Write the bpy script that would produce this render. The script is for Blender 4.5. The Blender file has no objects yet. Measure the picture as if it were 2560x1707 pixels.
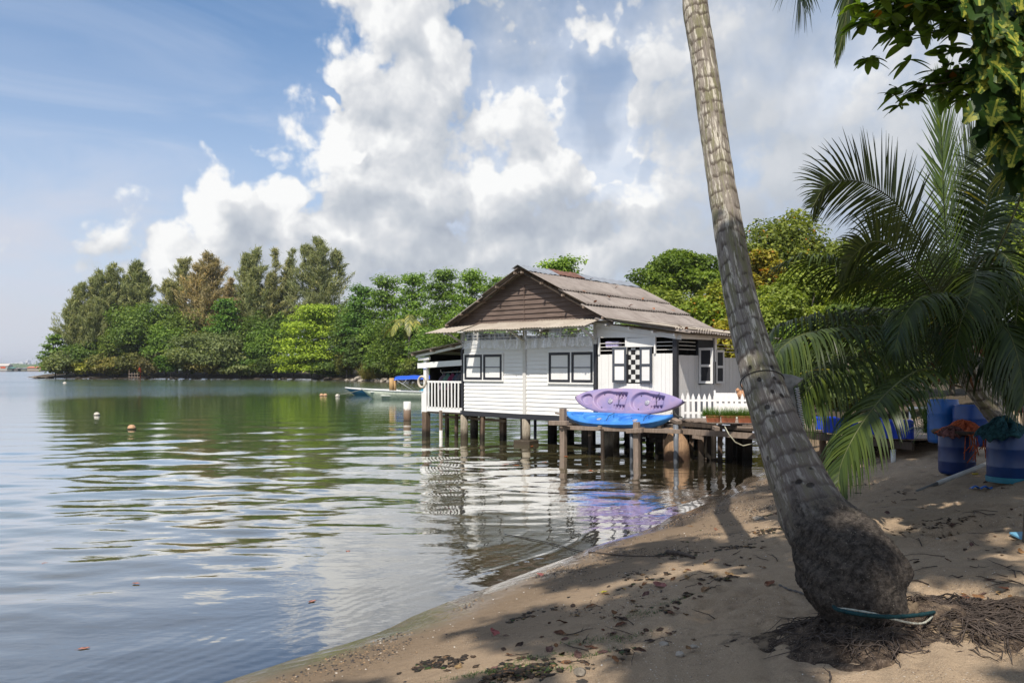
import bpy, bmesh, math, random
import numpy as np
from mathutils import Vector, Matrix, Euler

SC = bpy.context.scene
COL = SC.collection
R = math.radians
rng = np.random.default_rng(7)
random.seed(7)

# ------------------------------------------------------------------ camera
CAM_H, HOR, FPX = 2.5, 922.0, 2000.0
cam = bpy.data.cameras.new("camera")
cam.sensor_width = 36.0
cam.lens = FPX / 2560 * 36
cam.shift_y = (HOR - 853.5) / 2560
cam.clip_start = 0.05
cam.clip_end = 20000
cam_ob = bpy.data.objects.new("camera", cam)
cam_ob.location = (0, 0, CAM_H)
cam_ob.rotation_euler = (R(90), 0, 0)
COL.objects.link(cam_ob)
SC.camera = cam_ob

# ------------------------------------------------------------------ exposure and render settings
SC.view_settings.view_transform = 'Standard'
SC.view_settings.look = 'None'
SC.view_settings.exposure = 0.10
SC.view_settings.gamma = 1.0
SC.view_settings.use_curve_mapping = False
SC.render.engine = 'CYCLES'
cy = SC.cycles
cy.use_denoising = True
cy.max_bounces = 10
cy.diffuse_bounces = 3
cy.glossy_bounces = 4
cy.transmission_bounces = 6
cy.transparent_max_bounces = 24
cy.use_adaptive_sampling = True
cy.adaptive_threshold = 0.01
cy.sample_clamp_indirect = 6
cy.blur_glossy = 0.3
cy.caustics_reflective = False
cy.caustics_refractive = False

# ------------------------------------------------------------------ sun
SUN_DIR = Vector((-0.337, -1.023, 1.5)).normalized()      # towards the sun
SUN_EL = math.asin(SUN_DIR.z)
SUN_AZ = math.atan2(SUN_DIR.x, SUN_DIR.y)
sun = bpy.data.lights.new("sun", 'SUN')
sun.energy = 5.0
sun.angle = R(0.53)
sun.color = (1.0, 0.93, 0.83)
sun_ob = bpy.data.objects.new("sun", sun)
sun_ob.rotation_euler = SUN_DIR.to_track_quat('Z', 'Y').to_euler()
sun_ob.location = (0, -10, 30)
COL.objects.link(sun_ob)


# ------------------------------------------------------------------ node helper
class NT:
    def __init__(self, tree):
        self.t = tree

    def n(self, typ, **kw):
        nd = self.t.nodes.new(typ)
        ins = kw.pop('ins', None)
        for k, v in kw.items():
            setattr(nd, k, v)
        if ins:
            for k, v in ins.items():
                self.put(nd.inputs[k], v)
        return nd

    def put(self, sock, v):
        if isinstance(v, bpy.types.NodeSocket):
            self.t.links.new(v, sock)
        elif isinstance(v, bpy.types.Node):
            self.t.links.new(v.outputs[0], sock)
        else:
            sock.default_value = v

    def math(self, op, a, b=0.0, c=None, clamp=False):
        nd = self.n('ShaderNodeMath', operation=op, use_clamp=clamp)
        self.put(nd.inputs[0], a)
        self.put(nd.inputs[1], b)
        if c is not None:
            self.put(nd.inputs[2], c)
        return nd.outputs[0]

    def vmath(self, op, a, b=None):
        nd = self.n('ShaderNodeVectorMath', operation=op)
        self.put(nd.inputs[0], a)
        if b is not None:
            self.put(nd.inputs[1], b)
        return nd.outputs['Value'] if op in ('LENGTH', 'DOT_PRODUCT', 'DISTANCE') else nd.outputs[0]

    def scale(self, v, s):
        nd = self.n('ShaderNodeVectorMath', operation='SCALE')
        self.put(nd.inputs[0], v)
        self.put(nd.inputs['Scale'], s)
        return nd.outputs[0]

    def mix(self, f, a, b, blend='MIX', clampf=True):
        nd = self.n('ShaderNodeMix', data_type='RGBA', blend_type=blend, clamp_factor=clampf)
        self.put(nd.inputs[0], f)
        self.put(nd.inputs[6], a)
        self.put(nd.inputs[7], b)
        return nd.outputs[2]

    def mapr(self, v, a, b, c=0.0, d=1.0, smooth=True):
        nd = self.n('ShaderNodeMapRange', interpolation_type='SMOOTHSTEP' if smooth else 'LINEAR')
        self.put(nd.inputs[0], v)
        for i, x in enumerate((a, b, c, d)):
            self.put(nd.inputs[i + 1], x)
        return nd.outputs[0]

    def ramp(self, f, stops, interp='LINEAR'):
        nd = self.n('ShaderNodeValToRGB')
        nd.color_ramp.interpolation = interp
        el = nd.color_ramp.elements
        while len(el) < len(stops):
            el.new(0.5)
        for e, (p, c) in zip(el, stops):
            e.position = p
            e.color = (*c[:3], 1)
        self.put(nd.inputs[0], f)
        return nd.outputs[0]

    def noise(self, vec, scale=5.0, detail=4.0, rough=0.55, dist=0.0, out=0, dims='3D'):
        nd = self.n('ShaderNodeTexNoise', noise_dimensions=dims)
        if vec is not None:
            self.put(nd.inputs['Vector'], vec)
        nd.inputs['Scale'].default_value = scale
        nd.inputs['Detail'].default_value = detail
        nd.inputs['Roughness'].default_value = rough
        nd.inputs['Distortion'].default_value = dist
        return nd.outputs[out]

    def voro(self, vec, scale=5.0, feature='F1', detail=0.0, rnd=1.0, out=0):
        nd = self.n('ShaderNodeTexVoronoi', feature=feature)
        if vec is not None:
            self.put(nd.inputs['Vector'], vec)
        nd.inputs['Scale'].default_value = scale
        if 'Detail' in nd.inputs:
            nd.inputs['Detail'].default_value = detail
        nd.inputs['Randomness'].default_value = rnd
        return nd.outputs[out]

    def mapping(self, vec, loc=(0, 0, 0), rot=(0, 0, 0), scale=(1, 1, 1)):
        nd = self.n('ShaderNodeMapping')
        self.put(nd.inputs[0], vec)
        nd.inputs[1].default_value = loc
        nd.inputs[2].default_value = rot
        nd.inputs[3].default_value = scale
        return nd.outputs[0]


# ------------------------------------------------------------------ world: sky with clouds
def dir_px(px, py):
    x, z = (px - 1280) / FPX, (HOR - py) / FPX
    return math.atan(x), math.asin(z / math.sqrt(1 + x * x + z * z))


def make_world():
    w = bpy.data.worlds.new("World")
    SC.world = w
    w.use_nodes = True
    t = w.node_tree
    t.nodes.clear()
    # --- the large shapes of the cloud bank as a node group of (azimuth, elevation)
    g = bpy.data.node_groups.new("cloud_shapes", 'ShaderNodeTree')
    g.interface.new_socket("p", in_out='INPUT', socket_type='NodeSocketVector')
    g.interface.new_socket("base", in_out='OUTPUT', socket_type='NodeSocketFloat')
    G = NT(g)
    gi = G.n('NodeGroupInput')
    go = G.n('NodeGroupOutput')
    pw = gi.outputs[0]
    blobs = [  # px, py, rx, ry, weight
        (960, 30, 190, 170, 1.0), (1080, 120, 160, 150, 1.0), (900, 150, 130, 80, 1.0), (1010, 200, 200, 130, 1.0),
        (870, 270, 90, 80, .95), (990, 330, 230, 160, 1.0), (900, 400, 190, 170, 1.0), (1030, 470, 240, 170, 1.05),
        (1240, 270, 110, 100, .95), (1330, 400, 190, 170, 1.0), (1430, 420, 110, 110, .95), (1250, 470, 300, 140, 1.0),
        (530, 470, 80, 90, 1.0), (590, 500, 80, 80, .95), (540, 560, 150, 90, 1.0), (745, 520, 80, 75, 1.0), (430, 640, 110, 90, 1.0),
        (880, 620, 560, 130, 1.05), (1450, 620, 760, 170, 1.05), (1000, 740, 620, 130, .9), (1700, 740, 900, 170, 1.0), (2000, 430, 640, 330, 1.05), (1700, 150, 330, 230, 1.0), (1480, 60, 230, 110, .8),
        (1050, -200, 360, 260, 1.0), (1250, -480, 560, 330, 1.0), (1950, -280, 640, 330, 1.0), (600, -620, 260, 160, .9),
        (2350, 330, 420, 480, 1.1), (1900, 230, 260, 120, .95)]
    acc = None
    for px, py, rx, ry, wt in blobs:
        u, v = dir_px(px, py)
        q = G.vmath('SUBTRACT', pw, (u, v, 0))
        q = G.vmath('MULTIPLY', q, (FPX / rx * 0.76, FPX / ry * 0.76, 0))
        f = G.math('SUBTRACT', wt, G.vmath('LENGTH', q))
        acc = f if acc is None else G.math('SMOOTH_MAX', acc, f, 0.10)
    for px, py, rx, ry, wt in [(1470, 270, 90, 130, 1.0), (2010, 70, 130, 110, .9), (1550, 390, 80, 50, .8), (830, 222, 60, 24, .7)]:
        u, v = dir_px(px, py)
        q = G.vmath('SUBTRACT', pw, (u, v, 0))
        q = G.vmath('MULTIPLY', q, (FPX / rx * 0.8, FPX / ry * 0.8, 0))
        f = G.math('MAXIMUM', G.math('SUBTRACT', wt, G.vmath('LENGTH', q)), 0.0)
        acc = G.math('SUBTRACT', acc, G.math('MULTIPLY', f, 1.3))
    G.put(go.inputs[0], acc)

    N = NT(t)
    tc = N.n('ShaderNodeTexCoord')
    D = N.vmath('NORMALIZE', tc.outputs['Generated'])
    sp = N.n('ShaderNodeSeparateXYZ')
    N.put(sp.inputs[0], D)
    az = N.math('ARCTAN2', sp.outputs[0], sp.outputs[1])
    el = N.math('ARCSINE', sp.outputs[2])
    cb = N.n('ShaderNodeCombineXYZ')
    N.put(cb.inputs[0], az)
    N.put(cb.inputs[1], el)
    P = cb.outputs[0]
    wv = N.noise(P, 7.0, 4, 0.6, out=1, dims='2D')
    wv = N.scale(N.vmath('SUBTRACT', wv, (0.5, 0.5, 0.5)), 0.13)
    PW = N.vmath('ADD', P, wv)

    def shapes(vec):
        nd = t.nodes.new('ShaderNodeGroup')
        nd.node_tree = g
        N.put(nd.inputs[0], vec)
        return nd.outputs[0]

    def puffs(vec):
        vn = N.n('ShaderNodeTexVoronoi', feature='F1', voronoi_dimensions='2D')
        N.put(vn.inputs['Vector'], N.vmath('ADD', vec, N.scale(wv, 0.35)))
        vn.inputs['Scale'].default_value = 17.0
        vn.inputs['Detail'].default_value = 3.0
        vn.inputs['Roughness'].default_value = 0.55
        a_ = N.math('MULTIPLY', N.math('SUBTRACT', 0.42, vn.outputs[0]), 0.50)
        b_ = N.math('MULTIPLY', N.math('SUBTRACT', N.noise(vec, 24.0, 5, 0.62, dims='2D'), 0.5), 0.55)
        return N.math('ADD', a_, b_)
    b0, b2 = shapes(PW), shapes(N.vmath('ADD', PW, (-0.030, 0.055, 0)))
    p0, p1 = puffs(P), puffs(N.vmath('ADD', P, (-0.012, 0.016, 0)))
    keepp = N.mapr(b0, -0.22, 0.10, 0.0, 1.0)
    d0 = N.math('ADD', b0, N.math('MULTIPLY', p0, keepp))
    alpha = N.mapr(d0, 0.0, N.mapr(az, 0.05, 0.3, 0.34, 0.80))
    soft = N.mapr(az, 0.08, 0.35, 1.0, 0.35)
    lit = N.math('MULTIPLY', N.math('SUBTRACT', p0, p1), 0.62)
    lit = N.math('ADD', lit, N.math('MULTIPLY', N.math('SUBTRACT', b0, b2), 0.95))
    lit = N.math('MULTIPLY_ADD', lit, soft, 0.77)
    big = N.noise(P, 4.2, 4, 0.6, dims='2D')
    lit = N.math('ADD', lit, N.math('MULTIPLY', N.math('SUBTRACT', big, 0.5), 0.5))
    # thin cloud is greyer and flatter than the sunlit heads
    lit = N.math('SUBTRACT', lit, N.mapr(b0, 0.10, 0.9, 0.0, 0.16))
    low = N.math('MULTIPLY', N.mapr(el, 0.235, 0.165), N.mapr(el, 0.07, 0.13))
    lit = N.math('SUBTRACT', lit, N.math('MULTIPLY', low, 0.30))
    lit = N.math('SUBTRACT', lit, N.mapr(az, 0.05, 0.35, 0.0, 0.16), clamp=True)
    veil = N.math('MULTIPLY', N.mapr(az, -0.14, 0.06), N.mapr(N.noise(P, 5.5, 5, 0.6, dims='2D'), 0.30, 0.72, 0.42, 0.92))
    alpha = N.math('MAXIMUM', alpha, veil)
    ccol = N.ramp(lit, [(0.0, (0.40, 0.44, 0.51)), (0.4, (0.53, 0.565, 0.615)), (0.68, (0.69, 0.705, 0.73)), (0.98, (0.93, 0.93, 0.92))])
    sky = N.n('ShaderNodeTexSky', sky_type='NISHITA', sun_disc=False)
    sky.sun_elevation = SUN_EL
    sky.sun_rotation = SUN_AZ
    sky.air_density = 1.0
    sky.dust_density = 0.6
    sky.ozone_density = 2.0
    skyc = N.scale(sky.outputs[0], 0.12)
    skyc = N.mix(1.0, skyc, (0.78, 1.02, 1.16, 1), 'MULTIPLY', False)
    # thin streaks of high cloud and the pale air near the horizon
    cir = N.noise(N.mapping(P, rot=(0, 0, R(12)), scale=(1.0, 4.5, 1)), 2.4, 5, 0.6, 0.8, dims='2D')
    cir = N.math('MULTIPLY', N.mapr(cir, 0.34, 0.76), N.mapr(el, 0.46, 0.15, 0.16, 0.70))
    skyc = N.mix(cir, skyc, (0.56, 0.64, 0.79, 1))
    hz = N.mapr(el, 0.46, 0.0, 0.0, 0.95, smooth=False)
    hz = N.math('POWER', hz, 1.25)
    skyc = N.mix(hz, skyc, (0.62, 0.655, 0.76, 1))
    # soft lavender bank low at the left
    lb = N.math('MULTIPLY', N.mapr(el, 0.26, 0.12), N.mapr(N.noise(N.mapping(P, scale=(1, 2.4, 1)), 6.0, 5, .6, dims='2D'), .35, .7, 0.1, .75))
    skyc = N.mix(lb, skyc, (0.63, 0.645, 0.72, 1))
    allc = N.mix(N.math('MULTIPLY', alpha, 0.97), skyc, ccol)
    # pale lavender haze where the cloud bank meets the horizon
    allc = N.mix(N.mapr(el, 0.13, 0.03, 0, 0.70), allc, (0.615, 0.64, 0.71, 1))
    behind = N.mapr(N.math('ABSOLUTE', az), 1.1, 1.5)
    bcl = N.mapr(N.noise(D, 2.2, 3, 0.6), 0.42, 0.62)
    bsky = N.mix(N.math('MULTIPLY', bcl, 0.85), skyc, (0.70, 0.72, 0.76, 1))
    up = N.mapr(el, 0.75, 0.95)
    allc = N.mix(N.math('MAXIMUM', behind, up), allc, bsky)
    bg = N.n('ShaderNodeBackground')
    N.put(bg.inputs[0], allc)
    bg.inputs[1].default_value = 1.0
    out = N.n('ShaderNodeOutputWorld')
    N.put(out.inputs[0], bg)
    w.cycles.sampling_method = 'MANUAL'
    w.cycles.sample_map_resolution = 512


make_world()


# ------------------------------------------------------------------ object helpers
def tag(o, label=None, cat=None, group=None, kind=None):
    if label:
        o['label'] = label
    if cat:
        o['category'] = cat
    if group:
        o['group'] = group
    if kind:
        o['kind'] = kind
    return o


def empty(name, loc=(0, 0, 0), rz=0.0, label=None, cat=None, group=None):
    o = bpy.data.objects.new(name, None)
    o.location = loc
    o.rotation_euler = (0, 0, rz)
    o.empty_display_size = 0.2
    COL.objects.link(o)
    return tag(o, label, cat, group)


def link_mesh(name, me, mat=None, parent=None, loc=None, rot=None):
    if mat is not None and len(me.materials) == 0:
        me.materials.append(mat)
    o = bpy.data.objects.new(name, me)
    COL.objects.link(o)
    if parent is not None:
        o.parent = parent
    if loc is not None:
        o.location = loc
    if rot is not None:
        o.rotation_euler = rot
    return o


def np_mesh(name, verts, faces, smooth=False, attrs=None):
    """verts (N,3), faces (M,k) arrays -> mesh; attrs: {name: per-face float array}"""
    me = bpy.data.meshes.new(name)
    verts = np.asarray(verts, np.float32)
    faces = np.asarray(faces, np.int32)
    k = faces.shape[1]
    me.vertices.add(len(verts))
    me.vertices.foreach_set('co', verts.ravel())
    me.loops.add(faces.size)
    me.loops.foreach_set('vertex_index', faces.ravel())
    me.polygons.add(len(faces))
    me.polygons.foreach_set('loop_start', np.arange(0, faces.size, k, dtype=np.int32))
    me.polygons.foreach_set('loop_total', np.full(len(faces), k, np.int32))
    if smooth:
        me.polygons.foreach_set('use_smooth', np.ones(len(faces), bool))
    if attrs:
        for nm, arr in attrs.items():
            a = me.attributes.new(nm, 'FLOAT', 'FACE')
            a.data.foreach_set('value', np.asarray(arr, np.float32))
    me.update(calc_edges=True)
    return me


class MB:
    """collects boxes, bars, tubes and lathes into one mesh"""

    def __init__(self):
        self.v, self.f, self.sm = [], [], []

    def add(self, vs, fs, smooth=False):
        b = len(self.v)
        self.v += [tuple(v) for v in vs]
        self.f += [tuple(i + b for i in f) for f in fs]
        self.sm += [smooth] * len(fs)
        return self

    def box(self, c, s, rot=None, taper=1.0):
        M = Euler(rot).to_matrix() if rot is not None else Matrix.Identity(3)
        vs = []
        for z in (-.5, .5):
            k = taper if z > 0 else 1.0
            for x, y in ((-.5, -.5), (.5, -.5), (.5, .5), (-.5, .5)):
                vs.append(Vector(c) + M @ Vector((x * s[0] * k, y * s[1] * k, z * s[2])))
        return self.add(vs, [(3, 2, 1, 0), (4, 5, 6, 7), (0, 1, 5, 4), (1, 2, 6, 5), (2, 3, 7, 6), (3, 0, 4, 7)])

    def bar(self, a, b, w, h, up=(0, 0, 1)):
        a, b = Vector(a), Vector(b)
        d = (b - a).normalized()
        u = Vector(up)
        if abs(d.dot(u)) > 0.98:
            u = Vector((1, 0, 0))
        s = d.cross(u).normalized()
        u = s.cross(d).normalized()
        vs = []
        for p in (a, b):
            for i, j in ((-1, -1), (1, -1), (1, 1), (-1, 1)):
                vs.append(p + s * (i * w / 2) + u * (j * h / 2))
        return self.add(vs, [(3, 2, 1, 0), (4, 5, 6, 7), (0, 1, 5, 4), (1, 2, 6, 5), (2, 3, 7, 6), (3, 0, 4, 7)])

    def tube(self, path, rad, n=10, cap=True, squash=None):
        path = [Vector(p) for p in path]
        if not hasattr(rad, '__len__'):
            rad = [rad] * len(path)
        vs, fs = [], []
        ref = None
        for i, p in enumerate(path):
            d = (path[min(i + 1, len(path) - 1)] - path[max(i - 1, 0)]).normalized()
            if ref is None:
                ref = d.orthogonal().normalized()
            ref = (ref - d * ref.dot(d)).normalized()
            bi = d.cross(ref)
            for j in range(n):
                a = 2 * math.pi * j / n
                vs.append(p + (ref * math.cos(a) + bi * math.sin(a)) * rad[i])
        for i in range(len(path) - 1):
            for j in range(n):
                a, b = i * n + j, i * n + (j + 1) % n
                fs.append((a, b, b + n, a + n))
        self.add(vs, fs, True)
        if cap:
            k = len(self.v) - len(vs)
            self.f += [tuple(k + j for j in reversed(range(n))), tuple(k + (len(path) - 1) * n + j for j in range(n))]
            self.sm += [False, False]
        return self

    def lathe(self, c, prof, n=24, cap=True):
        """prof: (radius, z) list"""
        vs, fs = [], []
        for r, z in prof:
            for j in range(n):
                a = 2 * math.pi * j / n
                vs.append((c[0] + r * math.cos(a), c[1] + r * math.sin(a), c[2] + z))
        for i in range(len(prof) - 1):
            for j in range(n):
                a, b = i * n + j, i * n + (j + 1) % n
                fs.append((a, b, b + n, a + n))
        self.add(vs, fs, True)
        if cap:
            k = len(self.v) - len(vs)
            self.f += [tuple(k + j for j in reversed(range(n))), tuple(k + (len(prof) - 1) * n + j for j in range(n))]
            self.sm += [False, False]
        return self

    def sheet(self, fn, nu, nv, th=0.0, smooth=True):
        """grid surface fn(u,v)->point, optionally with thickness"""
        us = [i / nu for i in range(nu + 1)]
        vs_ = [j / nv for j in range(nv + 1)]
        P = [[Vector(fn(u, v)) for v in vs_] for u in us]
        vs = [P[i][j] for i in range(nu + 1) for j in range(nv + 1)]
        W = nv + 1
        fs = [(i * W + j, (i + 1) * W + j, (i + 1) * W + j + 1, i * W + j + 1) for i in range(nu) for j in range(nv)]
        if th:
            nr = []
            for i in range(nu + 1):
                for j in range(nv + 1):
                    a = P[min(i + 1, nu)][j] - P[max(i - 1, 0)][j]
                    b = P[i][min(j + 1, nv)] - P[i][max(j - 1, 0)]
                    nr.append(a.cross(b).normalized())
            n0 = len(vs)
            vs2 = [p - n * th for p, n in zip(vs, nr)]
            fs2 = [tuple(n0 + k for k in reversed(f)) for f in fs]
            edge = [i * W for i in range(nu + 1)] + [nu * W + j for j in range(1, nv + 1)] + \
                   [i * W + nv for i in range(nu - 1, -1, -1)] + [j for j in range(nv - 1, 0, -1)]
            rim = [(edge[k], edge[k - 1], n0 + edge[k - 1], n0 + edge[k]) for k in range(len(edge))]
            self.add(vs + vs2, fs + fs2 + rim, smooth)
        else:
            self.add(vs, fs, smooth)
        return self

    def build(self, name, mat, parent=None, loc=None, rot=None, bevel=0.0):
        me = bpy.data.meshes.new(name)
        me.from_pydata(self.v, [], self.f)
        me.polygons.foreach_set('use_smooth', self.sm)
        me.update()
        o = link_mesh(name, me, mat, parent, loc, rot)
        if bevel:
            m = o.modifiers.new('bevel', 'BEVEL')
            m.width = bevel
            m.segments = 2
            m.limit_method = 'ANGLE'
        return o


def copy_tree(o, parent=None):
    c = o.copy()
    COL.objects.link(c)
    c.parent = parent
    for ch in list(o.children):
        copy_tree(ch, c)
    return c


def at(px, py, z=0.0):
    """world point of height z seen at pixel (px, py) of the 2560x1707 photograph"""
    Y = (CAM_H - z) * FPX / (py - HOR)
    return Vector(((px - 1280) / FPX * Y, Y, z))


def at_y(px, py, Y):
    return Vector(((px - 1280) / FPX * Y, Y, CAM_H - (py - HOR) / FPX * Y))


# ------------------------------------------------------------------ numpy noise
def _hash(ix, iy, seed):
    h = (ix * 374761393 + iy * 668265263 + seed * 1274126177) & 0xFFFFFFFF
    h = ((h ^ (h >> 13)) * 1274126177) & 0xFFFFFFFF
    return ((h ^ (h >> 16)) & 0xFFFFFF) / 0xFFFFFF


def vnoise(x, y, seed=0):
    ix, iy = np.floor(x).astype(np.int64), np.floor(y).astype(np.int64)
    fx, fy = x - ix, y - iy
    fx, fy = fx * fx * fx * (fx * (fx * 6 - 15) + 10), fy * fy * fy * (fy * (fy * 6 - 15) + 10)
    a, b = _hash(ix, iy, seed), _hash(ix + 1, iy, seed)
    c, d = _hash(ix, iy + 1, seed), _hash(ix + 1, iy + 1, seed)
    return (a + (b - a) * fx) * (1 - fy) + (c + (d - c) * fx) * fy - 0.5


def fbm(x, y, octs=4, seed=0, gain=0.5):
    s, a = 0.0, 1.0
    for i in range(octs):
        s = s + a * vnoise(x * 2 ** i + i * 17.3, y * 2 ** i - i * 9.1, seed + i)
        a *= gain
    return s


# ------------------------------------------------------------------ the shore and the ground
SHORE = np.array([(-60, -80), (-30, -36), (-8, -2.6), (-2.29, 6.37), (-1.1, 7.84), (0.63, 10.46), (4.09, 15.72), (6.01, 19.38),
                  (8.6, 26), (10.5, 34), (11, 46), (9, 66), (1, 100), (-14, 140), (-36, 172), (-52, 191), (-85, 197),
                  (-118, 205), (-127, 212), (-135, 222), (-139, 229), (-137, 236), (-120, 262), (-90, 300), (60, 420), (500, 420),
                  (500, -80)], float)


def shore_dist(x, y):
    """signed distance to the shoreline, positive on land"""
    x, y = np.asarray(x, float), np.asarray(y, float)
    best = np.full(x.shape, 1e9)
    inside = np.zeros(x.shape, bool)
    n = len(SHORE)
    for i in range(n):
        ax, ay = SHORE[i]
        bx, by = SHORE[(i + 1) % n]
        dx, dy = bx - ax, by - ay
        t = np.clip(((x - ax) * dx + (y - ay) * dy) / (dx * dx + dy * dy), 0, 1)
        best = np.minimum(best, (x - ax - t * dx) ** 2 + (y - ay - t * dy) ** 2)
        if dy != 0:
            cond = ((ay > y) != (by > y)) & (x < (bx - ax) * (y - ay) / dy + ax)
            inside ^= cond
    return np.sqrt(best) * np.where(inside, 1, -1)


def ground_z(x, y):
    x, y = np.asarray(x, float), np.asarray(y, float)
    d = shore_dist(x, y) + 0.25 * fbm(x * 0.55, y * 0.55, 2, 3)
    land = 1.9 * (1 - np.exp(-np.maximum(d, 0) * 0.26 / 1.9)) + 0.008 * np.clip(d, 0, 200)
    sea = -0.13 * np.maximum(-d, 0) ** 0.95
    sea = np.maximum(sea, -3.2)
    z = np.where(d > 0, land, sea)
    dry = np.clip((d - 1.6) / 1.5, 0, 1)
    z = z + dry * (0.08 * fbm(x * 1.3, y * 1.3, 3, 11) + 0.075 * fbm(x * 4.2, y * 4.2, 3, 23) * (0.35 + np.clip(fbm(x * 0.9, y * 0.9, 2, 57) + 0.5, 0, 1)))
    z = z + 0.006 * fbm(x * 9, y * 9, 2, 31) * np.clip(d + 0.3, 0, 1)
    return z


def gz(x, y):
    return float(ground_z(np.array([x]), np.array([y]))[0])


def on_ground(px, py):
    """point of the ground seen at a pixel of the photograph"""
    Y = np.geomspace(2.5, 120, 420)
    X = (px - 1280) / FPX * Y
    g = ground_z(X, Y)
    z = CAM_H - (py - HOR) / FPX * Y
    hit = np.nonzero(z <= g)[0]
    if len(hit) == 0:
        return at(px, py, 0)
    k = hit[0]
    return Vector((X[k], Y[k], g[k]))


# ------------------------------------------------------------------ material helpers
def mat(name, surf=True):
    m = bpy.data.materials.new(name)
    m.use_nodes = True
    m.node_tree.nodes.clear()
    N = NT(m.node_tree)
    return m, N


def finish(N, shader, disp=None):
    out = N.n('ShaderNodeOutputMaterial')
    N.put(out.inputs[0], shader)


def principled(N, col, rough=0.6, spec=0.5, normal=None, metallic=0.0, **kw):
    b = N.n('ShaderNodeBsdfPrincipled')
    N.put(b.inputs['Base Color'], col)
    N.put(b.inputs['Roughness'], rough)
    N.put(b.inputs['Specular IOR Level'], spec)
    N.put(b.inputs['Metallic'], metallic)
    if normal is not None:
        N.put(b.inputs['Normal'], normal)
    for k, v in kw.items():
        N.put(b.inputs[k], v)
    return b.outputs[0]


def bump(N, h, strength=0.5, dist=0.01, normal=None):
    b = N.n('ShaderNodeBump')
    N.put(b.inputs['Height'], h)
    b.inputs['Strength'].default_value = strength
    b.inputs['Distance'].default_value = dist
    if normal is not None:
        N.put(b.inputs['Normal'], normal)
    return b.outputs[0]


def objco(N):
    return N.n('ShaderNodeTexCoord').outputs['Object']


def worldpos(N):
    return N.n('ShaderNodeNewGeometry').outputs['Position']


def C(h):
    """sRGB hex -> linear"""
    v = [int(h[i:i + 2], 16) / 255 for i in (0, 2, 4)]
    return tuple(((c / 12.92) if c <= 0.04045 else ((c + 0.055) / 1.055) ** 2.4) for c in v) + (1,)


# sand
def m_sand():
    m, N = mat("sand")
    P = worldpos(N)
    big = N.noise(P, 0.7, 5, 0.6)
    base = N.mix(N.mapr(big, 0.35, 0.65), (0.42, 0.295, 0.18, 1), (0.50, 0.365, 0.235, 1))
    grain = N.noise(P, 160, 2, 0.7)
    base = N.mix(0.6, base, N.ramp(grain, [(0.3, (0.16, 0.12, 0.085)), (0.55, (0.36, 0.275, 0.19)), (0.75, (0.52, 0.43, 0.33))]))
    # dark organic litter and gravel bands lying along the beach
    lit = N.noise(P, 3.2, 6, 0.68, 0.6)
    base = N.mix(N.mapr(N.noise(P, 7.5, 6, .7, .3), .50, .66, 0, .35), base, (0.20, 0.145, 0.10, 1))
    base = N.mix(N.mapr(lit, 0.56, 0.72, 0, 0.6), base, (0.10, 0.075, 0.055, 1))
    sp = N.voro(P, 55, rnd=1.0)
    spc = N.voro(P, 55, out=1)
    spk = N.math('MULTIPLY', N.mapr(sp, 0.30, 0.22), N.mapr(N.noise(P, 1.6, 4, 0.6), 0.42, 0.6, 0.1, 1.0))
    base = N.mix(N.math('MULTIPLY', spk, 0.75), base, N.ramp(N.n('ShaderNodeSeparateColor', ins={0: spc}).outputs[0],
                 [(0.0, (0.04, 0.04, 0.045)), (0.45, (0.16, 0.12, 0.09)), (0.7, (0.42, 0.30, 0.19)), (1.0, (0.8, 0.76, 0.68))]))
    # wetness follows the height above the water
    z = N.n('ShaderNodeSeparateXYZ', ins={0: P}).outputs[2]
    zz = N.math('ADD', z, N.math('MULTIPLY', N.math('SUBTRACT', N.noise(P, 1.1, 4, 0.6), 0.5), 0.18))
    wet = N.mapr(zz, 0.66, 0.22)
    col = N.mix(N.math('MULTIPLY', wet, 0.62), base, (0.12, 0.085, 0.055, 1))
    under = N.mapr(z, 0.0, -0.5, 0, 0.5)
    col = N.mix(under, col, (0.16, 0.15, 0.09, 1))
    # dark soil and leaf litter on the wooded land beyond the beach
    far = N.mapr(N.n('ShaderNodeSeparateXYZ', ins={0: P}).outputs[1], 24.0, 30.0)
    col = N.mix(far, col, N.mix(N.noise(P, 0.8, 5, 0.7), (0.03, 0.026, 0.018, 1), (0.13, 0.10, 0.07, 1)))
    rough = N.mapr(zz, 0.22, 0.07, 0.9, 0.13)
    b1 = bump(N, N.math('MULTIPLY', N.noise(P, 17, 6, 0.72), N.mapr(zz, 0.02, 0.2, 0.10, 1.0)), 0.8, 0.035)
    b2 = bump(N, N.math('ADD', grain, N.mapr(sp, 0.32, 0.1, 0, 1.4)), 0.5, 0.006, b1)
    film = N.math('MULTIPLY', N.mapr(zz, 0.24, 0.06), N.mapr(N.noise(P, 3.0, 4, .6), .3, .5, .35, 1.0))
    finish(N, principled(N, col, rough, N.mapr(zz, 0.16, 0.03, 0.15, 0.6), b2, **{'Coat Weight': film, 'Coat Roughness': 0.10, 'Coat IOR': 2.2}))
    return m


M = {}
M['sand'] = m_sand()


def fan_grid(ys, rs, floor_y=0.0):
    Y, Rr = np.meshgrid(ys, rs, indexing='ij')
    X = np.clip(Rr * np.maximum(Y, floor_y), -5100, 5100)
    n0, n1 = Y.shape
    idx = np.arange(n0 * n1).reshape(n0, n1)
    F = np.stack([idx[:-1, :-1], idx[:-1, 1:], idx[1:, 1:], idx[1:, :-1]], -1).reshape(-1, 4)
    return X.ravel(), Y.ravel(), F


def spaced(py0, py1, n):
    """distances of rows evenly spaced in angle below the horizon"""
    return CAM_H / (np.linspace(py0, py1, n) / FPX)


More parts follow.
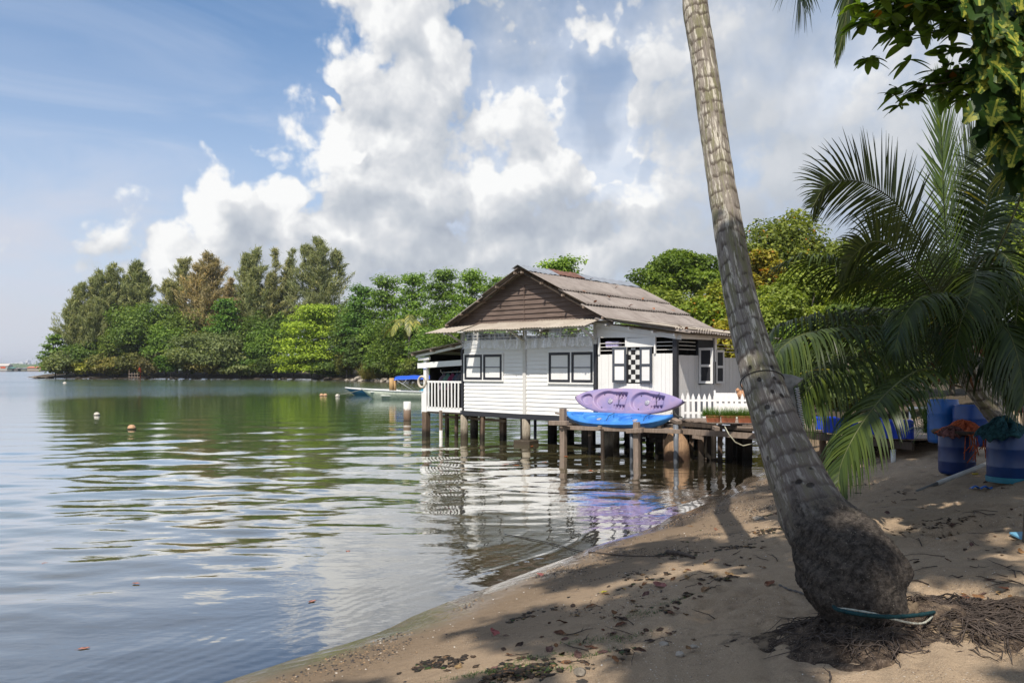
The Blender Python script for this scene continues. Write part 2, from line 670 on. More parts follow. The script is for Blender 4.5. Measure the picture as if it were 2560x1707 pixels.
ys = np.concatenate([[-80, -40, -20, -10, -5, -2, 0, 1, 2], spaced(960, 190, 430), spaced(188, 60, 90), np.geomspace(84, 600, 60)[1:], [1200, 3000, 9000]])
rs = np.concatenate([[-60, -20, -8, -4, -2, -1.3, -0.95], np.linspace(-0.75, 0.78, 620), [0.95, 1.3, 2, 4, 8, 20, 60]])
X, Y, F = fan_grid(ys, rs, 2.5)
Z = ground_z(X, Y)
far = np.hypot(X, Y) > 1500
Z = np.where(far, -3.2, Z)
beach = link_mesh("beach", np_mesh("beach", np.stack([X, Y, Z], 1), F, True), M['sand'])
tag(beach, "brown sand beach sloping into the water and running under it as the seabed", kind='structure')


# ------------------------------------------------------------------ water
def m_water():
    m, N = mat("water")
    P = worldpos(N)
    sp = N.n('ShaderNodeSeparateXYZ', ins={0: P})
    dist = N.vmath('LENGTH', P)
    depth = N.n('ShaderNodeAttribute', attribute_name='depth').outputs['Fac']
    n1 = N.noise(N.mapping(P, rot=(0, 0, R(-12)), scale=(0.55, 1.0, 1)), 2.1, 3, 0.5)
    n2 = N.noise(N.mapping(P, rot=(0, 0, R(20)), scale=(0.6, 1.0, 1)), 9.0, 3, 0.5)
    wind = N.mapr(N.noise(N.mapping(P, scale=(0.35, 1.0, 1)), 0.018, 3, 0.5), 0.40, 0.6, 0.0, 1.0)
    farw = N.mapr(dist, 66, 98)
    amp = N.math('MULTIPLY_ADD', farw, 0.9, 0.10)
    amp = N.math('MULTIPLY', amp, N.math('MULTIPLY_ADD', wind, 0.5, 0.75))
    h = N.math('MULTIPLY', N.math('ADD', N.math('MULTIPLY', n1, 1.0), N.math('MULTIPLY', n2, 0.22)), amp)
    bp = N.n('ShaderNodeBump')
    N.put(bp.inputs['Height'], h)
    bp.inputs['Strength'].default_value = 1.0
    bp.inputs['Distance'].default_value = 0.11
    nrm = bp.outputs[0]
    fr = N.n('ShaderNodeFresnel')
    fr.inputs[0].default_value = 2.3
    N.put(fr.inputs['Normal'], nrm)
    gl = N.n('ShaderNodeBsdfGlossy')
    gl.inputs['Color'].default_value = (0.97, 0.98, 1.0, 1)
    N.put(gl.inputs['Roughness'], N.mapr(dist, 15, 160, 0.015, 0.12))
    N.put(gl.inputs['Normal'], nrm)
    murk = N.mapr(depth, 0.0, 1.15, 0.04, 1.0, smooth=False)
    murk = N.math('POWER', murk, 0.75)
    body = N.n('ShaderNodeBsdfDiffuse')
    bc = N.mix(N.mapr(depth, 0.2, 2.6), (0.235, 0.195, 0.090, 1), (0.040, 0.105, 0.055, 1))
    N.put(body.inputs[0], bc)
    tr = N.n('ShaderNodeBsdfTransparent')
    tr.inputs[0].default_value = (0.93, 0.95, 0.86, 1)
    mx = N.n('ShaderNodeMixShader')
    N.put(mx.inputs[0], murk)
    N.put(mx.inputs[1], tr)
    N.put(mx.inputs[2], body)
    mx2 = N.n('ShaderNodeMixShader')
    N.put(mx2.inputs[0], N.mapr(fr, 0.17, 0.52, 0.20, 0.92, smooth=False))
    N.put(mx2.inputs[1], mx)
    N.put(mx2.inputs[2], gl)
    finish(N, mx2.outputs[0])
    return m


def waves(X, Y, dist, D):
    """calm swell: many low long-crested wavelets, those too short for the grid left out"""
    r = np.random.default_rng(5)
    z = np.zeros_like(X)
    res = dist * dist / (CAM_H * FPX) * 2.6          # metres per grid row at this distance
    for k in range(46):
        lam = 0.35 * (9.0 ** (k / 45.0))
        a = r.normal(0, 0.42) + R(96)
        kx, ky = math.cos(a) * 2 * math.pi / lam, math.sin(a) * 2 * math.pi / lam
        amp = 0.00115 * lam ** 1.0
        env = 0.4 + 1.3 * np.clip(vnoise(X / (5 * lam) + k * 3.1, Y / (5 * lam), k) + 0.5, 0, 1)
        fade = np.clip(1.6 - 2.2 * res / lam * 1.0, 0, 1)
        z += amp * env * fade * np.sin(kx * X + ky * Y + r.uniform(0, 6.28))
    calm = np.clip(D / 5.0, 0.12, 1)                 # damped close to the beach
    z *= calm * (0.75 + 0.9 * np.clip(fbm(X * 0.08, Y * 0.05, 2, 77) + 0.5, 0, 1))
    # small swash ridges following the shore
    wob = 0.42 * fbm(X * 0.45, Y * 0.45, 3, 91)
    mod = np.clip(fbm(X * 0.6, Y * 0.6, 2, 19) * 1.6 + 0.6, 0, 1.3)
    for d0, h, wd in ((0.36, 0.008, 0.10), (1.35, 0.003, 0.17), (2.5, 0.003, 0.24)):
        z += mod * h * np.exp(-((D - d0 + wob) / wd) ** 2) * np.clip((60 - dist) / 40, 0, 1)
    # fine ripples beside the sand
    z += 0.0005 * np.sin((D + wob) * 38 + 3 * fbm(X * 2, Y * 2, 2, 5)) * np.exp(-((D - 0.6) / 0.8) ** 2) * (dist < 25)
    return z


ys = np.concatenate([[-80, -40, -20, -8, -2, 1, 3, 4], spaced(1000, 40, 640), np.geomspace(126, 900, 120)[1:], [1300, 2500, 5000, 10000]])
rs = np.concatenate([[-60, -20, -6, -3, -1.5, -1.0, -0.85], np.linspace(-0.72, 0.45, 620), [0.55, 0.7, 1, 2, 6, 20, 60]])
X, Y, F = fan_grid(ys, rs, 5.0)
dist = np.hypot(X, Y)
D = -shore_dist(X, Y)
Z = waves(X, Y, dist, D)
dep = np.clip(-ground_z(X, Y), 0, 4)
me = np_mesh("water", np.stack([X, Y, Z], 1), F, True)
a = me.attributes.new('depth', 'FLOAT', 'POINT')
a.data.foreach_set('value', dep.astype(np.float32))
M['water'] = m_water()
water = link_mesh("water", me, M['water'])
tag(water, "calm green sea water with gentle ripples reflecting the clouds", kind='structure')


# ------------------------------------------------------------------ building materials
def m_paint(name, col, rough=0.55, dirt=0.35, dirtcol=(0.25, 0.22, 0.19, 1), grainax=(1, 14, 14), bmp=0.25):
    m, N = mat(name)
    P = objco(N)
    oi = N.n('ShaderNodeObjectInfo').outputs['Random']
    P = N.vmath('ADD', P, N.scale(N.n('ShaderNodeCombineXYZ', ins={0: oi, 1: oi, 2: oi}).outputs[0], 7.0))
    g = N.noise(N.mapping(P, scale=grainax), 3.0, 5, 0.65)
    s = N.noise(P, 1.7, 6, 0.65)
    fine = N.noise(P, 22, 4, 0.7)
    f = N.math('ADD', N.math('MULTIPLY', N.mapr(s, 0.48, 0.78), 0.6), N.math('MULTIPLY', N.mapr(fine, 0.62, 0.72), 0.9), clamp=True)
    f = N.math('MULTIPLY', f, dirt)
    c = N.mix(f, col, dirtcol)
    c = N.mix(N.math('MULTIPLY', N.mapr(g, 0.5, 0.75), dirt * 0.5), c, dirtcol)
    finish(N, principled(N, c, rough, 0.3, bump(N, N.math('ADD', g, N.math('MULTIPLY', fine, 0.5)), bmp, 0.01)))
    return m


def m_wood(name, c0, c1, rough=0.8, ax=(1, 12, 12), sc=2.5):
    m, N = mat(name)
    P = objco(N)
    oi = N.n('ShaderNodeObjectInfo').outputs['Random']
    P = N.vmath('ADD', P, N.scale(N.n('ShaderNodeCombineXYZ', ins={0: oi, 1: oi, 2: oi}).outputs[0], 9.0))
    g = N.noise(N.mapping(P, scale=ax), sc, 6, 0.7, 0.4)
    s = N.noise(P, 1.1, 4, 0.6)
    c = N.mix(N.mapr(g, 0.3, 0.7), c0, c1)
    c = N.mix(N.math('MULTIPLY', N.mapr(s, 0.4, 0.7), 0.4), c, tuple(x * 0.55 for x in c0[:3]) + (1,))
    finish(N, principled(N, c, rough, 0.25, bump(N, g, 0.6, 0.012)))
    return m


def m_roofing(name, c0, c1, c2, rough=0.85):
    m, N = mat(name)
    P = objco(N)
    s = N.noise(P, 1.2, 6, 0.65)
    st = N.noise(N.mapping(P, scale=(2.5, 9, 2.5)), 1.6, 5, 0.6)
    c = N.mix(N.mapr(s, 0.35, 0.65), c0, c1)
    c = N.mix(N.mapr(st, 0.5, 0.75, 0, 0.8), c, c2)
    sp = N.noise(P, 38, 3, 0.7)
    c = N.mix(N.mapr(sp, 0.6, 0.7, 0, 0.5), c, (0.11, 0.09, 0.075, 1))
    finish(N, principled(N, c, rough, 0.2, bump(N, sp, 0.3, 0.01)))
    return m


def m_plain(name, col, rough=0.5, spec=0.4, var=0.15, metallic=0.0, sc=6.0):
    m, N = mat(name)
    P = objco(N)
    n = N.noise(P, sc, 5, 0.65)
    d = tuple(x * (1 - var * 2) for x in col[:3]) + (1,)
    c = N.mix(N.mapr(n, 0.35, 0.7), col, d)
    finish(N, principled(N, c, rough, spec, bump(N, n, 0.15, 0.01), metallic))
    return m


def m_pile(name, hi, lo):
    """pile with a dark tide-stained foot: the band follows the height above the water"""
    m, N = mat(name)
    P = worldpos(N)
    z = N.n('ShaderNodeSeparateXYZ', ins={0: P}).outputs[2]
    n = N.noise(N.mapping(P, scale=(9, 9, 1.6)), 2.0, 6, 0.7)
    n2 = N.noise(P, 7.0, 5, 0.7)
    zz = N.math('ADD', z, N.math('MULTIPLY', N.math('SUBTRACT', n2, 0.5), 0.35))
    c = N.mix(N.mapr(n, 0.3, 0.7), hi, tuple(x * 0.55 for x in hi[:3]) + (1,))
    c = N.mix(N.mapr(zz, 0.42, 0.12), c, lo)
    finish(N, principled(N, c, 0.85, 0.25, bump(N, n, 0.7, 0.02)))
    return m


M['white_v'] = m_paint("white_paint_vertical_boards", (0.86, 0.85, 0.83, 1), grainax=(12, 12, 0.8), dirt=0.22)
M['white'] = m_paint("white_paint_boards", (0.87, 0.86, 0.84, 1), grainax=(0.8, 12, 12), dirt=0.22)
M['greywhite'] = m_paint("weathered_dimmed_white_paint", (0.66, 0.64, 0.61, 1), dirt=0.4)  # worn white paint, also used to dim the side wall by colour
M['black'] = m_paint("black_paint", (0.028, 0.029, 0.036, 1), rough=0.5, dirt=0.25, dirtcol=(0.10, 0.09, 0.085, 1))
M['brownboard'] = m_wood("dark_brown_boards", (0.095, 0.066, 0.053, 1), (0.195, 0.145, 0.122, 1), ax=(0.7, 14, 14))
M['oldwood'] = m_wood("old_grey_brown_wood", (0.20, 0.15, 0.115, 1), (0.33, 0.26, 0.21, 1), ax=(10, 10, 0.8))
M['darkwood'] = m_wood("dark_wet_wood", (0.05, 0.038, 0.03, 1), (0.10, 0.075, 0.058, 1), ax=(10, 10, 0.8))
M['inside'] = m_plain("unlit_interior", (0.02, 0.018, 0.017, 1), 0.9, 0.1)  # near-black colour stands in for the lack of light in the rooms
M['roof'] = m_roofing("weathered_corrugated_sheet", (0.235, 0.20, 0.178, 1), (0.30, 0.262, 0.235, 1), (0.17, 0.142, 0.125, 1))
M['awning'] = m_roofing("pale_corrugated_sheet", (0.36, 0.31, 0.255, 1), (0.44, 0.39, 0.325, 1), (0.25, 0.20, 0.16, 1))
M['zinc'] = m_plain("zinc_sheet", (0.36, 0.385, 0.42, 1), 0.45, 0.5, 0.16, 0.35)
M['rust'] = m_plain("rusty_sheet", (0.20, 0.105, 0.078, 1), 0.8, 0.2, 0.25)
M['conc'] = m_pile("concrete_pile", (0.36, 0.31, 0.24, 1), (0.07, 0.055, 0.04, 1))
M['pilewood'] = m_pile("wooden_pile", (0.20, 0.14, 0.10, 1), (0.035, 0.028, 0.022, 1))
M['darkpile'] = m_pile("dark_pile", (0.06, 0.048, 0.04, 1), (0.02, 0.017, 0.014, 1))
M['terra'] = m_plain("terracotta", (0.42, 0.145, 0.075, 1), 0.75, 0.2, 0.15)
M['pvc'] = m_plain("white_pvc", (0.62, 0.61, 0.57, 1), 0.4, 0.4, 0.12)
M['greypvc'] = m_plain("grey_pvc", (0.16, 0.175, 0.20, 1), 0.4, 0.4, 0.12)


def m_checker():
    m, N = mat("checkered_cloth")
    P = objco(N)
    ch = N.n('ShaderNodeTexChecker')
    N.put(ch.inputs[0], N.vmath('ADD', N.mapping(P, scale=(1, 0, 1)), (0.03, 0.0, 0.02)))
    ch.inputs['Scale'].default_value = 6.8
    ch.inputs['Color1'].default_value = (0.02, 0.02, 0.022, 1)
    ch.inputs['Color2'].default_value = (0.72, 0.72, 0.70, 1)
    finish(N, principled(N, ch.outputs[0], 0.8, 0.2))
    return m


M['checker'] = m_checker()


def m_plastic():
    m, N = mat("clear_plastic_sheet")
    P = objco(N)
    n = N.noise(N.mapping(P, scale=(6, 6, 1.2)), 2.2, 5, 0.6)
    gl = N.n('ShaderNodeBsdfGlossy')
    gl.inputs[0].default_value = (0.9, 0.93, 1, 1)
    gl.inputs['Roughness'].default_value = 0.12
    N.put(gl.inputs['Normal'], bump(N, n, 0.6, 0.05))
    df = N.n('ShaderNodeBsdfDiffuse')
    df.inputs[0].default_value = (0.62, 0.64, 0.64, 1)
    tr = N.n('ShaderNodeBsdfTransparent')
    a = N.n('ShaderNodeMixShader')
    a.inputs[0].default_value = 0.5
    N.put(a.inputs[1], gl)
    N.put(a.inputs[2], df)
    b = N.n('ShaderNodeMixShader')
    N.put(b.inputs[0], N.mapr(n, 0.35, 0.7, 0.12, 0.5))
    N.put(b.inputs[1], tr)
    N.put(b.inputs[2], a)
    finish(N, b.outputs[0])
    return m


M['plastic'] = m_plastic()

# ------------------------------------------------------------------ the house on stilts
HO = Vector((-1.73, 28.4, 0.0))
HRZ = R(-40)
HM = Matrix.Translation(HO) @ Matrix.Rotation(HRZ, 4, 'Z')


def hw(x, y, z):
    return HM @ Vector((x, y, z))


house = empty("stilt_house", HO, HRZ, "white boarded wooden house on stilts over the water with a brown gable and corrugated roof", "house")
rr = random.Random(3)


def lap_boards(mb, x0, x1, z0, z1, pitch, clip=None, y=0.0, jit=0.004, dirn=1):
    z = z0
    while z < z1 - 0.02:
        h = min(pitch, z1 - z)
        a, b = x0, x1
        if clip:
            a, b = clip(z)
            a2, b2 = clip(z + h)
            if b2 - a2 < 0.05:
                a2 = b2 = (a + b) / 2
                a2 -= .03
                b2 += .03
        else:
            a2, b2 = a, b
        t1 = rr.uniform(-jit, jit)
        t2 = rr.uniform(-jit, jit)
        yo = y - (0.030 if clip is None else 0.048) + rr.uniform(-.003, .003)
        yi = y - 0.006
        vs = [(a, yo, z + t1), (b, yo, z + t2), (b, yo + .012, z + t2), (a, yo + .012, z + t1),
              (a2, yi, z + h + 0.012 + t1), (b2, yi, z + h + 0.012 + t2), (b2, yi + .012, z + h + 0.012 + t2), (a2, yi + .012, z + h + .012 + t1)]
        mb.add(vs, [(3, 2, 1, 0), (4, 5, 6, 7), (0, 1, 5, 4), (1, 2, 6, 5), (2, 3, 7, 6), (3, 0, 4, 7)])
        z += h


def vboards(mb, p0, p1, z0, z1, w=0.135, th=0.018, gap=0.006):
    """vertical boards between plan points p0 and p1"""
    p0, p1 = Vector((*p0, 0)), Vector((*p1, 0))
    L = (p1 - p0).length
    d = (p1 - p0) / L
    n = max(1, round(L / w))
    ww = L / n
    nn = Vector((d.y, -d.x, 0))
    ang = math.atan2(d.y, d.x)
    for i in range(n):
        c = p0 + d * (ww * (i + .5)) + nn * rr.uniform(-.004, .006)
        mb.box((c.x, c.y, (z0 + z1) / 2), (ww - gap, th, z1 - z0 + rr.uniform(-.006, .006)), (0, 0, ang + rr.uniform(-.01, .01)))


def corrug(mb, A, B, Cc, Dd, wave=0.16, amp=0.026, th=0.006, sag=0.0, wob=0.0, seg=6):
    """corrugated sheet; A,B upper edge, Dd,Cc lower edge (A over Dd, B over Cc)"""
    A, B, Cc, Dd = map(Vector, (A, B, Cc, Dd))
    nrm = (B - A).cross(Dd - A).normalized()
    if nrm.z < 0:
        nrm = -nrm
    L = (B - A).length
    nu = max(8, int(L / wave * seg))
    ph = rr.uniform(0, 6)

    def fn(u, v):
        p = (A.lerp(B, u)).lerp(Dd.lerp(Cc, u), v)
        h = amp * math.sin(2 * math.pi * u * L / wave + ph) - sag * math.sin(math.pi * v)
        h += wob * math.sin(3.1 * u * L + 2 * v + ph) * v
        return p + nrm * h
    mb.sheet(fn, nu, 4, th)


def pieces(boxes, name, m, parent):
    for c, sz in boxes:
        b = MB()
        b.box(c, sz)
        b.build(name, m, parent)


# --- walls
mb = MB()
lap_boards(mb, 0.06, 2.77, 1.0, 3.50, 0.131)
lap_boards(mb, 2.90, 5.60, 1.0, 3.50, 0.136)
mb.build("front_wall", M['white'], house)
mb = MB()
mb.box((0.0 - .03, -0.0, 2.12), (0.10, 0.09, 2.30))
mb.build("corner_post", M['black'], house)
pieces([((0.0 - .03, 0.0, 3.62), (0.11, 0.1, 0.70)), ((2.835, -0.03, 2.42), (0.13, 0.07, 3.0)), ((5.66, -0.03, 3.66), (0.12, 0.09, 0.78))],
       "wall_stud", M['greywhite'], house)
mb = MB()
mb.box((5.66, -0.03, 2.12), (0.11, 0.09, 2.30))
mb.build("corner_post", M['black'], house)
mb = MB()
mb.bar((-0.08, -0.045, 0.945), (5.75, -0.045, 0.885), 0.06, 0.165)
mb.build("floor_beam", M['black'], house)
# inner walls (backs of the rooms), floor
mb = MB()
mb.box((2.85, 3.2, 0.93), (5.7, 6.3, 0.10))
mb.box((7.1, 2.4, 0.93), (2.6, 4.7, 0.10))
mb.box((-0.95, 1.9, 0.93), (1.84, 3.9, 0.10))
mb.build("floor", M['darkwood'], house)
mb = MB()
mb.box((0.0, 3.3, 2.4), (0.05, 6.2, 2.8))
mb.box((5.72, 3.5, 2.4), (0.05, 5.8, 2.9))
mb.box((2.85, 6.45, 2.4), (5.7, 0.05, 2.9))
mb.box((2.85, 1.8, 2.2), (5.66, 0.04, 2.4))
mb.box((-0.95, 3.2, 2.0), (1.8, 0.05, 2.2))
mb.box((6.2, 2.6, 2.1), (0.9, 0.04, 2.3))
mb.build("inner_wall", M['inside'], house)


# --- windows
def casement(name, x0, x1, z0, z1, fw, bar_z, parent, y=-0.05, frame=M['black'], panel=M['white'], depth=0.035, label=None):
    mb = MB()
    mb.box(((x0 + x1) / 2, y, z1 - fw / 2), (x1 - x0, depth, fw))
    mb.box(((x0 + x1) / 2, y, z0 + fw / 2), (x1 - x0, depth, fw))
    mb.box((x0 + fw / 2, y, (z0 + z1) / 2), (fw, depth, z1 - z0 - 2 * fw))
    mb.box((x1 - fw / 2, y, (z0 + z1) / 2), (fw, depth, z1 - z0 - 2 * fw))
    if bar_z:
        mb.box(((x0 + x1) / 2, y - .002, bar_z), (x1 - x0 - 2 * fw, depth * 0.7, 0.028))
    o = mb.build(name, frame, parent)
    mp = MB()
    mp.box(((x0 + x1) / 2, y + 0.004, (z0 + z1) / 2), (x1 - x0 - 2 * fw + .002, 0.012, z1 - z0 - 2 * fw + .002))
    mp.build("pane", panel, o)
    if label:
        o['label'] = label
    return o


def window_pair(x0, x1, z0, z1, mid):
    mb = MB()
    t = 0.05
    y = -0.045
    mb.box(((x0 + x1) / 2, y, z1 + t / 2), (x1 - x0 + 2 * t, 0.05, t))
    mb.box(((x0 + x1) / 2, y, z0 - t / 2), (x1 - x0 + 2 * t, 0.05, t))
    mb.box((x0 - t / 2, y, (z0 + z1) / 2), (t, 0.05, z1 - z0))
    mb.box((x1 + t / 2, y, (z0 + z1) / 2), (t, 0.05, z1 - z0))
    mb.box((mid, y, (z0 + z1) / 2), (t, 0.05, z1 - z0))
    f = mb.build("window", M['white'], house)
    bz = (z0 + z1) / 2 - 0.005
    casement("casement", x0 + .004, mid - t / 2 - .004, z0 + .004, z1 - .004, 0.085, bz, f, -0.055)
    casement("casement", mid + t / 2 + .004, x1 - .004, z0 + .004, z1 - .004, 0.085, bz, f, -0.055)


window_pair(0.12, 1.86, 2.12, 3.0, 0.985)
window_pair(3.86, 5.58, 2.07, 3.03, 4.735)

# --- gable
RX, RZ, SL = 2.87, 5.78, 0.512          # ridge x, ridge z, slope
mb = MB()
clipg = lambda z: (max(-0.35, RX - (RZ - 0.05 - z) / SL), min(6.25, RX + (RZ - 0.05 - z) / SL))
lap_boards(mb, 0, 0, 4.02, 5.66, 0.158, clipg, y=0.02, jit=0.007)
mb.build("gable", M['brownboard'], house)
mb = MB()
mb.box((2.80, -0.02, 4.7), (0.02, 0.03, 1.3))
mb.build("gable_batten", M['brownboard'], house)
mb = MB()
mb.bar((-0.5, 0.02, 3.93), (6.2, 0.02, 3.93), 0.08, 0.12)
mb.build("wall_plate", M['greywhite'], house)
mb = MB()   # rails in the open strip above the boards
for z in (3.58, 3.70, 3.82):
    mb.box((2.85, 0.0, z), (5.6, 0.03, 0.028))
for x in (0.7, 1.5, 2.2, 3.5, 4.3, 5.0):
    mb.box((x, -0.01, 3.70), (0.04, 0.04, 0.4))
mb.build("ventilation_rail", M['greywhite'], house)

# --- main roof: three overlapping tiers of sheets on each slope, ridge capping in zinc
y0r, y1r = -0.42, 6.45


def slope_pt(side, s, y, lift=0.0):
    """s metres measured horizontally from the ridge"""
    return Vector((RX + side * s, y, RZ - SL * s + lift))


def roof_slope(side, tiers, name):
    for k, (s0, s1, lift) in enumerate(tiers):
        mb = MB()
        y = y0r
        while y < y1r - .05:
            y2 = min(y + 0.86, y1r)
            j = rr.uniform(-.03, .05)
            dl = rr.uniform(0, .014)
            corrug(mb, slope_pt(side, s0, y, lift + dl), slope_pt(side, s0, y2 + 0.04, lift + dl),
                   slope_pt(side, s1 + j, y2 + 0.04, lift + .015 + dl + rr.uniform(0, .02)),
                   slope_pt(side, s1 + j, y, lift + .015 + dl + rr.uniform(0, .012)), wob=0.004)
            y = y2
        mb.build(name, M['roof'], house)


roof_slope(1, [(0.05, 1.76, 0.085), (1.62, 2.62, 0.045), (2.5, 3.63, 0.0)], "roof_tier")
roof_slope(-1, [(0.05, 1.7, 0.06), (1.6, 3.42, 0.0)], "roof_tier")
for (ya, yb, mt, nm) in ((y0r - .04, 1.25, 'zinc', None), (1.2, 2.75, 'rust', "rusty brown stretch of the ridge capping"), (2.7, 6.5, 'zinc', None)):
    mb = MB()

    def capf(u, v, ya=ya, yb=yb):
        s = (v - 0.28) * 0.50 / .72 if v > .28 else -(0.28 - v) * 0.9
        zz = RZ + 0.135 - abs(s) * SL + (0.02 if mt == 'rust' else 0) + 0.010 * math.sin(u * 9) + 0.012 * math.sin(u * 40)
        return (RX + s, ya + (yb - ya) * u, zz)
    mb.sheet(capf, 40, 10, 0.006)
    o = mb.build("ridge_capping", M[mt], house)
    if nm:
        o['label'] = nm
mb = MB()    # rafters, bargeboards and purlin ends under the overhang
for side in (-1, 1):
    e = 3.45 if side < 0 else 3.6
    mb.bar((RX, y0r + .12, RZ - .06), (RX + side * e, y0r + .12, RZ - .06 - SL * e), 0.05, 0.07)
mb.build("rafter", M['darkwood'], house)
mb = MB()
for side in (-1, 1):
    for s in (0.15, 0.95, 1.8, 2.6, 3.3):
        mb.box((RX + side * s, 3.0, RZ - SL * s - .05), (0.06, 6.9, 0.07))
mb.build("purlin", M['oldwood'], house)

# --- awning in front of the gable
mb = MB()
for (xa, xb, dz, lx) in ((-0.62, 0.62, -0.03, -.35), (0.86, 1.72, 0.0, 0), (1.68, 2.6, .012, 0), (2.56, 3.48, 0.0, 0), (3.44, 4.36, .012, 0), (4.32, 5.24, .0, 0), (5.2, 6.02, .012, 0)):
    corrug(mb, (xa, 0.02, 4.08 + dz), (xb, 0.02, 4.07 + dz), (xb - .06, -1.0, 3.77 + dz + rr.uniform(-.01, .01)), (xa + lx - .02, -1.0, 3.775 + dz), wave=0.115, amp=0.014, wob=.004)
mb.build("awning", M['awning'], house)
mb = MB()
for x in (0.0, 2.84, 5.66):
    mb = MB()
    mb.bar((x, -0.06, 3.42), (x, -0.78, 3.73), 0.055, 0.06)
    mb.build("awning_brace", M['greywhite'], house)
mb = MB()
for x in (0.0, 1.4, 2.84, 4.2, 5.66):
    mb.bar((x, 0.0, 3.98), (x, -0.97, 3.70), 0.045, 0.06)
mb.bar((-0.5, -0.86, 3.755), (5.95, -0.86, 3.755), 0.04, 0.04)
mb.build("awning_rafter", M['greywhite'], house)
for xa, xb in ((0.08, 2.75), (2.92, 5.58)):
    mb = MB()
    wv = 0.27

    def pl(u, v, xa=xa, xb=xb):
        x = xa + (xb - xa) * u
        sc = 0.035 * abs(math.sin(math.pi * x / wv))
        return (x, -0.14 - 0.03 * math.sin(x * 5 + v * 2) + .012 * math.sin(x * 17), 3.80 + (3.16 + sc + .03 * math.sin(x * 1.7) - 3.80) * v)
    mb.sheet(pl, 120, 8)
    mb.build("plastic_curtain", M['plastic'], house)

# --- lean-to room on the right
LX = 8.41
mb = MB()
vboards(mb, (5.74, -0.01), (6.78, -0.01), 0.98, 2.94)
vboards(mb, (6.78, -0.01), (7.28, -0.01), 0.98, 2.06)
vboards(mb, (7.28, -0.01), (LX - .06, -0.01), 0.98, 2.95)
mb.build("lean_to_wall", M['white_v'], house)
mb = MB()
vboards(mb, (LX, 0.06), (LX, 1.36), 1.0, 2.90)
vboards(mb, (LX, 1.36), (LX, 2.42), 1.0, 2.02)
vboards(mb, (LX, 2.42), (LX, 6.2), 1.0, 2.86)
o = mb.build("side_wall", M['greywhite'], house)  # greyer than the front boards: weak grazing light put into the colour
mb = MB()
mb.box((7.24, -0.02, 3.29), (0.94, 0.03, 0.27))
mb.build("panel", M['white_v'], house)
mb = MB()     # long triangular fascia under the sloping eave
zt = lambda x: 3.92 - (x - 5.77) * 0.158
mb.add([(5.72, -0.035, 3.46), (8.1, -0.035, 3.42), (8.1, -0.035, zt(8.1) - .03), (5.72, -0.035, 3.90),
        (5.72, -0.012, 3.46), (8.1, -0.012, 3.42), (8.1, -0.012, zt(8.1) - .03), (5.72, -0.012, 3.90)],
       [(0, 1, 2, 3), (7, 6, 5, 4), (0, 4, 5, 1), (1, 5, 6, 2), (2, 6, 7, 3), (3, 7, 4, 0)])
mb.build("fascia_board", M['white'], house)
mb = MB()
mb.bar((5.72, -0.07, 3.86), (8.62, -0.07, 3.86 - 2.9 * 0.160), 0.04, 0.135)
mb.build("eave_beam", M['white'], house)
mb = MB()
mb.bar((LX + .06, -0.2, 3.42), (LX + .06, 2.15, 3.44), 0.05, 0.11)
mb.build("eave_beam", M['white'], house)
mb = MB()
mb.box((LX, -0.02, 2.17), (0.13, 0.13, 2.42))
mb.build("corner_post", M['black'], house)
pieces([((6.765, -0.03, 3.2), (0.05, 0.06, 0.52)), ((7.745, -0.03, 3.2), (0.05, 0.06, 0.52)), ((5.79, -0.03, 3.2), (0.06, 0.05, 0.52)),
        ((LX + .01, 2.46, 3.1), (0.08, 0.14, 0.75))], "wall_stud", M['white_v'], house)
for z in (3.06, 3.17, 3.28):
    pieces([((6.27, 0.0, z), (0.96, 0.02, 0.022)), ((8.06, 0.0, z), (0.58, 0.02, 0.022)), ((LX, 0.62, z + .01), (0.02, 1.12, 0.018)),
            ((LX, 4.4, z - .02), (0.02, 3.7, 0.018))], "ventilation_slat", M['greywhite'], house)
pieces([((LX, 1.86, 3.24), (0.03, 1.02, 0.30))], "black_board", M['black'], house)
pieces([((LX - .02, 1.36, 2.6), (0.03, 0.07, 1.3)), ((6.79, 0.0, 2.6), (0.03, 0.05, 1.06)), ((7.27, 0.0, 2.6), (0.03, 0.05, 1.06))],
       "window_jamb", M['black'], house)
# near-black walls standing in for the unlit lean-to, with a gap the trees show through
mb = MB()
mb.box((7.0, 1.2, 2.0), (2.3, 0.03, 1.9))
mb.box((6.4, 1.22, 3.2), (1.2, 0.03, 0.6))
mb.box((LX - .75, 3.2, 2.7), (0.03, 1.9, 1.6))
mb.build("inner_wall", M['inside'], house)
# curtain
mb = MB()
mb.sheet(lambda u, v: (6.80 + .46 * u, 0.045 + .012 * math.sin(u * 16), 3.14 - 1.04 * v), 24, 4)
mb.build("checkered_curtain", M['checker'], house)


# shutters
def shutter(w, h, frame, panel, hinge, rz, label, side=1):
    o = empty("shutter", hinge, rz)
    o.parent = house
    mb = MB()
    fw = 0.075
    d = 0.035
    for z in (fw / 2, h / 2, h - fw / 2):
        mb.box((side * w / 2, 0, z), (w, d, fw))
    for x in (fw / 2, w - fw / 2):
        mb.box((side * x, 0, h / 4 + fw / 4), (fw, d - .002, h / 2 - fw))
        mb.box((side * x, 0, h * 3 / 4 - fw / 4), (fw, d - .002, h / 2 - fw))
    mb.build("shutter_frame", frame, o, bevel=0.003)
    mp = MB()
    mp.box((side * w / 2, 0.004, h / 4 + fw / 4), (w - 2 * fw, 0.015, h / 2 - fw - .002))
    mp.box((side * w / 2, 0.004, h * 3 / 4 - fw / 4), (w - 2 * fw, 0.015, h / 2 - fw - .002))
    mp.build("shutter_panel", panel, o)
    o['label'] = label
    return o


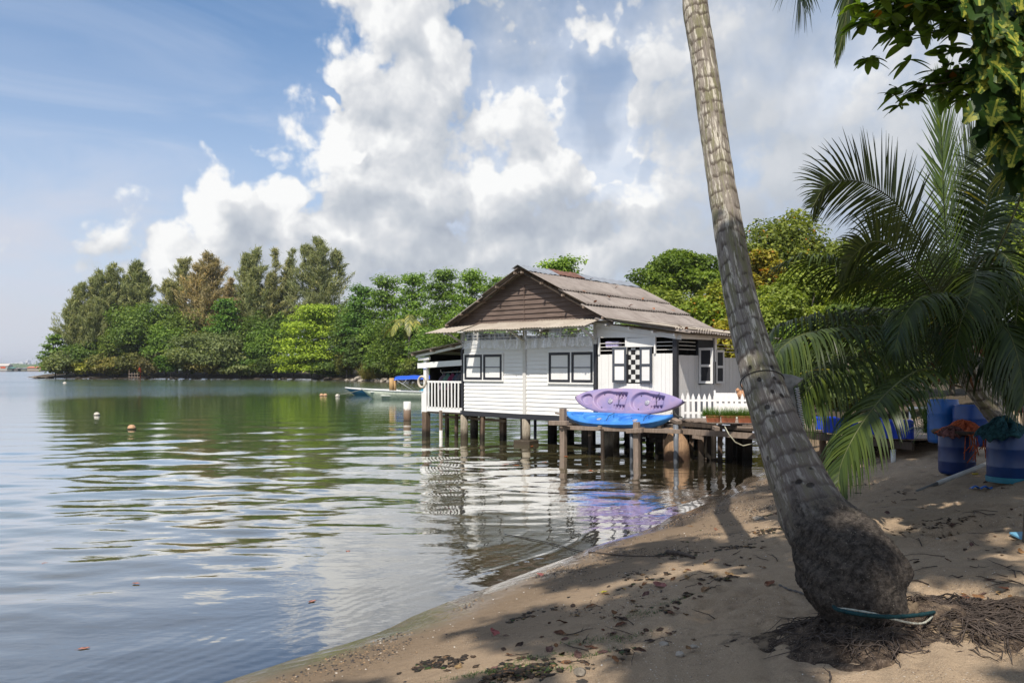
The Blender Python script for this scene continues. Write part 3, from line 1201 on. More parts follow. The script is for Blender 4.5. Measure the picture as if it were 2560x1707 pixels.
M['darkgrey'] = m_plain("dark_grey_paint", (0.075, 0.085, 0.105, 1), 0.5, 0.3, 0.15)
shutter(0.45, 1.07, M['darkgrey'], M['white'], (6.79, -0.06, 2.09), R(12), "left shutter with a dark frame and white panels", -1)
shutter(0.43, 1.07, M['darkgrey'], M['white'], (7.25, -0.06, 2.08), R(-5), "right shutter with a dark frame and white panels", 1)
shutter(0.47, 1.07, M['white_v'], M['black'], (LX + .02, 1.38, 2.06), R(-4), "shutter with a white frame and black panels standing open", 1)
shutter(0.47, 1.05, M['greywhite'], M['black'], (LX + .05, 2.46, 2.04), R(84), "shutter with a white frame and black panels folded back against the wall", 1)

# lean-to roof, two ragged layers
mb = MB()
yy = -0.38
while yy < 6.3:
    j = rr.uniform(-.02, .06)
    dz = rr.uniform(0, .02)
    corrug(mb, (5.85, yy, 4.03 + dz), (5.85, yy + .9, 4.03 + dz), (9.02 + j, yy + .9, 3.50 + dz + rr.uniform(-.01, .02)), (9.02 + j, yy, 3.50 + dz), wob=.006)
    yy += .84
mb.build("lean_to_roof", M['roof'], house)
mb = MB()
for (xa, xb, ya, yb, dz) in ((6.3, 8.6, -.45, .5, .055), (6.9, 8.9, .3, 1.4, .06), (6.2, 8.2, 1.6, 2.6, .055), (7.2, 9.05, 2.6, 3.6, .06)):
    f = lambda x: 4.03 - (x - 5.85) * .167 + dz
    corrug(mb, (xa, ya, f(xa)), (xa, yb, f(xa)), (xb, yb, f(xb) + .02), (xb, ya, f(xb) + .03), wob=.006)
mb.build("loose_sheet", M['awning'], house)
mb = MB()
for x in (6.2, 7.0, 7.8, 8.5):
    mb.box((x, 2.9, 3.90 - (x - 5.85) * .16), (0.05, 6.4, 0.06))
mb.build("purlin", M['greywhite'], house)

# --- porch on the left
porch = empty("porch", (0, 0, 0))
porch.parent = house
mb = MB()
mb.box((-1.87, -0.02, 1.95), (0.15, 0.13, 1.85))
mb.box((-1.90, -0.03, 1.25), (0.26, 0.15, 0.74))
mb.build("porch_post", M['white_v'], porch)
mb = MB()
mb.bar((-2.28, -0.05, 2.62), (-0.02, -0.05, 2.72), 0.05, 0.20)
mb.bar((-2.18, -0.1, 2.86), (-1.6, -0.1, 2.89), 0.09, 0.10)
mb.bar((-2.30, -0.12, 2.96), (0.02, -0.12, 3.30), 0.05, 0.09)
mb.build("porch_beam", M['white'], porch)
mb = MB()
yy = -0.35
while yy < 4.0:
    corrug(mb, (0.0, yy, 3.42), (0.0, yy + .9, 3.42), (-2.5, yy + .9, 3.08 + rr.uniform(-.01, .01)), (-2.5, yy, 3.08), wob=.005)
    yy += .86
mb.build("porch_roof", M['roof'], porch)
mb = MB()
for x in (-2.3, -1.3, -0.3):
    mb.box((x, 1.8, 3.02 + (x + 2.3) * .14), (0.07, 4.3, 0.07))
mb.build("purlin", M['oldwood'], porch)
pieces([((-0.90, -0.05, 2.03), (1.72, 0.05, 0.07))], "top_rail", M['white'], porch)
pieces([((-0.90, -0.05, 1.03), (1.78, 0.05, 0.17))], "bottom_rail", M['white'], porch)
for i in range(10):
    b = MB()
    b.box((-1.66 + i * 0.168 + rr.uniform(-.006, .006), -0.09, 1.58), (0.058, 0.025, 0.94), (0, rr.uniform(-.012, .012), 0))
    b.build("baluster", M['white_v'], porch)
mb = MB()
mb.box((-1.84, 1.75, 1.98), (0.03, 3.2, 2.1))  # added dark wall: its colour makes the porch opening read as unlit
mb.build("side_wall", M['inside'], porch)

# --- piles under the house


def pile(x, y, r, ztop, m, square=False, lean=(0, 0), name="pile", zb=None):
    zb0 = gz(*hw(x, y, 0).xy) - 0.4
    mb = MB()
    if square:
        mb.bar((x - lean[0], y - lean[1], zb0), (x, y, ztop), 2 * r, 2 * r, up=(0, 1, 0))
    else:
        mb.tube([(x - lean[0], y - lean[1], zb0), (x, y, 0.3), (x, y, ztop)], [r * 1.03, r, r * .98], 18)
    return mb.build(name, m, house)


pile(0.0, 0.05, 0.135, 0.88, M['conc'])
pile(2.83, 0.05, 0.145, 0.84, M['conc'])
pile(5.75, 0.9, 0.16, 0.86, M['conc'])
pile(-0.95, 1.6, 0.15, 0.88, M['conc'])
for (x, y, r) in ((0.9, 2.3, .13), (2.3, 2.2, .17), (3.9, 2.3, .16), (5.3, 2.6, .14), (6.9, 2.3, .16), (8.2, 2.4, .16), (1.5, 4.4, .15), (3.2, 4.3, .15), (5.0, 4.4, .15), (6.9, 4.4, .16),
                  (8.2, 4.4, .15), (0.2, 6.2, .15), (2.9, 6.3, .15), (5.6, 6.3, .15), (7.4, 1.0, .1), (8.3, 0.1, .11), (6.9, 0.3, .1), (4.6, 1.0, .12)):
    pile(x, y, r, 0.88, M['darkpile'], square=(y in (0.3, 1.0)))
for (x, y, r, ln) in ((-1.87, -.02, .11, (0, 0)), (-1.3, 0.5, .055, (0, 0)), (-0.62, 0.3, .05, (0.03, 0)), (0.95, 0.0, .055, (0.08, 0)), (1.35, 0.6, .09, (0, 0)), (-0.2, 1.2, .06, (0, 0))):
    pile(x, y, r, 0.92, M['pilewood'], True, ln)
mb = MB()
mb.tube([hw(0, 0, 0) * 0 + Vector((-1.02, -0.1, gz(*hw(-1.02, -.1, 0).xy) - .3)), Vector((-1.02, -0.1, 0.28))], 0.062, 14)
mb.build("pipe", M['pvc'], house)
mb = MB()
mb.box((-1.02, -0.1, 0.62), (0.09, 0.09, 0.75))
mb.build("pile", M['oldwood'], house)
mb = MB()
mb.tube([(1.75, 1.9, -1.5), (1.75, 1.9, .9)], 0.055, 12)
mb.build("pipe", M['greypvc'], house)
mb = MB()
mb.box((2.83, 0.05, 0.03), (0.62, 0.62, 0.22), (0, 0, R(8)))
mb.build("footing", M['conc'], house, bevel=0.02)
mb = MB()
mb.bar((-1.7, 0.5, 0.74), (1.6, 0.45, 0.70), 0.07, 0.09)
mb.bar((-1.9, 1.9, 0.84), (5.7, 1.9, 0.84), 0.1, 0.12)
mb.bar((0.0, 0.2, 0.84), (0.0, 6.2, 0.84), 0.1, 0.1)
mb.bar((2.83, 0.2, 0.84), (2.83, 6.2, 0.84), 0.1, 0.1)
mb.bar((5.7, 0.2, 0.84), (5.7, 6.2, 0.84), 0.1, 0.1)
mb.build("joist", M['oldwood'], house)


# ------------------------------------------------------------------ kayaks
def m_kayak(name, c, c2, c3):
    m, N = mat(name)
    P = objco(N)
    n = N.noise(P, 2.2, 5, 0.6)
    col = N.mix(N.mapr(n, 0.35, 0.65), c, c2)
    sc = N.noise(N.mapping(P, scale=(0.6, 2.0, 2.0)), 7.0, 5, 0.65, 0.8)
    col = N.mix(N.mapr(sc, 0.62, 0.70, 0, 0.8), col, c3)
    dirt = N.noise(P, 16, 5, 0.7)
    col = N.mix(N.mapr(dirt, 0.62, 0.76, 0, 0.5), col, (0.16, 0.12, 0.12, 1))
    finish(N, principled(N, col, 0.48, 0.4, bump(N, dirt, 0.15, 0.01)))
    return m


M['kayak_purple'] = m_kayak("faded_purple_plastic", (0.235, 0.205, 0.39, 1), (0.33, 0.245, 0.39, 1), (0.10, 0.15, 0.42, 1))
M['kayak_blue'] = m_kayak("faded_blue_plastic", (0.030, 0.155, 0.52, 1), (0.055, 0.24, 0.60, 1), (0.30, 0.45, 0.66, 1))
M['darkcord'] = m_plain("dark_cord", (0.03, 0.03, 0.03, 1), 0.7, 0.2)
M['rope'] = m_plain("pale_rope", (0.42, 0.40, 0.30, 1), 0.8, 0.2, 0.2, sc=40)
M['clear'] = m_plain("hatch_lid", (0.45, 0.44, 0.50, 1), 0.25, 0.6, 0.3, sc=20)


def sstep(a, b, x):
    t = min(1, max(0, (x - a) / (b - a)))
    return t * t * (3 - 2 * t)


def make_kayak(label, m, mp, stern_round=True):
    k = empty("kayak", label=label, cat="kayak", group="plastic kayaks on the wooden rack")
    L, W = 3.55, 0.80

    def hwid(u):
        e = 1 - abs(2 * u - 1) ** (3.2 if u < .5 else 2.05)
        if u < .5:
            return W / 2 * max(0.0, e) ** 0.62
        return W / 2 * max(0.0, e) ** 0.85

    def sheer(u):
        return 0.02 + 0.13 * abs(2 * u - 1) ** 3.2

    def recess(u, v):                       # v in -1..1 across
        d = 0.0
        for u0 in (0.155, 0.495):
            a, b = u0 + .015, u0 + 0.185          # seat bowl
            r = math.hypot((u - (u0 + .13)) / .115, v / .80)
            d = max(d, 0.10 * (1 - sstep(0.82, 1.0, r)))
            side = 1 - sstep(0.60, 0.72, abs(v))
            leg = sstep(u0 + .12, u0 + .16, u) * (1 - sstep(u0 + .30, u0 + .325, u)) * side
            d = max(d, 0.075 * leg)
            # foot wells with ribs on both sides of the ridge
            fw = sstep(u0 + .185, u0 + .20, u) * (1 - sstep(u0 + .30, u0 + .315, u)) * sstep(.20, .27, abs(v)) * (1 - sstep(.56, .66, abs(v)))
            rib = 0.5 + 0.5 * math.cos((u - u0) * 2 * math.pi / .030)
            d = max(d, fw * (0.10 + 0.075 * (1 - rib)))
        r = math.hypot((u - .105) / .055, v / .62)        # tank well at the stern
        d = max(d, 0.09 * (1 - sstep(.75, 1.0, r)))
        return d

    def deck(u, v):
        w = hwid(u)
        z = sheer(u) + 0.045 * (1 - abs(v) ** 2.4) - recess(u, v) * min(1, w / .25)
        z -= 0.02 * sstep(.9, 1.0, abs(v))
        return (L * (u - .5), v * w, z)
    mb = MB()
    mb.sheet(lambda a, b: deck(0.003 + a * .994, b * 2 - 1), 230, 54)
    o = mb.build("deck", m, k)
    mb = MB()

    def hull(u, b):
        v = b * 2 - 1
        w = hwid(u)
        dp = 0.25 * (1 - abs(2 * u - 1) ** 4.0) + .02
        z0 = deck(u, 1.0)[2]
        return (L * (u - .5), v * w * (1.0 + .03 * (1 - abs(v))), z0 - dp * (1 - abs(v) ** 3.0) ** .75)
    mb.sheet(lambda a, b: hull(0.003 + a * .994, 1 - b), 70, 26)
    mb.build("hull", m, k)
    for u0 in (0.155, 0.495):
        mb = MB()
        mb.lathe((L * (u0 + .158 - .5), 0.0, deck(u0 + .158, 0)[2] + .002), [(0.075, 0), (0.078, 0.014), (0.06, 0.022), (0.0, 0.024)], 20, False)
        h = mb.build("hatch", M['clear'], k)
        for sg in (-1, 1):
            mb = MB()
            mb.lathe((L * (u0 + .09 - .5), sg * .20, deck(u0 + .09, .5 * sg)[2]), [(0.018, 0), (0.018, .006), (0, .008)], 10, False)
            mb.build("drain_plug", M['darkcord'], k)
        mb = MB()
        mb.tube([(L * (u0 + .245 - .5), -.10, deck(u0 + .21, 0)[2] + .02), (L * (u0 + .25 - .5), 0.06, deck(u0 + .25, .2)[2] + .08), (L * (u0 + .262 - .5), 0.27, deck(u0 + .26, .8)[2] + .02)], 0.008, 6)
        mb.build("strap", M['darkcord'], k)
    for u in (.012, .985):
        mb = MB()
        x = L * (u - .5)
        z = deck(u, 0)[2]
        mb.tube([(x, -.02, z), (x + .01, -.03, z + .04), (x + .01, .03, z + .04), (x, .02, z)], 0.006, 6)
        mb.build("carry_loop", M['darkcord'], k)
    return k


def place_house(o, x, y, z, tilt, yaw=0.0, roll=0.0):
    o.matrix_world = HM @ Matrix.Translation((x, y, z)) @ Matrix.Rotation(yaw, 4, 'Z') @ Matrix.Rotation(roll, 4, 'Y') @ Matrix.Rotation(tilt, 4, 'X')


ky1 = make_kayak("faded purple kayak tipped on its side, both cockpits showing, behind the blue kayak", M['kayak_purple'], None)
place_house(ky1, 7.55, -1.10, 1.57, R(66), R(1.0), R(0.5))
ky2 = make_kayak("blue kayak lying flat on the rack below and in front of the purple kayak", M['kayak_blue'], None)
place_house(ky2, 7.47, -1.58, 1.10, R(20), R(-1.5), R(-.8))

# ------------------------------------------------------------------ kayak rack
rack = empty("kayak_rack", hw(7.1, -1.5, 0), HRZ, "rough timber rack of posts and beams standing in the water under the two kayaks", "rack")


def on_rack(name, m, fn, **kw):
    mb = MB()
    fn(mb)
    return mb.build(name, m, rack, **kw)


RO = Vector((7.1, -1.5, 0))


def rp(x, y, z):
    return Vector((x, y, z)) - RO


def seabed(x, y):
    return gz(*hw(x, y, 0).xy) - 0.3


for (x, y, zt, w) in ((5.86, -2.0, 1.36, .17), (8.36, -2.08, 1.08, .155), (5.95, -0.75, .95, .11), (8.45, -0.7, .98, .11), (7.15, -1.9, .82, .09)):
    on_rack("post", M['oldwood'] if y < -1.95 else M['darkwood'], lambda mb: mb.bar(rp(x + .02, y, seabed(x, y)), rp(x, y, zt), w, w * .85, up=(0, 1, 0)), bevel=0.01)
for a, b, w, h in (((5.45, -2.1, .93), (6.12, -2.12, .95), .13, .13), ((8.12, -2.18, .83), (8.62, -2.2, .87), .12, .12), ((5.62, -2.05, 1.22), (5.82, -2.05, 1.20), .05, .05)):
    on_rack("cleat", M['oldwood'], lambda mb: mb.bar(rp(*a), rp(*b), w, h), bevel=0.012)
for a, b in (((5.7, -1.92, .80), (9.5, -1.75, .86)), ((5.9, -2.15, .86), (5.9, -.1, .88)), ((8.4, -2.15, .87), (8.4, -.1, .88)), ((7.1, -2.0, .86), (7.1, -.1, .9)), ((5.6, -.9, .80), (9.2, -.85, .82))):
    on_rack("beam", M['oldwood'], lambda mb: mb.bar(rp(*a), rp(*b), .09, .11), bevel=0.008)

# posts of old moorings and pipes standing round the rack
free_piles = [("mooring_post", (6.65, -0.9, .9, .17), M['conc'], "round concrete pile in the water under the left half of the blue kayak"),
              ("mooring_post", (7.52, -0.6, .9, .11), M['darkpile'], "black pile with side blocks under the middle of the blue kayak"),
              ("mooring_post", (8.0, -0.4, .9, .05), M['darkpile'], "thin black pole under the kayaks, right of the pile with side blocks"),
              ("mooring_post", (8.75, -0.55, .9, .10), M['darkpile'], "thick black pile behind the rack's right front post"),
              ("drain_pipe", (8.88, -0.35, .95, .065), M['greypvc'], "grey plastic pipe standing in the water under the right ends of the kayaks"),
              ("drain_pipe", (9.08, -1.25, 1.0, .07), M['greypvc'], "grey plastic pipe standing just left of the big earthenware pipe"),
              ("drain_pipe", (7.98, -1.72, .85, .05), M['greypvc'], "thin grey plastic pipe beside the rack's right front post")]
for nm, (x, y, zt, r), m, lab in free_piles:
    p = hw(x, y, 0)
    mb = MB()
    zb = gz(p.x, p.y) - .3
    mb.tube([(0, 0, zb), (0.01, 0, .3), (0, 0, zt)], r, 16)
    if "side blocks" in lab:
        mb.box((0, 0, .60), (.50, .2, .14), (0, 0, .2))
        mb.box((0, 0, .45), (.3, .3, .1), (0, 0, .5))
    o = mb.build(nm, m, None, (p.x, p.y, 0))
    tag(o, lab, "pile" if nm == "mooring_post" else "pipe")

# big earthenware pipe standing at the deck's corner
p = at(1693, 1150)
mb = MB()
mb.lathe((0, 0, -.5), [(.30, 0), (.33, .35), (.35, .6), (.35, .85), (.31, 1.05), (.22, 1.2), (.16, 1.32), (.15, 1.4), (.12, 1.4)], 32)
M['claypipe'] = m_pile("stained_earthenware", (0.46, 0.29, 0.17, 1), (0.10, 0.06, 0.04, 1))
o = mb.build("earthenware_pipe", M['claypipe'], None, (p.x, p.y, 0), (R(3), R(-5), 0))
tag(o, "big orange brown earthenware jar shaped pipe standing in the water under the deck's corner", "pipe")

# pile out in the water left of the porch
p = at(1018, 1052)
mb = MB()
mb.tube([(0, 0, -1.6), (0, 0, .3), (0, 0, 0.93)], [.185, .18, .175], 20)
m, N = mat("half_painted_pile")
P = worldpos(N)
z = N.n('ShaderNodeSeparateXYZ', ins={0: P}).outputs[2]
n = N.noise(P, 6, 4, .6)
zz = N.math('ADD', z, N.math('MULTIPLY', n, .2))
finish(N, principled(N, N.ramp(zz, [(0.05, (.05, .04, .03)), (0.3, (.23, .15, .10)), (0.62, (.27, .20, .15)), (0.68, (.62, .60, .56)), (1, (.66, .64, .60))]), .8, .2, bump(N, n, .4, .02)))
o = mb.build("mooring_post", m, None, (p.x, p.y, 0))
tag(o, "round post standing alone in the water left of the porch, white above and brown below", "pile")

# ------------------------------------------------------------------ deck
deck = empty("wooden_deck", (6.1, 20.0, 0), 0, "weathered wooden deck on posts joining the house to the beach", "deck")
DO = Vector((6.1, 20.0, 0))
DZ = 1.08


def deck_run(a, b, back, z, w=0.14):
    """planks laid side by side from a to b, each running back by the vector back"""
    a, b, back = Vector((*a, z)), Vector((*b, z)), Vector((*back, 0))
    L = (b - a).length
    d = (b - a) / L
    n = int(L / w)
    mb = MB()
    for i in range(n):
        c = a + d * (w * (i + .5))
        e = rr.uniform(-.05, .06)
        q0, q1 = c - back.normalized() * e, c + back
        q0.z += rr.uniform(-.004, .004)
        q1.z = q0.z
        mb.bar(q0 - DO, q1 - DO, w - .012, .035)
    return mb


mb = deck_run((4.5, 22.1), (6.12, 20.0), (2.6, 2.0), DZ)
mb.build("planks", M['oldwood'], deck)
mb = deck_run((6.12, 20.0), (7.95, 15.9), (6.0, 2.7), DZ + .005)
mb.build("planks", M['oldwood'], deck)
mb = MB()
mb.bar(Vector((4.45, 22.05, .99)) - DO, Vector((6.12, 19.95, .99)) - DO, .06, .10)
mb.build("edge_beam", M['darkwood'], deck)
mb = MB()
mb.bar(Vector((4.35, 22.2, .80)) - DO, Vector((6.3, 19.75, .82)) - DO, .07, .15)
mb.build("edge_beam", M['oldwood'], deck)
mb = MB()
mb.bar(Vector((6.1, 20.0, .97)) - DO, Vector((7.95, 15.85, .97)) - DO, .07, .15)
mb.build("edge_beam", M['darkwood'], deck)
mb = MB()
mb.bar(Vector((5.6, 19.9, 1.055)) - DO, Vector((7.35, 19.4, 1.04)) - DO, .22, .035)
mb.build("loose_board", M['oldwood'], deck)
for (px, py, w, zt, mm) in ((1728, 1148, .10, .95, 'pilewood'), (1752, 1152, .13, .72, 'pilewood'), (1772, 1150, .1, .95, 'darkpile'), (1800, 1155, .11, .9, 'pilewood'), (1822, 1150, .16, .95, 'darkpile'),
                            (1848, 1146, .14, .95, 'darkpile'), (1868, 1150, .22, .95, 'darkpile'), (1710, 1140, .12, .9, 'darkpile'), (1785, 1128, .12, .9, 'darkpile'), (1838, 1130, .16, .9, 'darkpile'),
                            (1955, 1150, .12, .97, 'pilewood'), (2057, 1148, .12, .97, 'oldwood'), (2078, 1150, .10, .97, 'oldwood'), (2102, 1148, .13, .97, 'oldwood'), (2160, 1146, .14, .97, 'darkpile'),
                            (2010, 1130, .13, .97, 'darkpile'), (2130, 1128, .13, .97, 'darkpile')):
    g = on_ground(px, py) if px > 1870 else at(px, py)
    zb = gz(g.x, g.y) - .3
    mb = MB()
    mb.bar(Vector((g.x, g.y, zb)) - DO, Vector((g.x, g.y, zt)) - DO, w, w)
    mb.build("post", M[mm], deck)
g = on_ground(2234, 1157)
mb = MB()
mb.tube([Vector((g.x, g.y, -.2)) + Vector((0, 0, gz(g.x, g.y))) - DO, Vector((g.x - .01, g.y, .93)) - DO], .045, 16)
mb.build("post", M['pvc'], deck)['label'] = "white plastic pipe used as a post"
for (px, py, Y, s) in ((1690, 1052, 21.7, .28), (1745, 1093, 21, .22), (1790, 1070, 20.4, .2)):
    q = at_y(px, py, Y)
    mb = MB()
    mb.box(q - DO, (s * 1.2, s * .6, .09), (rr.uniform(-.1, .1), rr.uniform(-.2, .2), rr.uniform(0, 2)))
    mb.build("wood_block", M['oldwood'], deck)
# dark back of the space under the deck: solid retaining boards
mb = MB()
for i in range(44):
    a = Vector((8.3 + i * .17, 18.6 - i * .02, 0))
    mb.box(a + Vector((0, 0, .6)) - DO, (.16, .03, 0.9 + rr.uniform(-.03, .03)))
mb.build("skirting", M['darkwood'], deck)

# ------------------------------------------------------------------ picket fence
fence = empty("picket_fence", (5.7, 22.9, DZ), 0, "low white picket fence standing on the deck beside the house corner", "fence")
FO = Vector((5.7, 22.9, DZ))
fa, fb = Vector((4.85, 22.95, DZ)), Vector((6.75, 22.75, DZ))
fd = (fb - fa).normalized()
L = (fb - fa).length
for zz in (0.16, 0.52):
    mb = MB()
    mb.bar(fa + Vector((0, .03, zz)) - FO, fb + Vector((0, .03, zz)) - FO, .022, .06)
    mb.build("rail", M['white'], fence)
npk = 13
for i in range(npk):
    c = fa + fd * (L * (i + .3) / (npk - .4))
    h = 0.70 + rr.uniform(-.015, .02)
    w = 0.088
    ang = math.atan2(fd.y, fd.x)
    mb = MB()
    t = .018
    out = [(-w / 2, 0), (w / 2, 0), (w / 2, h - .11), (0.006, h), (-.006, h), (-w / 2, h - .11)]
    tl = rr.uniform(-.02, .02)
    vs = [(x + z * tl, -t / 2, z + .02) for x, z in out] + [(x + z * tl, t / 2, z + .02) for x, z in out]
    n = len(out)
    mb.add(vs, [tuple(range(n)), tuple(reversed(range(n, 2 * n)))] + [(i2, i2 + n, (i2 + 1) % n + n, (i2 + 1) % n) for i2 in range(n)])
    mb.build("picket", M['white_v'], fence, c - FO, (0, 0, ang + rr.uniform(-.05, .05)))
# white panel behind it
mb = MB()
for zc in (.28, .58):
    mb.box((0, 0, zc), (1.3, .03, .24))
for xx in (-.62, 0, .62):
    mb.box((xx, .02, .4), (.05, .05, .75))
o = mb.build("board_panel", M['white'], None, (6.55, 23.35, DZ + .02), (0, 0, R(-6)))
tag(o, "white boarded panel standing behind the right half of the picket fence", "panel")

# ------------------------------------------------------------------ planters
M['greenery'] = None


def leaf_mat(name, trans=0.5, rough=0.45, spec=0.35, hue=0.0):
    """foliage: the object's own colour, varied leaf by leaf"""
    m, N = mat(name)
    oc = N.n('ShaderNodeObjectInfo').outputs['Color']
    r = N.n('ShaderNodeAttribute', attribute_name='rnd').outputs['Fac']
    k = N.n('ShaderNodeAttribute', attribute_name='kind').outputs['Fac']
    v = N.ramp(r, [(0.0, (0.55, 0.60, 0.55)), (0.5, (1.0, 1.0, 1.0)), (0.85, (1.45, 1.35, 1.1)), (1.0, (1.9, 1.6, 1.2))])
    c = N.mix(1.0, oc, v, 'MULTIPLY')
    old = N.ramp(k, [(0.0, (0.40, 0.11, 0.02)), (0.5, (0.50, 0.26, 0.03)), (1.0, (0.42, 0.36, 0.04))])
    c = N.mix(N.math('GREATER_THAN', k, 0.001), c, old)
    b = N.n('ShaderNodeBsdfPrincipled')
    N.put(b.inputs['Base Color'], c)
    b.inputs['Roughness'].default_value = rough
    b.inputs['Specular IOR Level'].default_value = spec
    t = N.n('ShaderNodeBsdfTranslucent')
    N.put(t.inputs[0], N.mix(1.0, c, (1.25, 1.35, 0.6, 1), 'MULTIPLY', False))
    mx = N.n('ShaderNodeMixShader')
    mx.inputs[0].default_value = trans
    N.put(mx.inputs[1], b)
    N.put(mx.inputs[2], t)
    finish(N, mx.outputs[0])
    return m


M['leaf'] = leaf_mat("leaf", 0.34, 0.5, 0.2)
M['blade'] = leaf_mat("palm_leaflet", 0.17, 0.42, 0.35)


def set_col(o, c):
    o.color = (*c[:3], 1.0)
    return o


def blades(n, base, length, spread, r, w=0.012, seg=3, droop=0.6, rndp=0.0):
    """arching grass-like blades from around base; returns verts, quads, rnd"""
    V, Fc, rn = [], [], []
    for i in range(n):
        bx = base[0] + r.uniform(-1, 1) * spread[0]
        by = base[1] + r.uniform(-1, 1) * spread[1]
        a = r.uniform(0, 2 * math.pi)
        tilt = r.uniform(0.1, 1.0)
        L = length * r.uniform(.55, 1.1)
        d = np.array([math.cos(a) * tilt, math.sin(a) * tilt, 1.0])
        d /= np.linalg.norm(d)
        s = np.array([-math.sin(a), math.cos(a), 0.0])
        p = np.array([bx, by, base[2]])
        b0 = len(V)
        for k in range(seg + 1):
            t = k / seg
            ww = w * (1 - t * .9)
            V.append(p - s * ww / 2)
            V.append(p + s * ww / 2)
            d = d + np.array([0, 0, -droop * tilt / seg * 1.6])
            d /= np.linalg.norm(d)
            p = p + d * L / seg
        q = r.uniform()
        for k in range(seg):
            Fc.append((b0 + 2 * k, b0 + 2 * k + 1, b0 + 2 * k + 3, b0 + 2 * k + 2))
            rn.append(q)
    return np.array(V), np.array(Fc), np.array(rn)


def blade_obj(name, n, base, length, spread, color, parent=None, w=.012, seed=1, droop=.6, loc=None, seg=3):
    r = np.random.default_rng(seed)
    V, Fc, rn = blades(n, base, length, spread, r, w, seg, droop)
    me = np_mesh(name, V, Fc, True, {'rnd': rn, 'kind': np.zeros(len(rn))})
    return set_col(link_mesh(name, me, M['blade'], parent, loc), color)


for i, (px, lab) in enumerate(((1783, "left terracotta trough of feathery green plants on the deck edge, plants spilling over its end"),
                               (1821, "middle terracotta trough of feathery green plants on the deck edge"),
                               (1863, "right terracotta trough of feathery green plants on the deck edge, nearest the palm trunk"))):
    Y = 20.55 - i * .12
    q = at_y(px, 1060, Y)
    e = empty("planter", (q.x, Y, DZ + .055), R(-12), lab, "planter", "terracotta planters on the deck")
    mb = MB()
    w0, w1, d0, d1, h = .16, .185, .08, .10, .15
    out = [(-w0, -d0, 0), (w0, -d0, 0), (w0, d0, 0), (-w0, d0, 0), (-w1, -d1, h), (w1, -d1, h), (w1, d1, h), (-w1, d1, h),
           (-w1 - .012, -d1 - .012, h), (w1 + .012, -d1 - .012, h), (w1 + .012, d1 + .012, h), (-w1 - .012, d1 + .012, h),
           (-w1 - .012, -d1 - .012, h + .03), (w1 + .012, -d1 - .012, h + .03), (w1 + .012, d1 + .012, h + .03), (-w1 - .012, d1 + .012, h + .03)]
    fs = [(3, 2, 1, 0)]
    for b in (0, 4, 8):
        fs += [(b + k, b + (k + 1) % 4, b + 4 + (k + 1) % 4, b + 4 + k) for k in range(4)]
    mb.add(out, fs)
    mb.box((0, 0, h + .01), (2 * w1, 2 * d1, .015))
    mb.build("trough", M['terra'], e)
    blade_obj("plant", 1100, (0 - (.06 if i == 0 else 0), 0, h), .27, (.20, .08), (0.11, 0.20, 0.03), e, .008, 40 + i, 1.0)

# ------------------------------------------------------------------ small things on and round the deck
mb = MB()
path = [at_y(1812, 1066, 20.2), at_y(1822, 1085, 20.0), at_y(1838, 1105, 20.0), at_y(1858, 1114, 20.0), at_y(1880, 1109, 20.0), at_y(1905, 1094, 20.0), at_y(1925, 1068, 20.1)]
mb.tube(path, .016, 8)
tag(mb.build("garden_hose", M['rope']), "pale hose hanging in a loop below the deck edge under the planters", "hose")
mb = MB()
path = [at_y(x, y, 21.9) for x, y in ((1681, 1020), (1686, 1032), (1694, 1040), (1706, 1043))]
mb.tube(path, .02, 8)
tag(mb.build("rope", M['rope']), "short pale rope hanging behind the right tip of the purple kayak", "rope")
# lilac basket behind the slats
q = hw(6.22, .12, 3.24)
mb = MB()
mb.box((0, 0, 0), (.44, .18, .19), taper=1.12)
for k in range(7):
    mb.box((-.18 + k * .06, -.105, 0), (.018, .02, .14))
M['lilac'] = m_plain("lilac_plastic", (0.52, 0.47, 0.72, 1), .4, .4, .1)
o = mb.build("plastic_basket", M['lilac'], None, q, (0, 0, HRZ))
tag(o, "lilac plastic basket on the shelf behind the slats above the left shutter", "basket")
# terracotta ornament
q = at_y(1852, 972, 23.3)
mb = MB()
mb.lathe((0, 0, -.28), [(.05, 0), (.11, .03), (.13, .12), (.10, .20), (.06, .24)], 14)
mb.lathe((.07, 0, -.05), [(.02, 0), (.05, .05), (.045, .12), (.06, .17), (.03, .22), (0, .23)], 12)
mb.lathe((-.09, 0, -.10), [(.03, 0), (.06, .05), (.05, .10), (0, .13)], 12)
o = mb.build("clay_ornament", m_plain("pale_clay", (.55, .30, .17, 1), .8, .2, .25), None, q)
tag(o, "small lumpy orange clay ornament standing behind the white panel beside the palm trunk", "ornament")

# clothes rack with shirts in the porch
crk = empty("clothes_rack", hw(-.9, .55, 1.0), HRZ, "thin white clothes rail on legs inside the dark porch", "clothes rack")
mb = MB()
mb.tube([(-.78, 0, 1.48), (-.78, 0, 1.40), (-.72, 0, 1.36), (.60, 0, 1.42), (.64, 0, 1.44), (.65, 0, 1.52)], .016, 8)
mb.build("rail", M['pvc'], crk)
for x in (-.68, .55):
    mb = MB()
    mb.tube([(x, 0, 1.37), (x, 0, .0)], .014, 8)
    mb.build("leg", M['pvc'], crk)


def shirt_mesh(seed):
    r = random.Random(seed)
    ph = r.uniform(0, 6)

    def fn(u, v):
        wd = .085 + .13 * min(1, v * 3.0) ** .6 + .03 * v
        x = (u - .5) * 2 * wd * .28
        y = (u - .5) * 2 * wd
        return (x + .018 * math.sin(u * 14 + ph) * v, y, -.04 - v * .62 - .09 * (abs(u - .5) * 2) ** 2 * (1 - v))
    mb = MB()
    mb.sheet(fn, 18, 10, .006)
    return mb


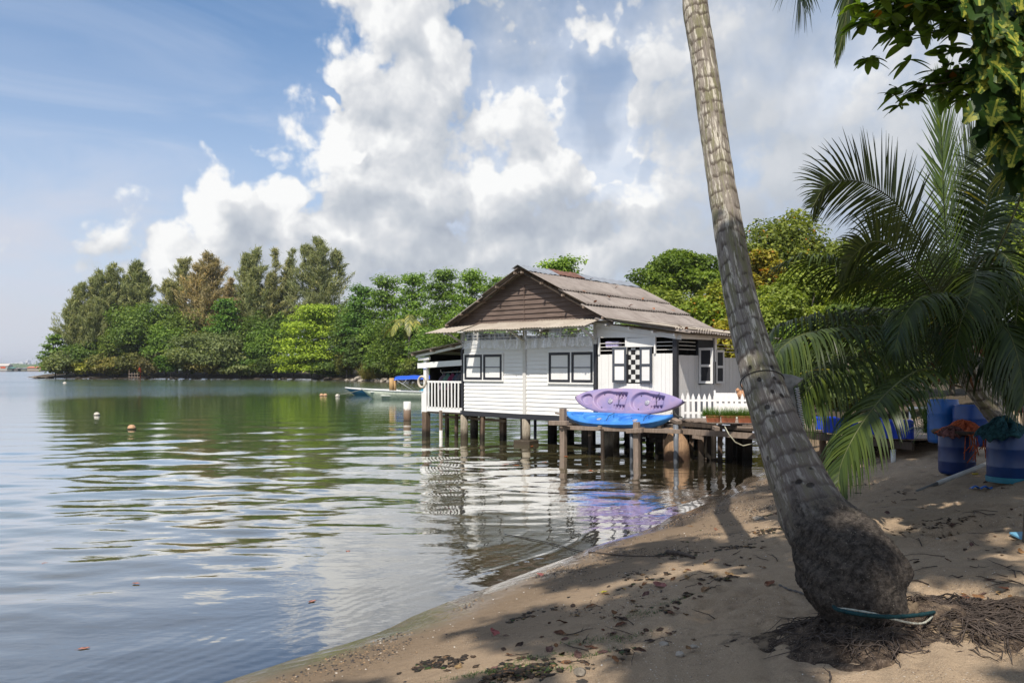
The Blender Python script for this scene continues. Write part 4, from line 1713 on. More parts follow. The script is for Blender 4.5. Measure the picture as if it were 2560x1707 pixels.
for i, (x, colr, lab) in enumerate(((-.62, (.42, .33, .44), "mauve patterned shirt at the left end of the clothes rail"),
                                    (-.40, (.30, .62, .52), "mint green shirt hanging second on the clothes rail"),
                                    (-.16, (.55, .12, .28), "crimson pink shirt hanging on the clothes rail"),
                                    (.08, (.25, .33, .45), "slate blue shirt in the middle of the clothes rail"),
                                    (.26, (.45, .43, .52), "grey lilac shirt hanging on the clothes rail"),
                                    (.44, (.20, .24, .24), "dark grey shirt at the right end of the clothes rail"))):
    m, N = mat("cloth")
    n = N.voro(objco(N), 30)
    finish(N, principled(N, N.mix(N.mapr(n, .2, .5), (*colr, 1), tuple(c * .6 for c in colr) + (1,)), .9, .1))
    e = empty("shirt", hw(-.9 + x, .55, 2.37 + (x + .6) * .04), HRZ, lab, "shirt", "shirts hanging on the clothes rail")
    shirt_mesh(i).build("cloth", m, e)
    mb = MB()
    mb.tube([(0, -.09, -.06), (0, 0, 0.0), (0, 0, .035), (.012, 0, .05), (.02, 0, .035)], .006, 6)
    mb.tube([(0, .09, -.06), (0, 0, 0.0)], .006, 6)
    mb.build("hanger", m_plain("blue_hanger", (.05, .25, .35, 1), .4), e)

# life ring on the porch post
q = hw(-2.02, -.08, 2.02)
mb = MB()
mb.tube([(.0 + .20 * math.cos(a), 0, .20 * math.sin(a)) for a in [2 * math.pi * k / 28 for k in range(29)]], .045, 10, cap=False)
o = mb.build("life_ring", m_plain("off_white_foam", (.62, .55, .46, 1), .6), None, q, (0, 0, HRZ))
tag(o, "off white life ring hung on the left side of the porch post", "life ring")
mb = MB()
mb.tube([(-.085, -.08, 0), (.085, -.09, .01), (.13, -.10, .03)], .012, 6)
o = mb.build("blue_twine", m_plain("blue_twine", (.03, .15, .6, 1), .6), None, hw(-1.87, -.02, 2.50), (0, 0, HRZ))
tag(o, "blue twine tied round the top of the porch post", "twine")


# ------------------------------------------------------------------ trees
M['bark'] = m_wood("bark", (0.10, 0.085, 0.065, 1), (0.22, 0.19, 0.155, 1), ax=(6, 6, 1.2), sc=3)


def rand_dirs(r, n, upbias=0.0):
    v = r.normal(size=(n, 3))
    v[:, 2] += upbias
    return v / np.linalg.norm(v, axis=1, keepdims=True)


def leaf_quads(P, Nrm, L, Wd, r, along=None):
    """one folded leaf (two triangles' worth of quad) per point"""
    n = len(P)
    t = rand_dirs(r, n) if along is None else along
    a = t - Nrm * np.sum(t * Nrm, 1, keepdims=True)
    a /= np.linalg.norm(a, axis=1, keepdims=True) + 1e-9
    b = np.cross(Nrm, a)
    L = np.broadcast_to(np.asarray(L, float), (n,))[:, None]
    Wd = np.broadcast_to(np.asarray(Wd, float), (n,))[:, None]
    droop = Nrm * (-0.12 * L)
    V = np.stack([P - a * L / 2 + droop, P + b * Wd / 2, P + a * L / 2 + droop, P - b * Wd / 2], 1).reshape(-1, 3)
    Fc = np.arange(4 * n).reshape(n, 4)
    return V, Fc


def crown_mesh(name, lobes, n_leaf, size, r, flat=1.0, old=0.0, aspect=0.55, shell=0.72, upn=0.7):
    """lobes: (centre, radii) arrays; leaves spread through each lobe, mostly near its outside"""
    C0 = np.array([l[0] for l in lobes], float)
    R0 = np.array([l[1] for l in lobes], float)
    wgt = (R0[:, 0] * R0[:, 1] + R0[:, 0] * R0[:, 2]) ** 0.9
    k = r.choice(len(lobes), size=n_leaf, p=wgt / wgt.sum())
    d = rand_dirs(r, n_leaf, 0.25)
    rad = np.where(r.uniform(size=n_leaf) < 0.75, r.uniform(shell, 1.08, n_leaf), r.uniform(0.2, shell, n_leaf))
    wob = 1 + 0.16 * np.sin(d[:, 0] * 7 + k) * np.sin(d[:, 1] * 6 + k * 2) + 0.1 * np.sin(d[:, 2] * 9 + k)
    P = C0[k] + d * R0[k] * (rad * wob)[:, None]
    nr = d * 0.7 + np.array([0, 0, upn]) + r.normal(size=(n_leaf, 3)) * 0.55
    nr /= np.linalg.norm(nr, axis=1, keepdims=True)
    s = size * r.uniform(0.6, 1.25, n_leaf)
    V, Fc = leaf_quads(P, nr, s, s * aspect, r)
    lobe_tone = r.uniform(-.18, .18, len(lobes))[k]
    rn = np.clip(r.beta(2.2, 2.4, n_leaf) + lobe_tone, 0, 1)
    kd = np.where(r.uniform(size=n_leaf) < old, r.uniform(0.05, 1, n_leaf), 0)
    return np_mesh(name, V, Fc, False, {'rnd': rn, 'kind': kd})


def trunk_mesh(base, top, r0, lobes, r, limbs=9, rtop=.35, curve=.04):
    mb = MB()
    H = top[2] - base[2]
    pts = []
    for i in range(7):
        t = i / 6
        p = Vector(base).lerp(Vector(top), t)
        p += Vector((math.sin(t * 4 + base[0]) * H * curve * t, math.cos(t * 3 + base[1]) * H * curve * t, 0)) * (1 - t * .4)
        pts.append(p)
    mb.tube(pts, [r0 * (1 - t / 6 * (1 - rtop)) for t in range(7)], 8)
    idx = r.permutation(len(lobes))[:limbs]
    for j in idx:
        c = Vector(lobes[j][0])
        f = min(.9, max(.15, (c.z - base[2]) / H * r.uniform(.45, .8)))
        q = f * 6
        a = pts[int(q)].lerp(pts[min(6, int(q) + 1)], q - int(q))
        m = a.lerp(c, .5) + Vector((0, 0, -.06 * H * r.uniform(-.2, 1)))
        rb = r0 * r.uniform(.28, .5)
        mb.tube([a, m, c], [rb, rb * .65, rb * .2], 6)
    return mb


def shore_Y(px):
    Y = np.arange(24, 320, 1.0)
    d = shore_dist((px - 1280) / FPX * Y, Y)
    h = np.nonzero(d > 0)[0]
    return float(Y[h[0]]) if len(h) else 320.0


def tree(kind, px, top, w, bot, off, color, label, group, n=3200, size=None, Y=None, old=0.0, seed=0, name=None, cat=None, lean=0.0, depth=None):
    """kind of tree by the place its crown takes in the photograph: centre px, top and bottom rows, width in pixels; off = metres behind the shore"""
    r = np.random.default_rng(1000 + seed)
    if Y is None:
        Y = shore_Y(px) + off
    X = (px - 1280) / FPX * Y
    W = w * Y / FPX
    zt = CAM_H + (HOR - top) / FPX * Y
    g = gz(X, Y)
    zb = max(g + 0.2, CAM_H + (HOR - bot) / FPX * Y)
    H = zt - zb
    size = size or max(0.45, 0.0036 * Y)
    root = empty(name or {'cas': 'casuarina_tree', 'broad': 'broadleaf_tree', 'tier': 'almond_tree', 'bush': 'bush', 'feather': 'rain_tree'}[kind],
                 (X, Y, g), 0, label, cat or ('bush' if kind == 'bush' else 'tree'), group)
    o3 = np.array([X, Y, g])
    D = depth or W * 0.8
    cz = (zt + zb) / 2 - g
    lobes = []
    if kind in ('broad', 'bush', 'feather'):
        nl = {'broad': 30, 'bush': 22, 'feather': 44}[kind]
        for i in range(nl):
            d = rand_dirs(r, 1, 0.15)[0]
            q = r.uniform(0.35, 0.86) ** 0.6
            lr = {'broad': r.uniform(.15, .27), 'bush': r.uniform(.2, .32), 'feather': r.uniform(.10, .2)}[kind]
            c = np.array([d[0] * q * W / 2 * (1 - lr * .8), d[1] * q * D / 2, cz + d[2] * q * H / 2 * (1 - lr)])
            if kind == 'feather':
                c[2] = cz + (0.55 - 0.9 * (c[0] / (W / 2)) ** 2 * .8 + .45 * d[2]) * H / 2 * .85
                rad = np.array([lr * W * .75, lr * D * .75, lr * H * .55])
            else:
                rad = np.array([lr * W * .84, lr * D * .84, lr * H * r.uniform(.45, .7)])
            lobes.append((c, rad))
        me = crown_mesh("crown", lobes, n, size, r, old=old)
        wood = trunk_mesh((0, 0, -.3), (lean, 0, cz + H * .2), max(.12, .020 * (zt - g)), lobes, r, 12)
    elif kind == 'tier':
        nt = max(4, int(H / (0.105 * H + .9)))
        nt = min(11, max(6, nt + 2))
        for i in range(nt):
            t = (i + .5) / nt
            z = zb - g + H * (0.06 + t * .90)
            reach = (1 - 0.72 * t ** 1.7) * (0.82 + .25 * r.uniform())
            m = int(9 - 4 * t)
            ph = r.uniform(0, 6.28)
            for j in range(m):
                a = ph + 6.283 * j / m + r.normal() * .2
                for q in (0.45, .85):
                    rr_ = reach * q * r.uniform(.85, 1.12)
                    c = np.array([math.cos(a) * W / 2 * rr_, math.sin(a) * D / 2 * rr_, z + H * .03 * r.normal() + H * .05 * q])
                    lobes.append((c, np.array([W * .18, D * .18, H * .052]) * r.uniform(.75, 1.35)))
        lobes.append((np.array([0, 0, zt - g - H * .05]), np.array([W * .09, D * .09, H * .04])))
        me = crown_mesh("crown", lobes, n, size, r, old=old, shell=.3, upn=1.1)
        wood = trunk_mesh((0, 0, -.3), (lean, 0, zt - g - H * .06), max(.12, .016 * (zt - g)), lobes, r, 26, .2, .02)
    else:      # casuarina: plumes of hanging needles on ascending branches
        P, A, K = [], [], []
        nb = 170
        wood = MB()
        Ht = zt - g
        wood.tube([(0, 0, -.3), (0.01 * Ht, 0, Ht * .5), (0, .01 * Ht, Ht * .97)], [.016 * Ht, .009 * Ht, .002 * Ht], 7)
        z0 = zb - g
        tops = [(0, 0, 1.0)] + [(r.uniform(-.32, .32) * W, r.uniform(-.3, .3) * D, r.uniform(.74, .96)) for _ in range(4)]
        for i in range(nb):
            tx, ty, th = tops[i % 5]
            t = r.uniform(0, 1) ** 0.85
            zz = z0 + (Ht * th - z0) * t
            a = r.uniform(0, 6.283)
            reach = W * .68 * (1 - t) ** .8 * r.uniform(.30, 1.2) * (.55 + .45 * min(1, t / .15)) + W * .03
            k2 = min(1, t * 1.4)
            st = Vector((tx * k2, ty * k2, zz - reach * .2))
            en = st + Vector((math.cos(a) * reach, math.sin(a) * reach * D / W, reach * r.uniform(.5, 1.3)))
            if i % 3 == 0:
                wood.tube([st, st.lerp(en, .6), en], [.0035 * Ht, .002 * Ht, .001 * Ht], 4)
            m = max(4, n // nb)
            tt = r.uniform(.12, 1.05, m)
            p = np.array(st)[None] + (np.array(en - st))[None] * tt[:, None]
            sp = .052 * W * (1.25 - .8 * tt)
            p = p + r.normal(size=(m, 3)) * sp[:, None] * np.array([1, 1, .8])
            ax = np.array((en - st).normalized())[None] * 1.0 + r.normal(size=(m, 3)) * .38 + np.array([0, 0, .25])
            P.append(p)
            A.append(ax)
            K.append(np.full(m, r.uniform(-.15, .15)))
        P, A, K = np.concatenate(P), np.concatenate(A), np.concatenate(K)
        nr = rand_dirs(r, len(P), .3) + np.array([0, -.5, 0])
        nr /= np.linalg.norm(nr, axis=1, keepdims=True)
        s = size * r.uniform(.6, 1.35, len(P))
        V, Fc = leaf_quads(P, nr, s * 1.7, s * .20, r, A)
        me = np_mesh("crown", V, Fc, False, {'rnd': np.clip(r.beta(2, 2, len(P)) + K, 0, 1), 'kind': np.where(r.uniform(size=len(P)) < old, .9, 0)})
    if seed > 100:
        color = tuple(c * 1.5 for c in color)
    color = (color[0] * 1.40, color[1] * 1.15, color[2] * 1.0)
    c = set_col(link_mesh("crown", me, M['leaf'], root), color)
    wood.build("trunk", M['bark'], root)
    return root


OL1, OL2, OLB = (.098, .128, .066), (.115, .138, .076), (.132, .130, .078)
DG, MG, BG, GG, YG = (.045, .085, .022), (.060, .115, .026), (.105, .175, .026), (.072, .105, .048), (.19, .215, .035)
gC, gB = "casuarinas along the wooded point", "broadleaf trees along the wooded shore"
TREES = [
    # kind, px, top, width, bottom, offset, colour, label
    ('cas', 190, 724, 90, 880, 6, OL1, "casuarina at the tip of the wooded point, shortest and farthest left", gC, 3000),
    ('cas', 236, 700, 100, 900, 9, OL1, "pale casuarina second from the tip of the point", gC, 3200),
    ('cas', 284, 664, 110, 880, 12, OL1, "tall olive casuarina third from the tip of the point", gC, 3800),
    ('cas', 342, 656, 100, 800, 16, (.090, .12, .06), "darker casuarina standing just right of the first group, above the domed tree", gC, 3400),
    ('cas', 462, 642, 105, 850, 14, OL2, "olive casuarina with a brown one leaning against its right side", gC, 3400),
    ('cas', 520, 638, 125, 860, 11, OLB, "brown tinged casuarina, the most rust coloured of the point", gC, 4600),
    ('cas', 575, 700, 80, 860, 12, (.130, .125, .078), "short brownish casuarina right of the rust coloured one", gC, 2400),
    ('cas', 640, 620, 115, 860, 14, OL1, "casuarina left of the tallest pair, with a broad ragged top", gC, 3800),
    ('cas', 688, 628, 85, 860, 16, OL2, "thin casuarina between the broad one and the sparse one", gC, 2200),
    ('cas', 730, 622, 80, 850, 18, (.105, .135, .078), "sparse casuarina with sky showing through beside the tallest one", gC, 1500),
    ('cas', 796, 598, 125, 850, 14, (.090, .118, .064), "tallest casuarina, right end of the wooded point", gC, 5200),
    ('tier', 138, 836, 86, 945, 3, MG, "flat tiered tree reaching out over the water at the tip of the point", gB, 1500),
    ('bush', 165, 872, 120, 948, 3, GG, "grey green bush at the very tip of the point", gB, 2600),
    ('broad', 225, 850, 130, 948, 6, DG, "dark olive bushy tree low on the tip beneath the pale casuarinas", gB, 2600),
    ('bush', 215, 895, 80, 948, 3, (.11, .14, .03), "yellow green bush by the water near the tip", gB, 1400),
    ('broad', 365, 732, 190, 940, 9, (.055, .10, .025), "dark domed tree below the darker casuarina", gB, 5200),
    ('broad', 440, 728, 120, 900, 14, DG, "dark tree filling the gap behind the domed tree and the rust casuarina", gB, 2600),
    ('broad', 415, 800, 120, 946, 5, MG, "mid green rounded tree right of the domed tree at the waterline", gB, 3000),
    ('bush', 285, 890, 110, 948, 3, (.09, .10, .035), "brownish green scrub by the water under the domed tree", gB, 2000),
    ('broad', 300, 800, 110, 940, 7, (.07, .11, .03), "tree between the pale casuarinas and the domed tree", gB, 2600),
    ('bush', 520, 820, 215, 950, 3, GG, "broad grey green bush on the water's edge, the widest of its colour", gB, 6000),
    ('bush', 600, 905, 110, 949, 2, (.085, .12, .055), "small grey green bush touching the water right of the broad one", gB, 2000),
    ('tier', 563, 750, 105, 900, 6, (.055, .12, .03), "tiered dark green tree in front of the short brownish casuarina", gB, 2600),
    ('broad', 600, 712, 90, 860, 22, BG, "light green tree top peeping between the casuarina groups", gB, 1600),
    ('broad', 662, 805, 130, 946, 5, MG, "mid green tree between the broad grey bush and the bright green tree", gB, 3600),
    ('broad', 700, 770, 110, 900, 12, DG, "dark tree under the broad topped casuarina", gB, 2400),
    ('broad', 690, 880, 110, 948, 4, DG, "dark low tree at the waterline left of the bright green tree", gB, 2200),
    ('tier', 795, 762, 235, 949, 4, (.125, .20, .028), "large bright yellow green tiered tree overhanging the water", gB, 8500),
    ('broad', 880, 725, 110, 930, 14, DG, "dark tree with open tiers right of the tallest casuarina", gB, 3000),
    ('tier', 905, 715, 130, 900, 10, (.05, .11, .03), "dark green tiered tree behind the large bright green one", gB, 3200),
    ('tier', 965, 694, 140, 930, 12, MG, "tiered tree with a flat pointed top left of the small coconut palm", gB, 4200),
    ('tier', 1035, 688, 150, 930, 12, (.075, .145, .03), "tall tiered tree behind the small coconut palm", gB, 4400),
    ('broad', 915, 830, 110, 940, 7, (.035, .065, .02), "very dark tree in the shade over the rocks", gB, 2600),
    ('bush', 985, 888, 105, 946, 4, (.05, .085, .03), "dark fine leaved bush right of the dry grass on the rocks", gB, 2600),
    ('tier', 1045, 850, 90, 950, 5, (.09, .17, .03), "young light green tree by the water left of the porch", gB, 1800),
    ('tier', 1110, 672, 165, 920, 10, MG, "tiered tree whose layered top rises left of the gable", gB, 5200),
    ('tier', 1180, 680, 150, 920, 6, (.08, .15, .03), "light green tiered tree touching the left slope of the roof", gB, 4400),
    ('tier', 1250, 690, 150, 920, 8, MG, "tiered tree hidden behind the gable's left slope", gB, 3600),
    ('broad', 1100, 800, 160, 950, 3, (.055, .11, .025), "lower green tree seen between the porch roof and the awning", gB, 4200),
    ('tier', 1400, 648, 200, 900, 8, (.085, .155, .028), "tiered tree rising behind the middle of the ridge", gB, 4600),
]
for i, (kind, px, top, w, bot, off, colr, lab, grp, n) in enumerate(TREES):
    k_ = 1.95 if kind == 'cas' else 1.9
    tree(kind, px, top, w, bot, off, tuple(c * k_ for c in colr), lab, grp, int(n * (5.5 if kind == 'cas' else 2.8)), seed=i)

ORD = ["first", "second", "third", "fourth", "fifth", "sixth", "seventh", "eighth", "ninth", "tenth", "eleventh", "twelfth", "thirteenth", "fourteenth", "fifteenth",
       "sixteenth", "seventeenth", "eighteenth", "nineteenth", "twentieth", "twenty-first", "twenty-second", "twenty-third", "twenty-fourth"]
gU = "low shrubs along the wooded shore"
for i_, px in enumerate(range(250, 1130, 44)):
    if 880 < px < 935:
        continue
    rq_ = np.random.default_rng(600 + i_)
    tree('bush', px, rq_.uniform(868, 905), rq_.uniform(80, 120), 950, rq_.uniform(1.5, 4), tuple(c * rq_.uniform(1.3, 2.0) for c in ((.05, .085, .022) if i_ % 3 else (.075, .10, .035))),
         "%s shrub from the tip in the green fringe along the foot of the wooded shore" % ORD[i_], gU, 2600, seed=60 + i_)
tree('broad', 480, 760, 150, 940, 10, (.10, .17, .045), "green tree filling the space under the olive casuarina", gB, 6000, seed=90)
tree('broad', 640, 770, 120, 940, 9, (.09, .16, .04), "green tree in the shade below the casuarina with the broad top", gB, 5000, seed=91)
tree('broad', 1000, 780, 190, 948, 8, (.10, .18, .04), "large green tree standing right behind the small coconut palm", gB, 9000, seed=92)
tree('broad', 1160, 760, 200, 950, 4, (.11, .20, .04), "dense green tree behind the left end of the awning", gB, 9000, seed=93)
tree('broad', 870, 790, 120, 946, 7, (.07, .13, .035), "dense tree between the bright yellow green tree and the dark rocks", gB, 5600, seed=94)

gR = "trees behind the house and the deck"
tree('broad', 2120, 560, 260, 900, 0, (.085, .125, .028), 'tall green tree filling the gap behind the left fronds of the young palm', gR, 18000, .34, 58, seed=114)
tree('broad', 1640, 690, 200, 900, 0, (.10, .15, .03), 'leafy green tree between the roof ridge and the feathery tree', gR, 12000, .36, 78, seed=115)
tree('broad', 1800, 700, 190, 930, 0, (.12, .165, .03), 'bright leafy tree directly behind the leaning trunk at roof height', gR, 13000, .28, 54, seed=116, old=.03)
tree('feather', 1700, 628, 300, 860, 0, (.070, .125, .022), "spreading feathery tree rising behind the right end of the roof", gR, 26000, .42, 88, seed=101)
tree('broad', 1985, 510, 330, 860, 0, (.085, .125, .030), "tall rounded tree with a grey green crown above the young palm", gR, 26000, .36, 66, seed=102, old=.02)
tree('broad', 1905, 610, 110, 760, 0, (.14, .155, .03), "yellow and red leaved tree just right of the leaning trunk", gR, 8000, .28, 52, seed=103, old=.10)
tree('broad', 1745, 735, 230, 960, 0, (.105, .165, .028), "yellow green almond tree with a few orange leaves above the lean-to roof", gR, 14000, .30, 50, seed=104, old=.04)
tree('broad', 1860, 740, 190, 990, 0, (.17, .19, .03), "sunlit yellow almond tree at the corner of the lean-to roof", gR, 12000, .26, 46, seed=105, old=.05)
tree('broad', 2010, 630, 280, 960, 0, (.125, .185, .040), "pale green hibiscus tree of heart shaped leaves behind the young palm", gR, 22000, .22, 38, seed=106)
tree('broad', 1960, 800, 200, 1010, 0, (.085, .155, .03), "bright green shrubby tree low behind the palm fronds", gR, 14000, .19, 32, seed=107, old=.01)
tree('broad', 2180, 700, 260, 1040, 0, (.05, .09, .022), "dark green tree behind the middle of the young palm", gR, 18000, .22, 33, seed=108)
tree('broad', 2380, 600, 300, 1000, 0, (.06, .11, .025), "green tree behind the right half of the young palm", gR, 18000, .24, 34, seed=109)
tree('broad', 2570, 440, 200, 900, 0, (.11, .17, .03), "light green tree at the right edge behind the palm fronds", gR, 12000, .22, 30, seed=110)
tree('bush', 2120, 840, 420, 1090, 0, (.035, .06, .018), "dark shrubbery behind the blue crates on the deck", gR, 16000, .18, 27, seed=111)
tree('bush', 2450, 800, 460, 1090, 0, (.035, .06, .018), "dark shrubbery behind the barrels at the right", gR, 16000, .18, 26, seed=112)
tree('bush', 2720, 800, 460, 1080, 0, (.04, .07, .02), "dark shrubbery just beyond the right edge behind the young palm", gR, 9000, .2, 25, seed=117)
tree('broad', 2900, 560, 500, 1080, 0, (.06, .10, .025), "broad tree beyond the right edge of the beach", gR, 12000, .26, 30, seed=118)
tree('broad', 1600, 790, 200, 930, 0, (.06, .11, .025), "dark green tree hidden mostly by the roof", gR, 4500, .28, 60, seed=113)


# ------------------------------------------------------------------ palm fronds
def bez_path(pts, n):
    """smooth path (Catmull-Rom) through points"""
    P = [Vector(p) for p in pts]
    P = [P[0] * 2 - P[1]] + P + [P[-1] * 2 - P[-2]]
    m = len(P) - 3
    out = []
    for k in range(n + 1):
        q = k / n * m
        i = min(m - 1, int(q))
        t = q - i
        a, b, c, d = P[i:i + 4]
        out.append(0.5 * ((2 * b) + (c - a) * t + (2 * a - 5 * b + 4 * c - d) * t * t + (3 * b - a - 3 * c + d) * t ** 3))
    return out


def frond(name, pts, parent, color, leaf=0.62, pairs=78, roll=0.0, droop=0.5, width=.030, sweep=.75, start=.16, seed=0, rad=.012, twist=0.0, lift=.15):
    """a feather frond: rachis tube and leaflets of four segments each. pts are world points from base to tip"""
    r = np.random.default_rng(seed)
    inv = parent.matrix_world.inverted() if parent is not None else Matrix.Identity(4)
    if parent is not None:
        inv = Matrix.Translation(-parent.location)
    path = bez_path([inv @ Vector(p) for p in pts], 60)
    mb = MB()
    mb.tube(path, [rad * (1 - .86 * i / 60) + .002 for i in range(61)], 6)
    fo = mb.build(name, M['rachis'], parent)
    V, Fc, rn, kd = [], [], [], []
    Lt = sum((path[i + 1] - path[i]).length for i in range(60))
    for k in range(pairs):
        t = start + (1 - start) * (k + .5) / pairs
        q = t * 60
        i = min(59, int(q))
        p = path[i].lerp(path[i + 1], q - i)
        T = (path[min(60, i + 1)] - path[max(0, i - 1)]).normalized()
        up = Vector((0, 0, 1))
        S = T.cross(up)
        if S.length < .15:
            S = T.cross(Vector((0, 1, 0)))
        S.normalize()
        S = Matrix.Rotation(roll + twist * t, 3, T) @ S
        U = S.cross(T).normalized()
        u = (t - start) / (1 - start)
        prof = (math.sin(math.pi * min(1, u * .80 + .16))) ** .75
        for sg in (-1, 1):
            L = leaf * prof * r.uniform(.86, 1.08)
            sw = sweep * (0.55 + .75 * u) + r.normal() * .05
            d = (S * sg * math.cos(sw) + T * math.sin(sw) + U * (lift + r.normal() * .06)).normalized()
            w = width * (0.55 + .45 * prof) * r.uniform(.85, 1.15)
            b0 = len(V)
            pp = Vector(p)
            seg = 5
            dr = droop * r.uniform(.75, 1.3)
            q2 = r.uniform()
            brk = r.integers(2, 5) if r.uniform() < .22 else 99
            for s_ in range(seg + 1):
                v = s_ / seg
                wn = d.cross(U)
                if wn.length < .1:
                    wn = d.cross(T)
                wn.normalize()
                ww = w * (1.0 - v ** 1.7 * .93) * (.6 + .4 * min(1, v * 4))
                V.append(pp - wn * ww / 2)
                V.append(pp + wn * ww / 2)
                hz = math.sqrt(max(0.0, 1 - d.z * d.z))
                d = (d + Vector((0, 0, -1)) * (dr * (.12 + .34 * v) * (.25 + hz) * (3.2 if s_ == brk else 1.0))).normalized()
                pp = pp + d * (L / seg)
            for s_ in range(seg):
                Fc.append((b0 + 2 * s_, b0 + 2 * s_ + 1, b0 + 2 * s_ + 3, b0 + 2 * s_ + 2))
                rn.append(q2)
                kd.append(0.95 if (q2 > .996) else 0.0)
    me = np_mesh("leaflets", np.array([tuple(v) for v in V]), np.array(Fc), True, {'rnd': rn, 'kind': kd})
    set_col(link_mesh("leaflets", me, M['blade'], fo), color)
    return fo


M['rachis'] = m_plain("frond_rib", (0.12, 0.135, 0.045, 1), .5, .3, .25)

# small coconut palm on the far shore
Y = shore_Y(1025) + 2
q = at_y(1025, 815, Y)
sp = empty("coconut_palm", (q.x, q.y, gz(q.x, q.y)), 0, "small yellowing coconut palm among the trees left of the porch", "palm tree")
zc = q.z - sp.location.z
mb = MB()
mb.tube([(0, 0, -.3), (-.25, 0, zc * .5), (0, 0, zc)], [.3, .2, .17], 8)
mb.build("trunk", M['bark'], sp)
for k in range(11):
    a = k * 2.4
    e = .2 + .9 * (k % 3) / 2
    L = 6.6
    b = Vector(sp.location) + Vector((0, 0, zc))
    h = Vector((math.cos(a), math.sin(a), 0))
    pts = [b, b + h * L * .35 + Vector((0, 0, L * .28 * e)), b + h * L * .68 + Vector((0, 0, L * .15 * e - .8)), b + h * L * .85 + Vector((0, 0, -L * .30))]
    frond("frond", pts, sp, (.22, .23, .06), 1.5, 22, 0, .8, .22, seed=k, rad=.07)


# ------------------------------------------------------------------ the leaning coconut palm
def m_palmtrunk():
    m, N = mat("palm_trunk")
    a = N.n('ShaderNodeAttribute', attribute_name='tc').outputs['Vector']     # cos, sin, metres along the trunk
    s = N.n('ShaderNodeSeparateXYZ', ins={0: a})
    ln = s.outputs[2]
    P = worldpos(N)
    w1 = N.math('MULTIPLY', N.math('SUBTRACT', N.noise(N.mapping(a, scale=(.38, .38, 1.1)), 2.0, 4, .6), .5), .30)
    ring = N.math('FRACT', N.math('MULTIPLY', N.math('ADD', ln, w1), 6.2))
    scar = N.math('MULTIPLY', N.mapr(ring, 0.0, 0.30), N.mapr(ring, 1.0, 0.86))
    scar = N.math('MAXIMUM', scar, N.mapr(N.noise(a, 1.9, 4, .6), .48, .62))
    fib = N.noise(N.mapping(a, scale=(14, 14, 1.6)), 2.6, 6, .72, .3)
    blot = N.noise(N.mapping(a, scale=(1, 1, .8)), 2.2, 6, .65)
    blot2 = N.noise(N.mapping(a, scale=(1.1, 1.1, .9)), 3.7, 5, .7)
    c = N.mix(N.mapr(fib, .3, .72), (.085, .072, .062, 1), (.285, .26, .235, 1))
    c = N.mix(N.mapr(blot, .45, .60, 0, .75), c, (.145, .145, .075, 1))         # green grey algae
    c = N.mix(N.mapr(blot2, .52, .60, 0, .85), c, (.46, .44, .39, 1))          # pale lichen
    c = N.mix(N.math('MULTIPLY', N.math('SUBTRACT', 1.0, scar), .8), c, (.055, .042, .034, 1))
    c = N.mix(N.mapr(ln, 2.9, 1.2, 0, .6), c, (.105, .085, .075, 1))
    c = N.mix(1.0, c, (1.42, 1.38, 1.32, 1), 'MULTIPLY', False)
    # dark pits of old nails and beetle holes low on the trunk
    vo = N.n('ShaderNodeTexVoronoi', feature='F1')
    N.put(vo.inputs['Vector'], N.mapping(a, scale=(.17, .17, .9)))
    vo.inputs['Scale'].default_value = 11.0
    pit = N.math('MULTIPLY', N.mapr(vo.outputs[0], .27, .17), N.math('MULTIPLY', N.mapr(ln, 3.2, 2.5), N.mapr(ln, 1.1, 1.3)))
    pit = N.math('MULTIPLY', pit, N.mapr(N.noise(a, 1.5, 2, .5), .36, .5))
    c = N.mix(N.math('MULTIPLY', pit, .85), c, (.02, .016, .014, 1))
    # fibrous root boss at the foot
    foot = N.mapr(N.math('ADD', ln, N.math('MULTIPLY', N.math('SUBTRACT', blot, .5), .9)), 1.28, 0.98)
    rt = N.noise(P, 24.0, 6, .78)
    rc = N.mix(N.mapr(rt, .35, .7), (.030, .025, .021, 1), (.150, .125, .104, 1))
    rc = N.mix(N.mapr(N.noise(P, 70, 3, .7), .64, .70, 0, .8), rc, (.38, .33, .26, 1))
    c = N.mix(foot, c, rc)
    h = N.math('ADD', N.math('MULTIPLY', fib, N.math('MULTIPLY_ADD', foot, -.65, .7)), N.math('MULTIPLY', scar, .35))
    h = N.math('SUBTRACT', h, N.math('MULTIPLY', pit, 1.0))
    h = N.math('ADD', h, N.math('MULTIPLY', N.math('MULTIPLY', foot, rt), 2.2))
    finish(N, principled(N, c, .85, .2, bump(N, h, .9, .018)))
    return m


M['palmtrunk'] = m_palmtrunk()
TR = [  # left px, right px, row in the 2352-wide view, distance
    (1566, 1622, -190, 9.0), (1568, 1625, 0, 8.45), (1585, 1641, 120, 8.15), (1602, 1662, 250, 7.85), (1620, 1680, 380, 7.5), (1637, 1702, 500, 7.2), (1651, 1720, 600, 6.95), (1668, 1741, 700, 6.7),
    (1688, 1770, 800, 6.42), (1711, 1804, 900, 6.15), (1739, 1847, 1000, 5.9), (1769, 1898, 1100, 5.65), (1796, 1955, 1190, 5.40), (1815, 2026, 1258, 5.20), (1834, 2078, 1316, 5.05),
    (1862, 2108, 1366, 4.94), (1905, 2116, 1402, 4.88), (1960, 2112, 1428, 4.86)]
cl, rads = [], []
for a, b, y, Y in TR:
    k = 2560 / 2352
    q = at_y((a + b) / 2 * k, y * k, Y)
    cl.append(q)
    rads.append((b - a) * k / 2 * Y / FPX)
cl.reverse()
rads.reverse()
for i_ in range(len(cl)):      # widths were read across the picture: correct them for the lean of the axis
    d_ = cl[min(i_ + 1, len(cl) - 1)] - cl[max(i_ - 1, 0)]
    rads[i_] *= abs(d_.z) / math.hypot(d_.x, d_.z)
foot = cl[0].copy()
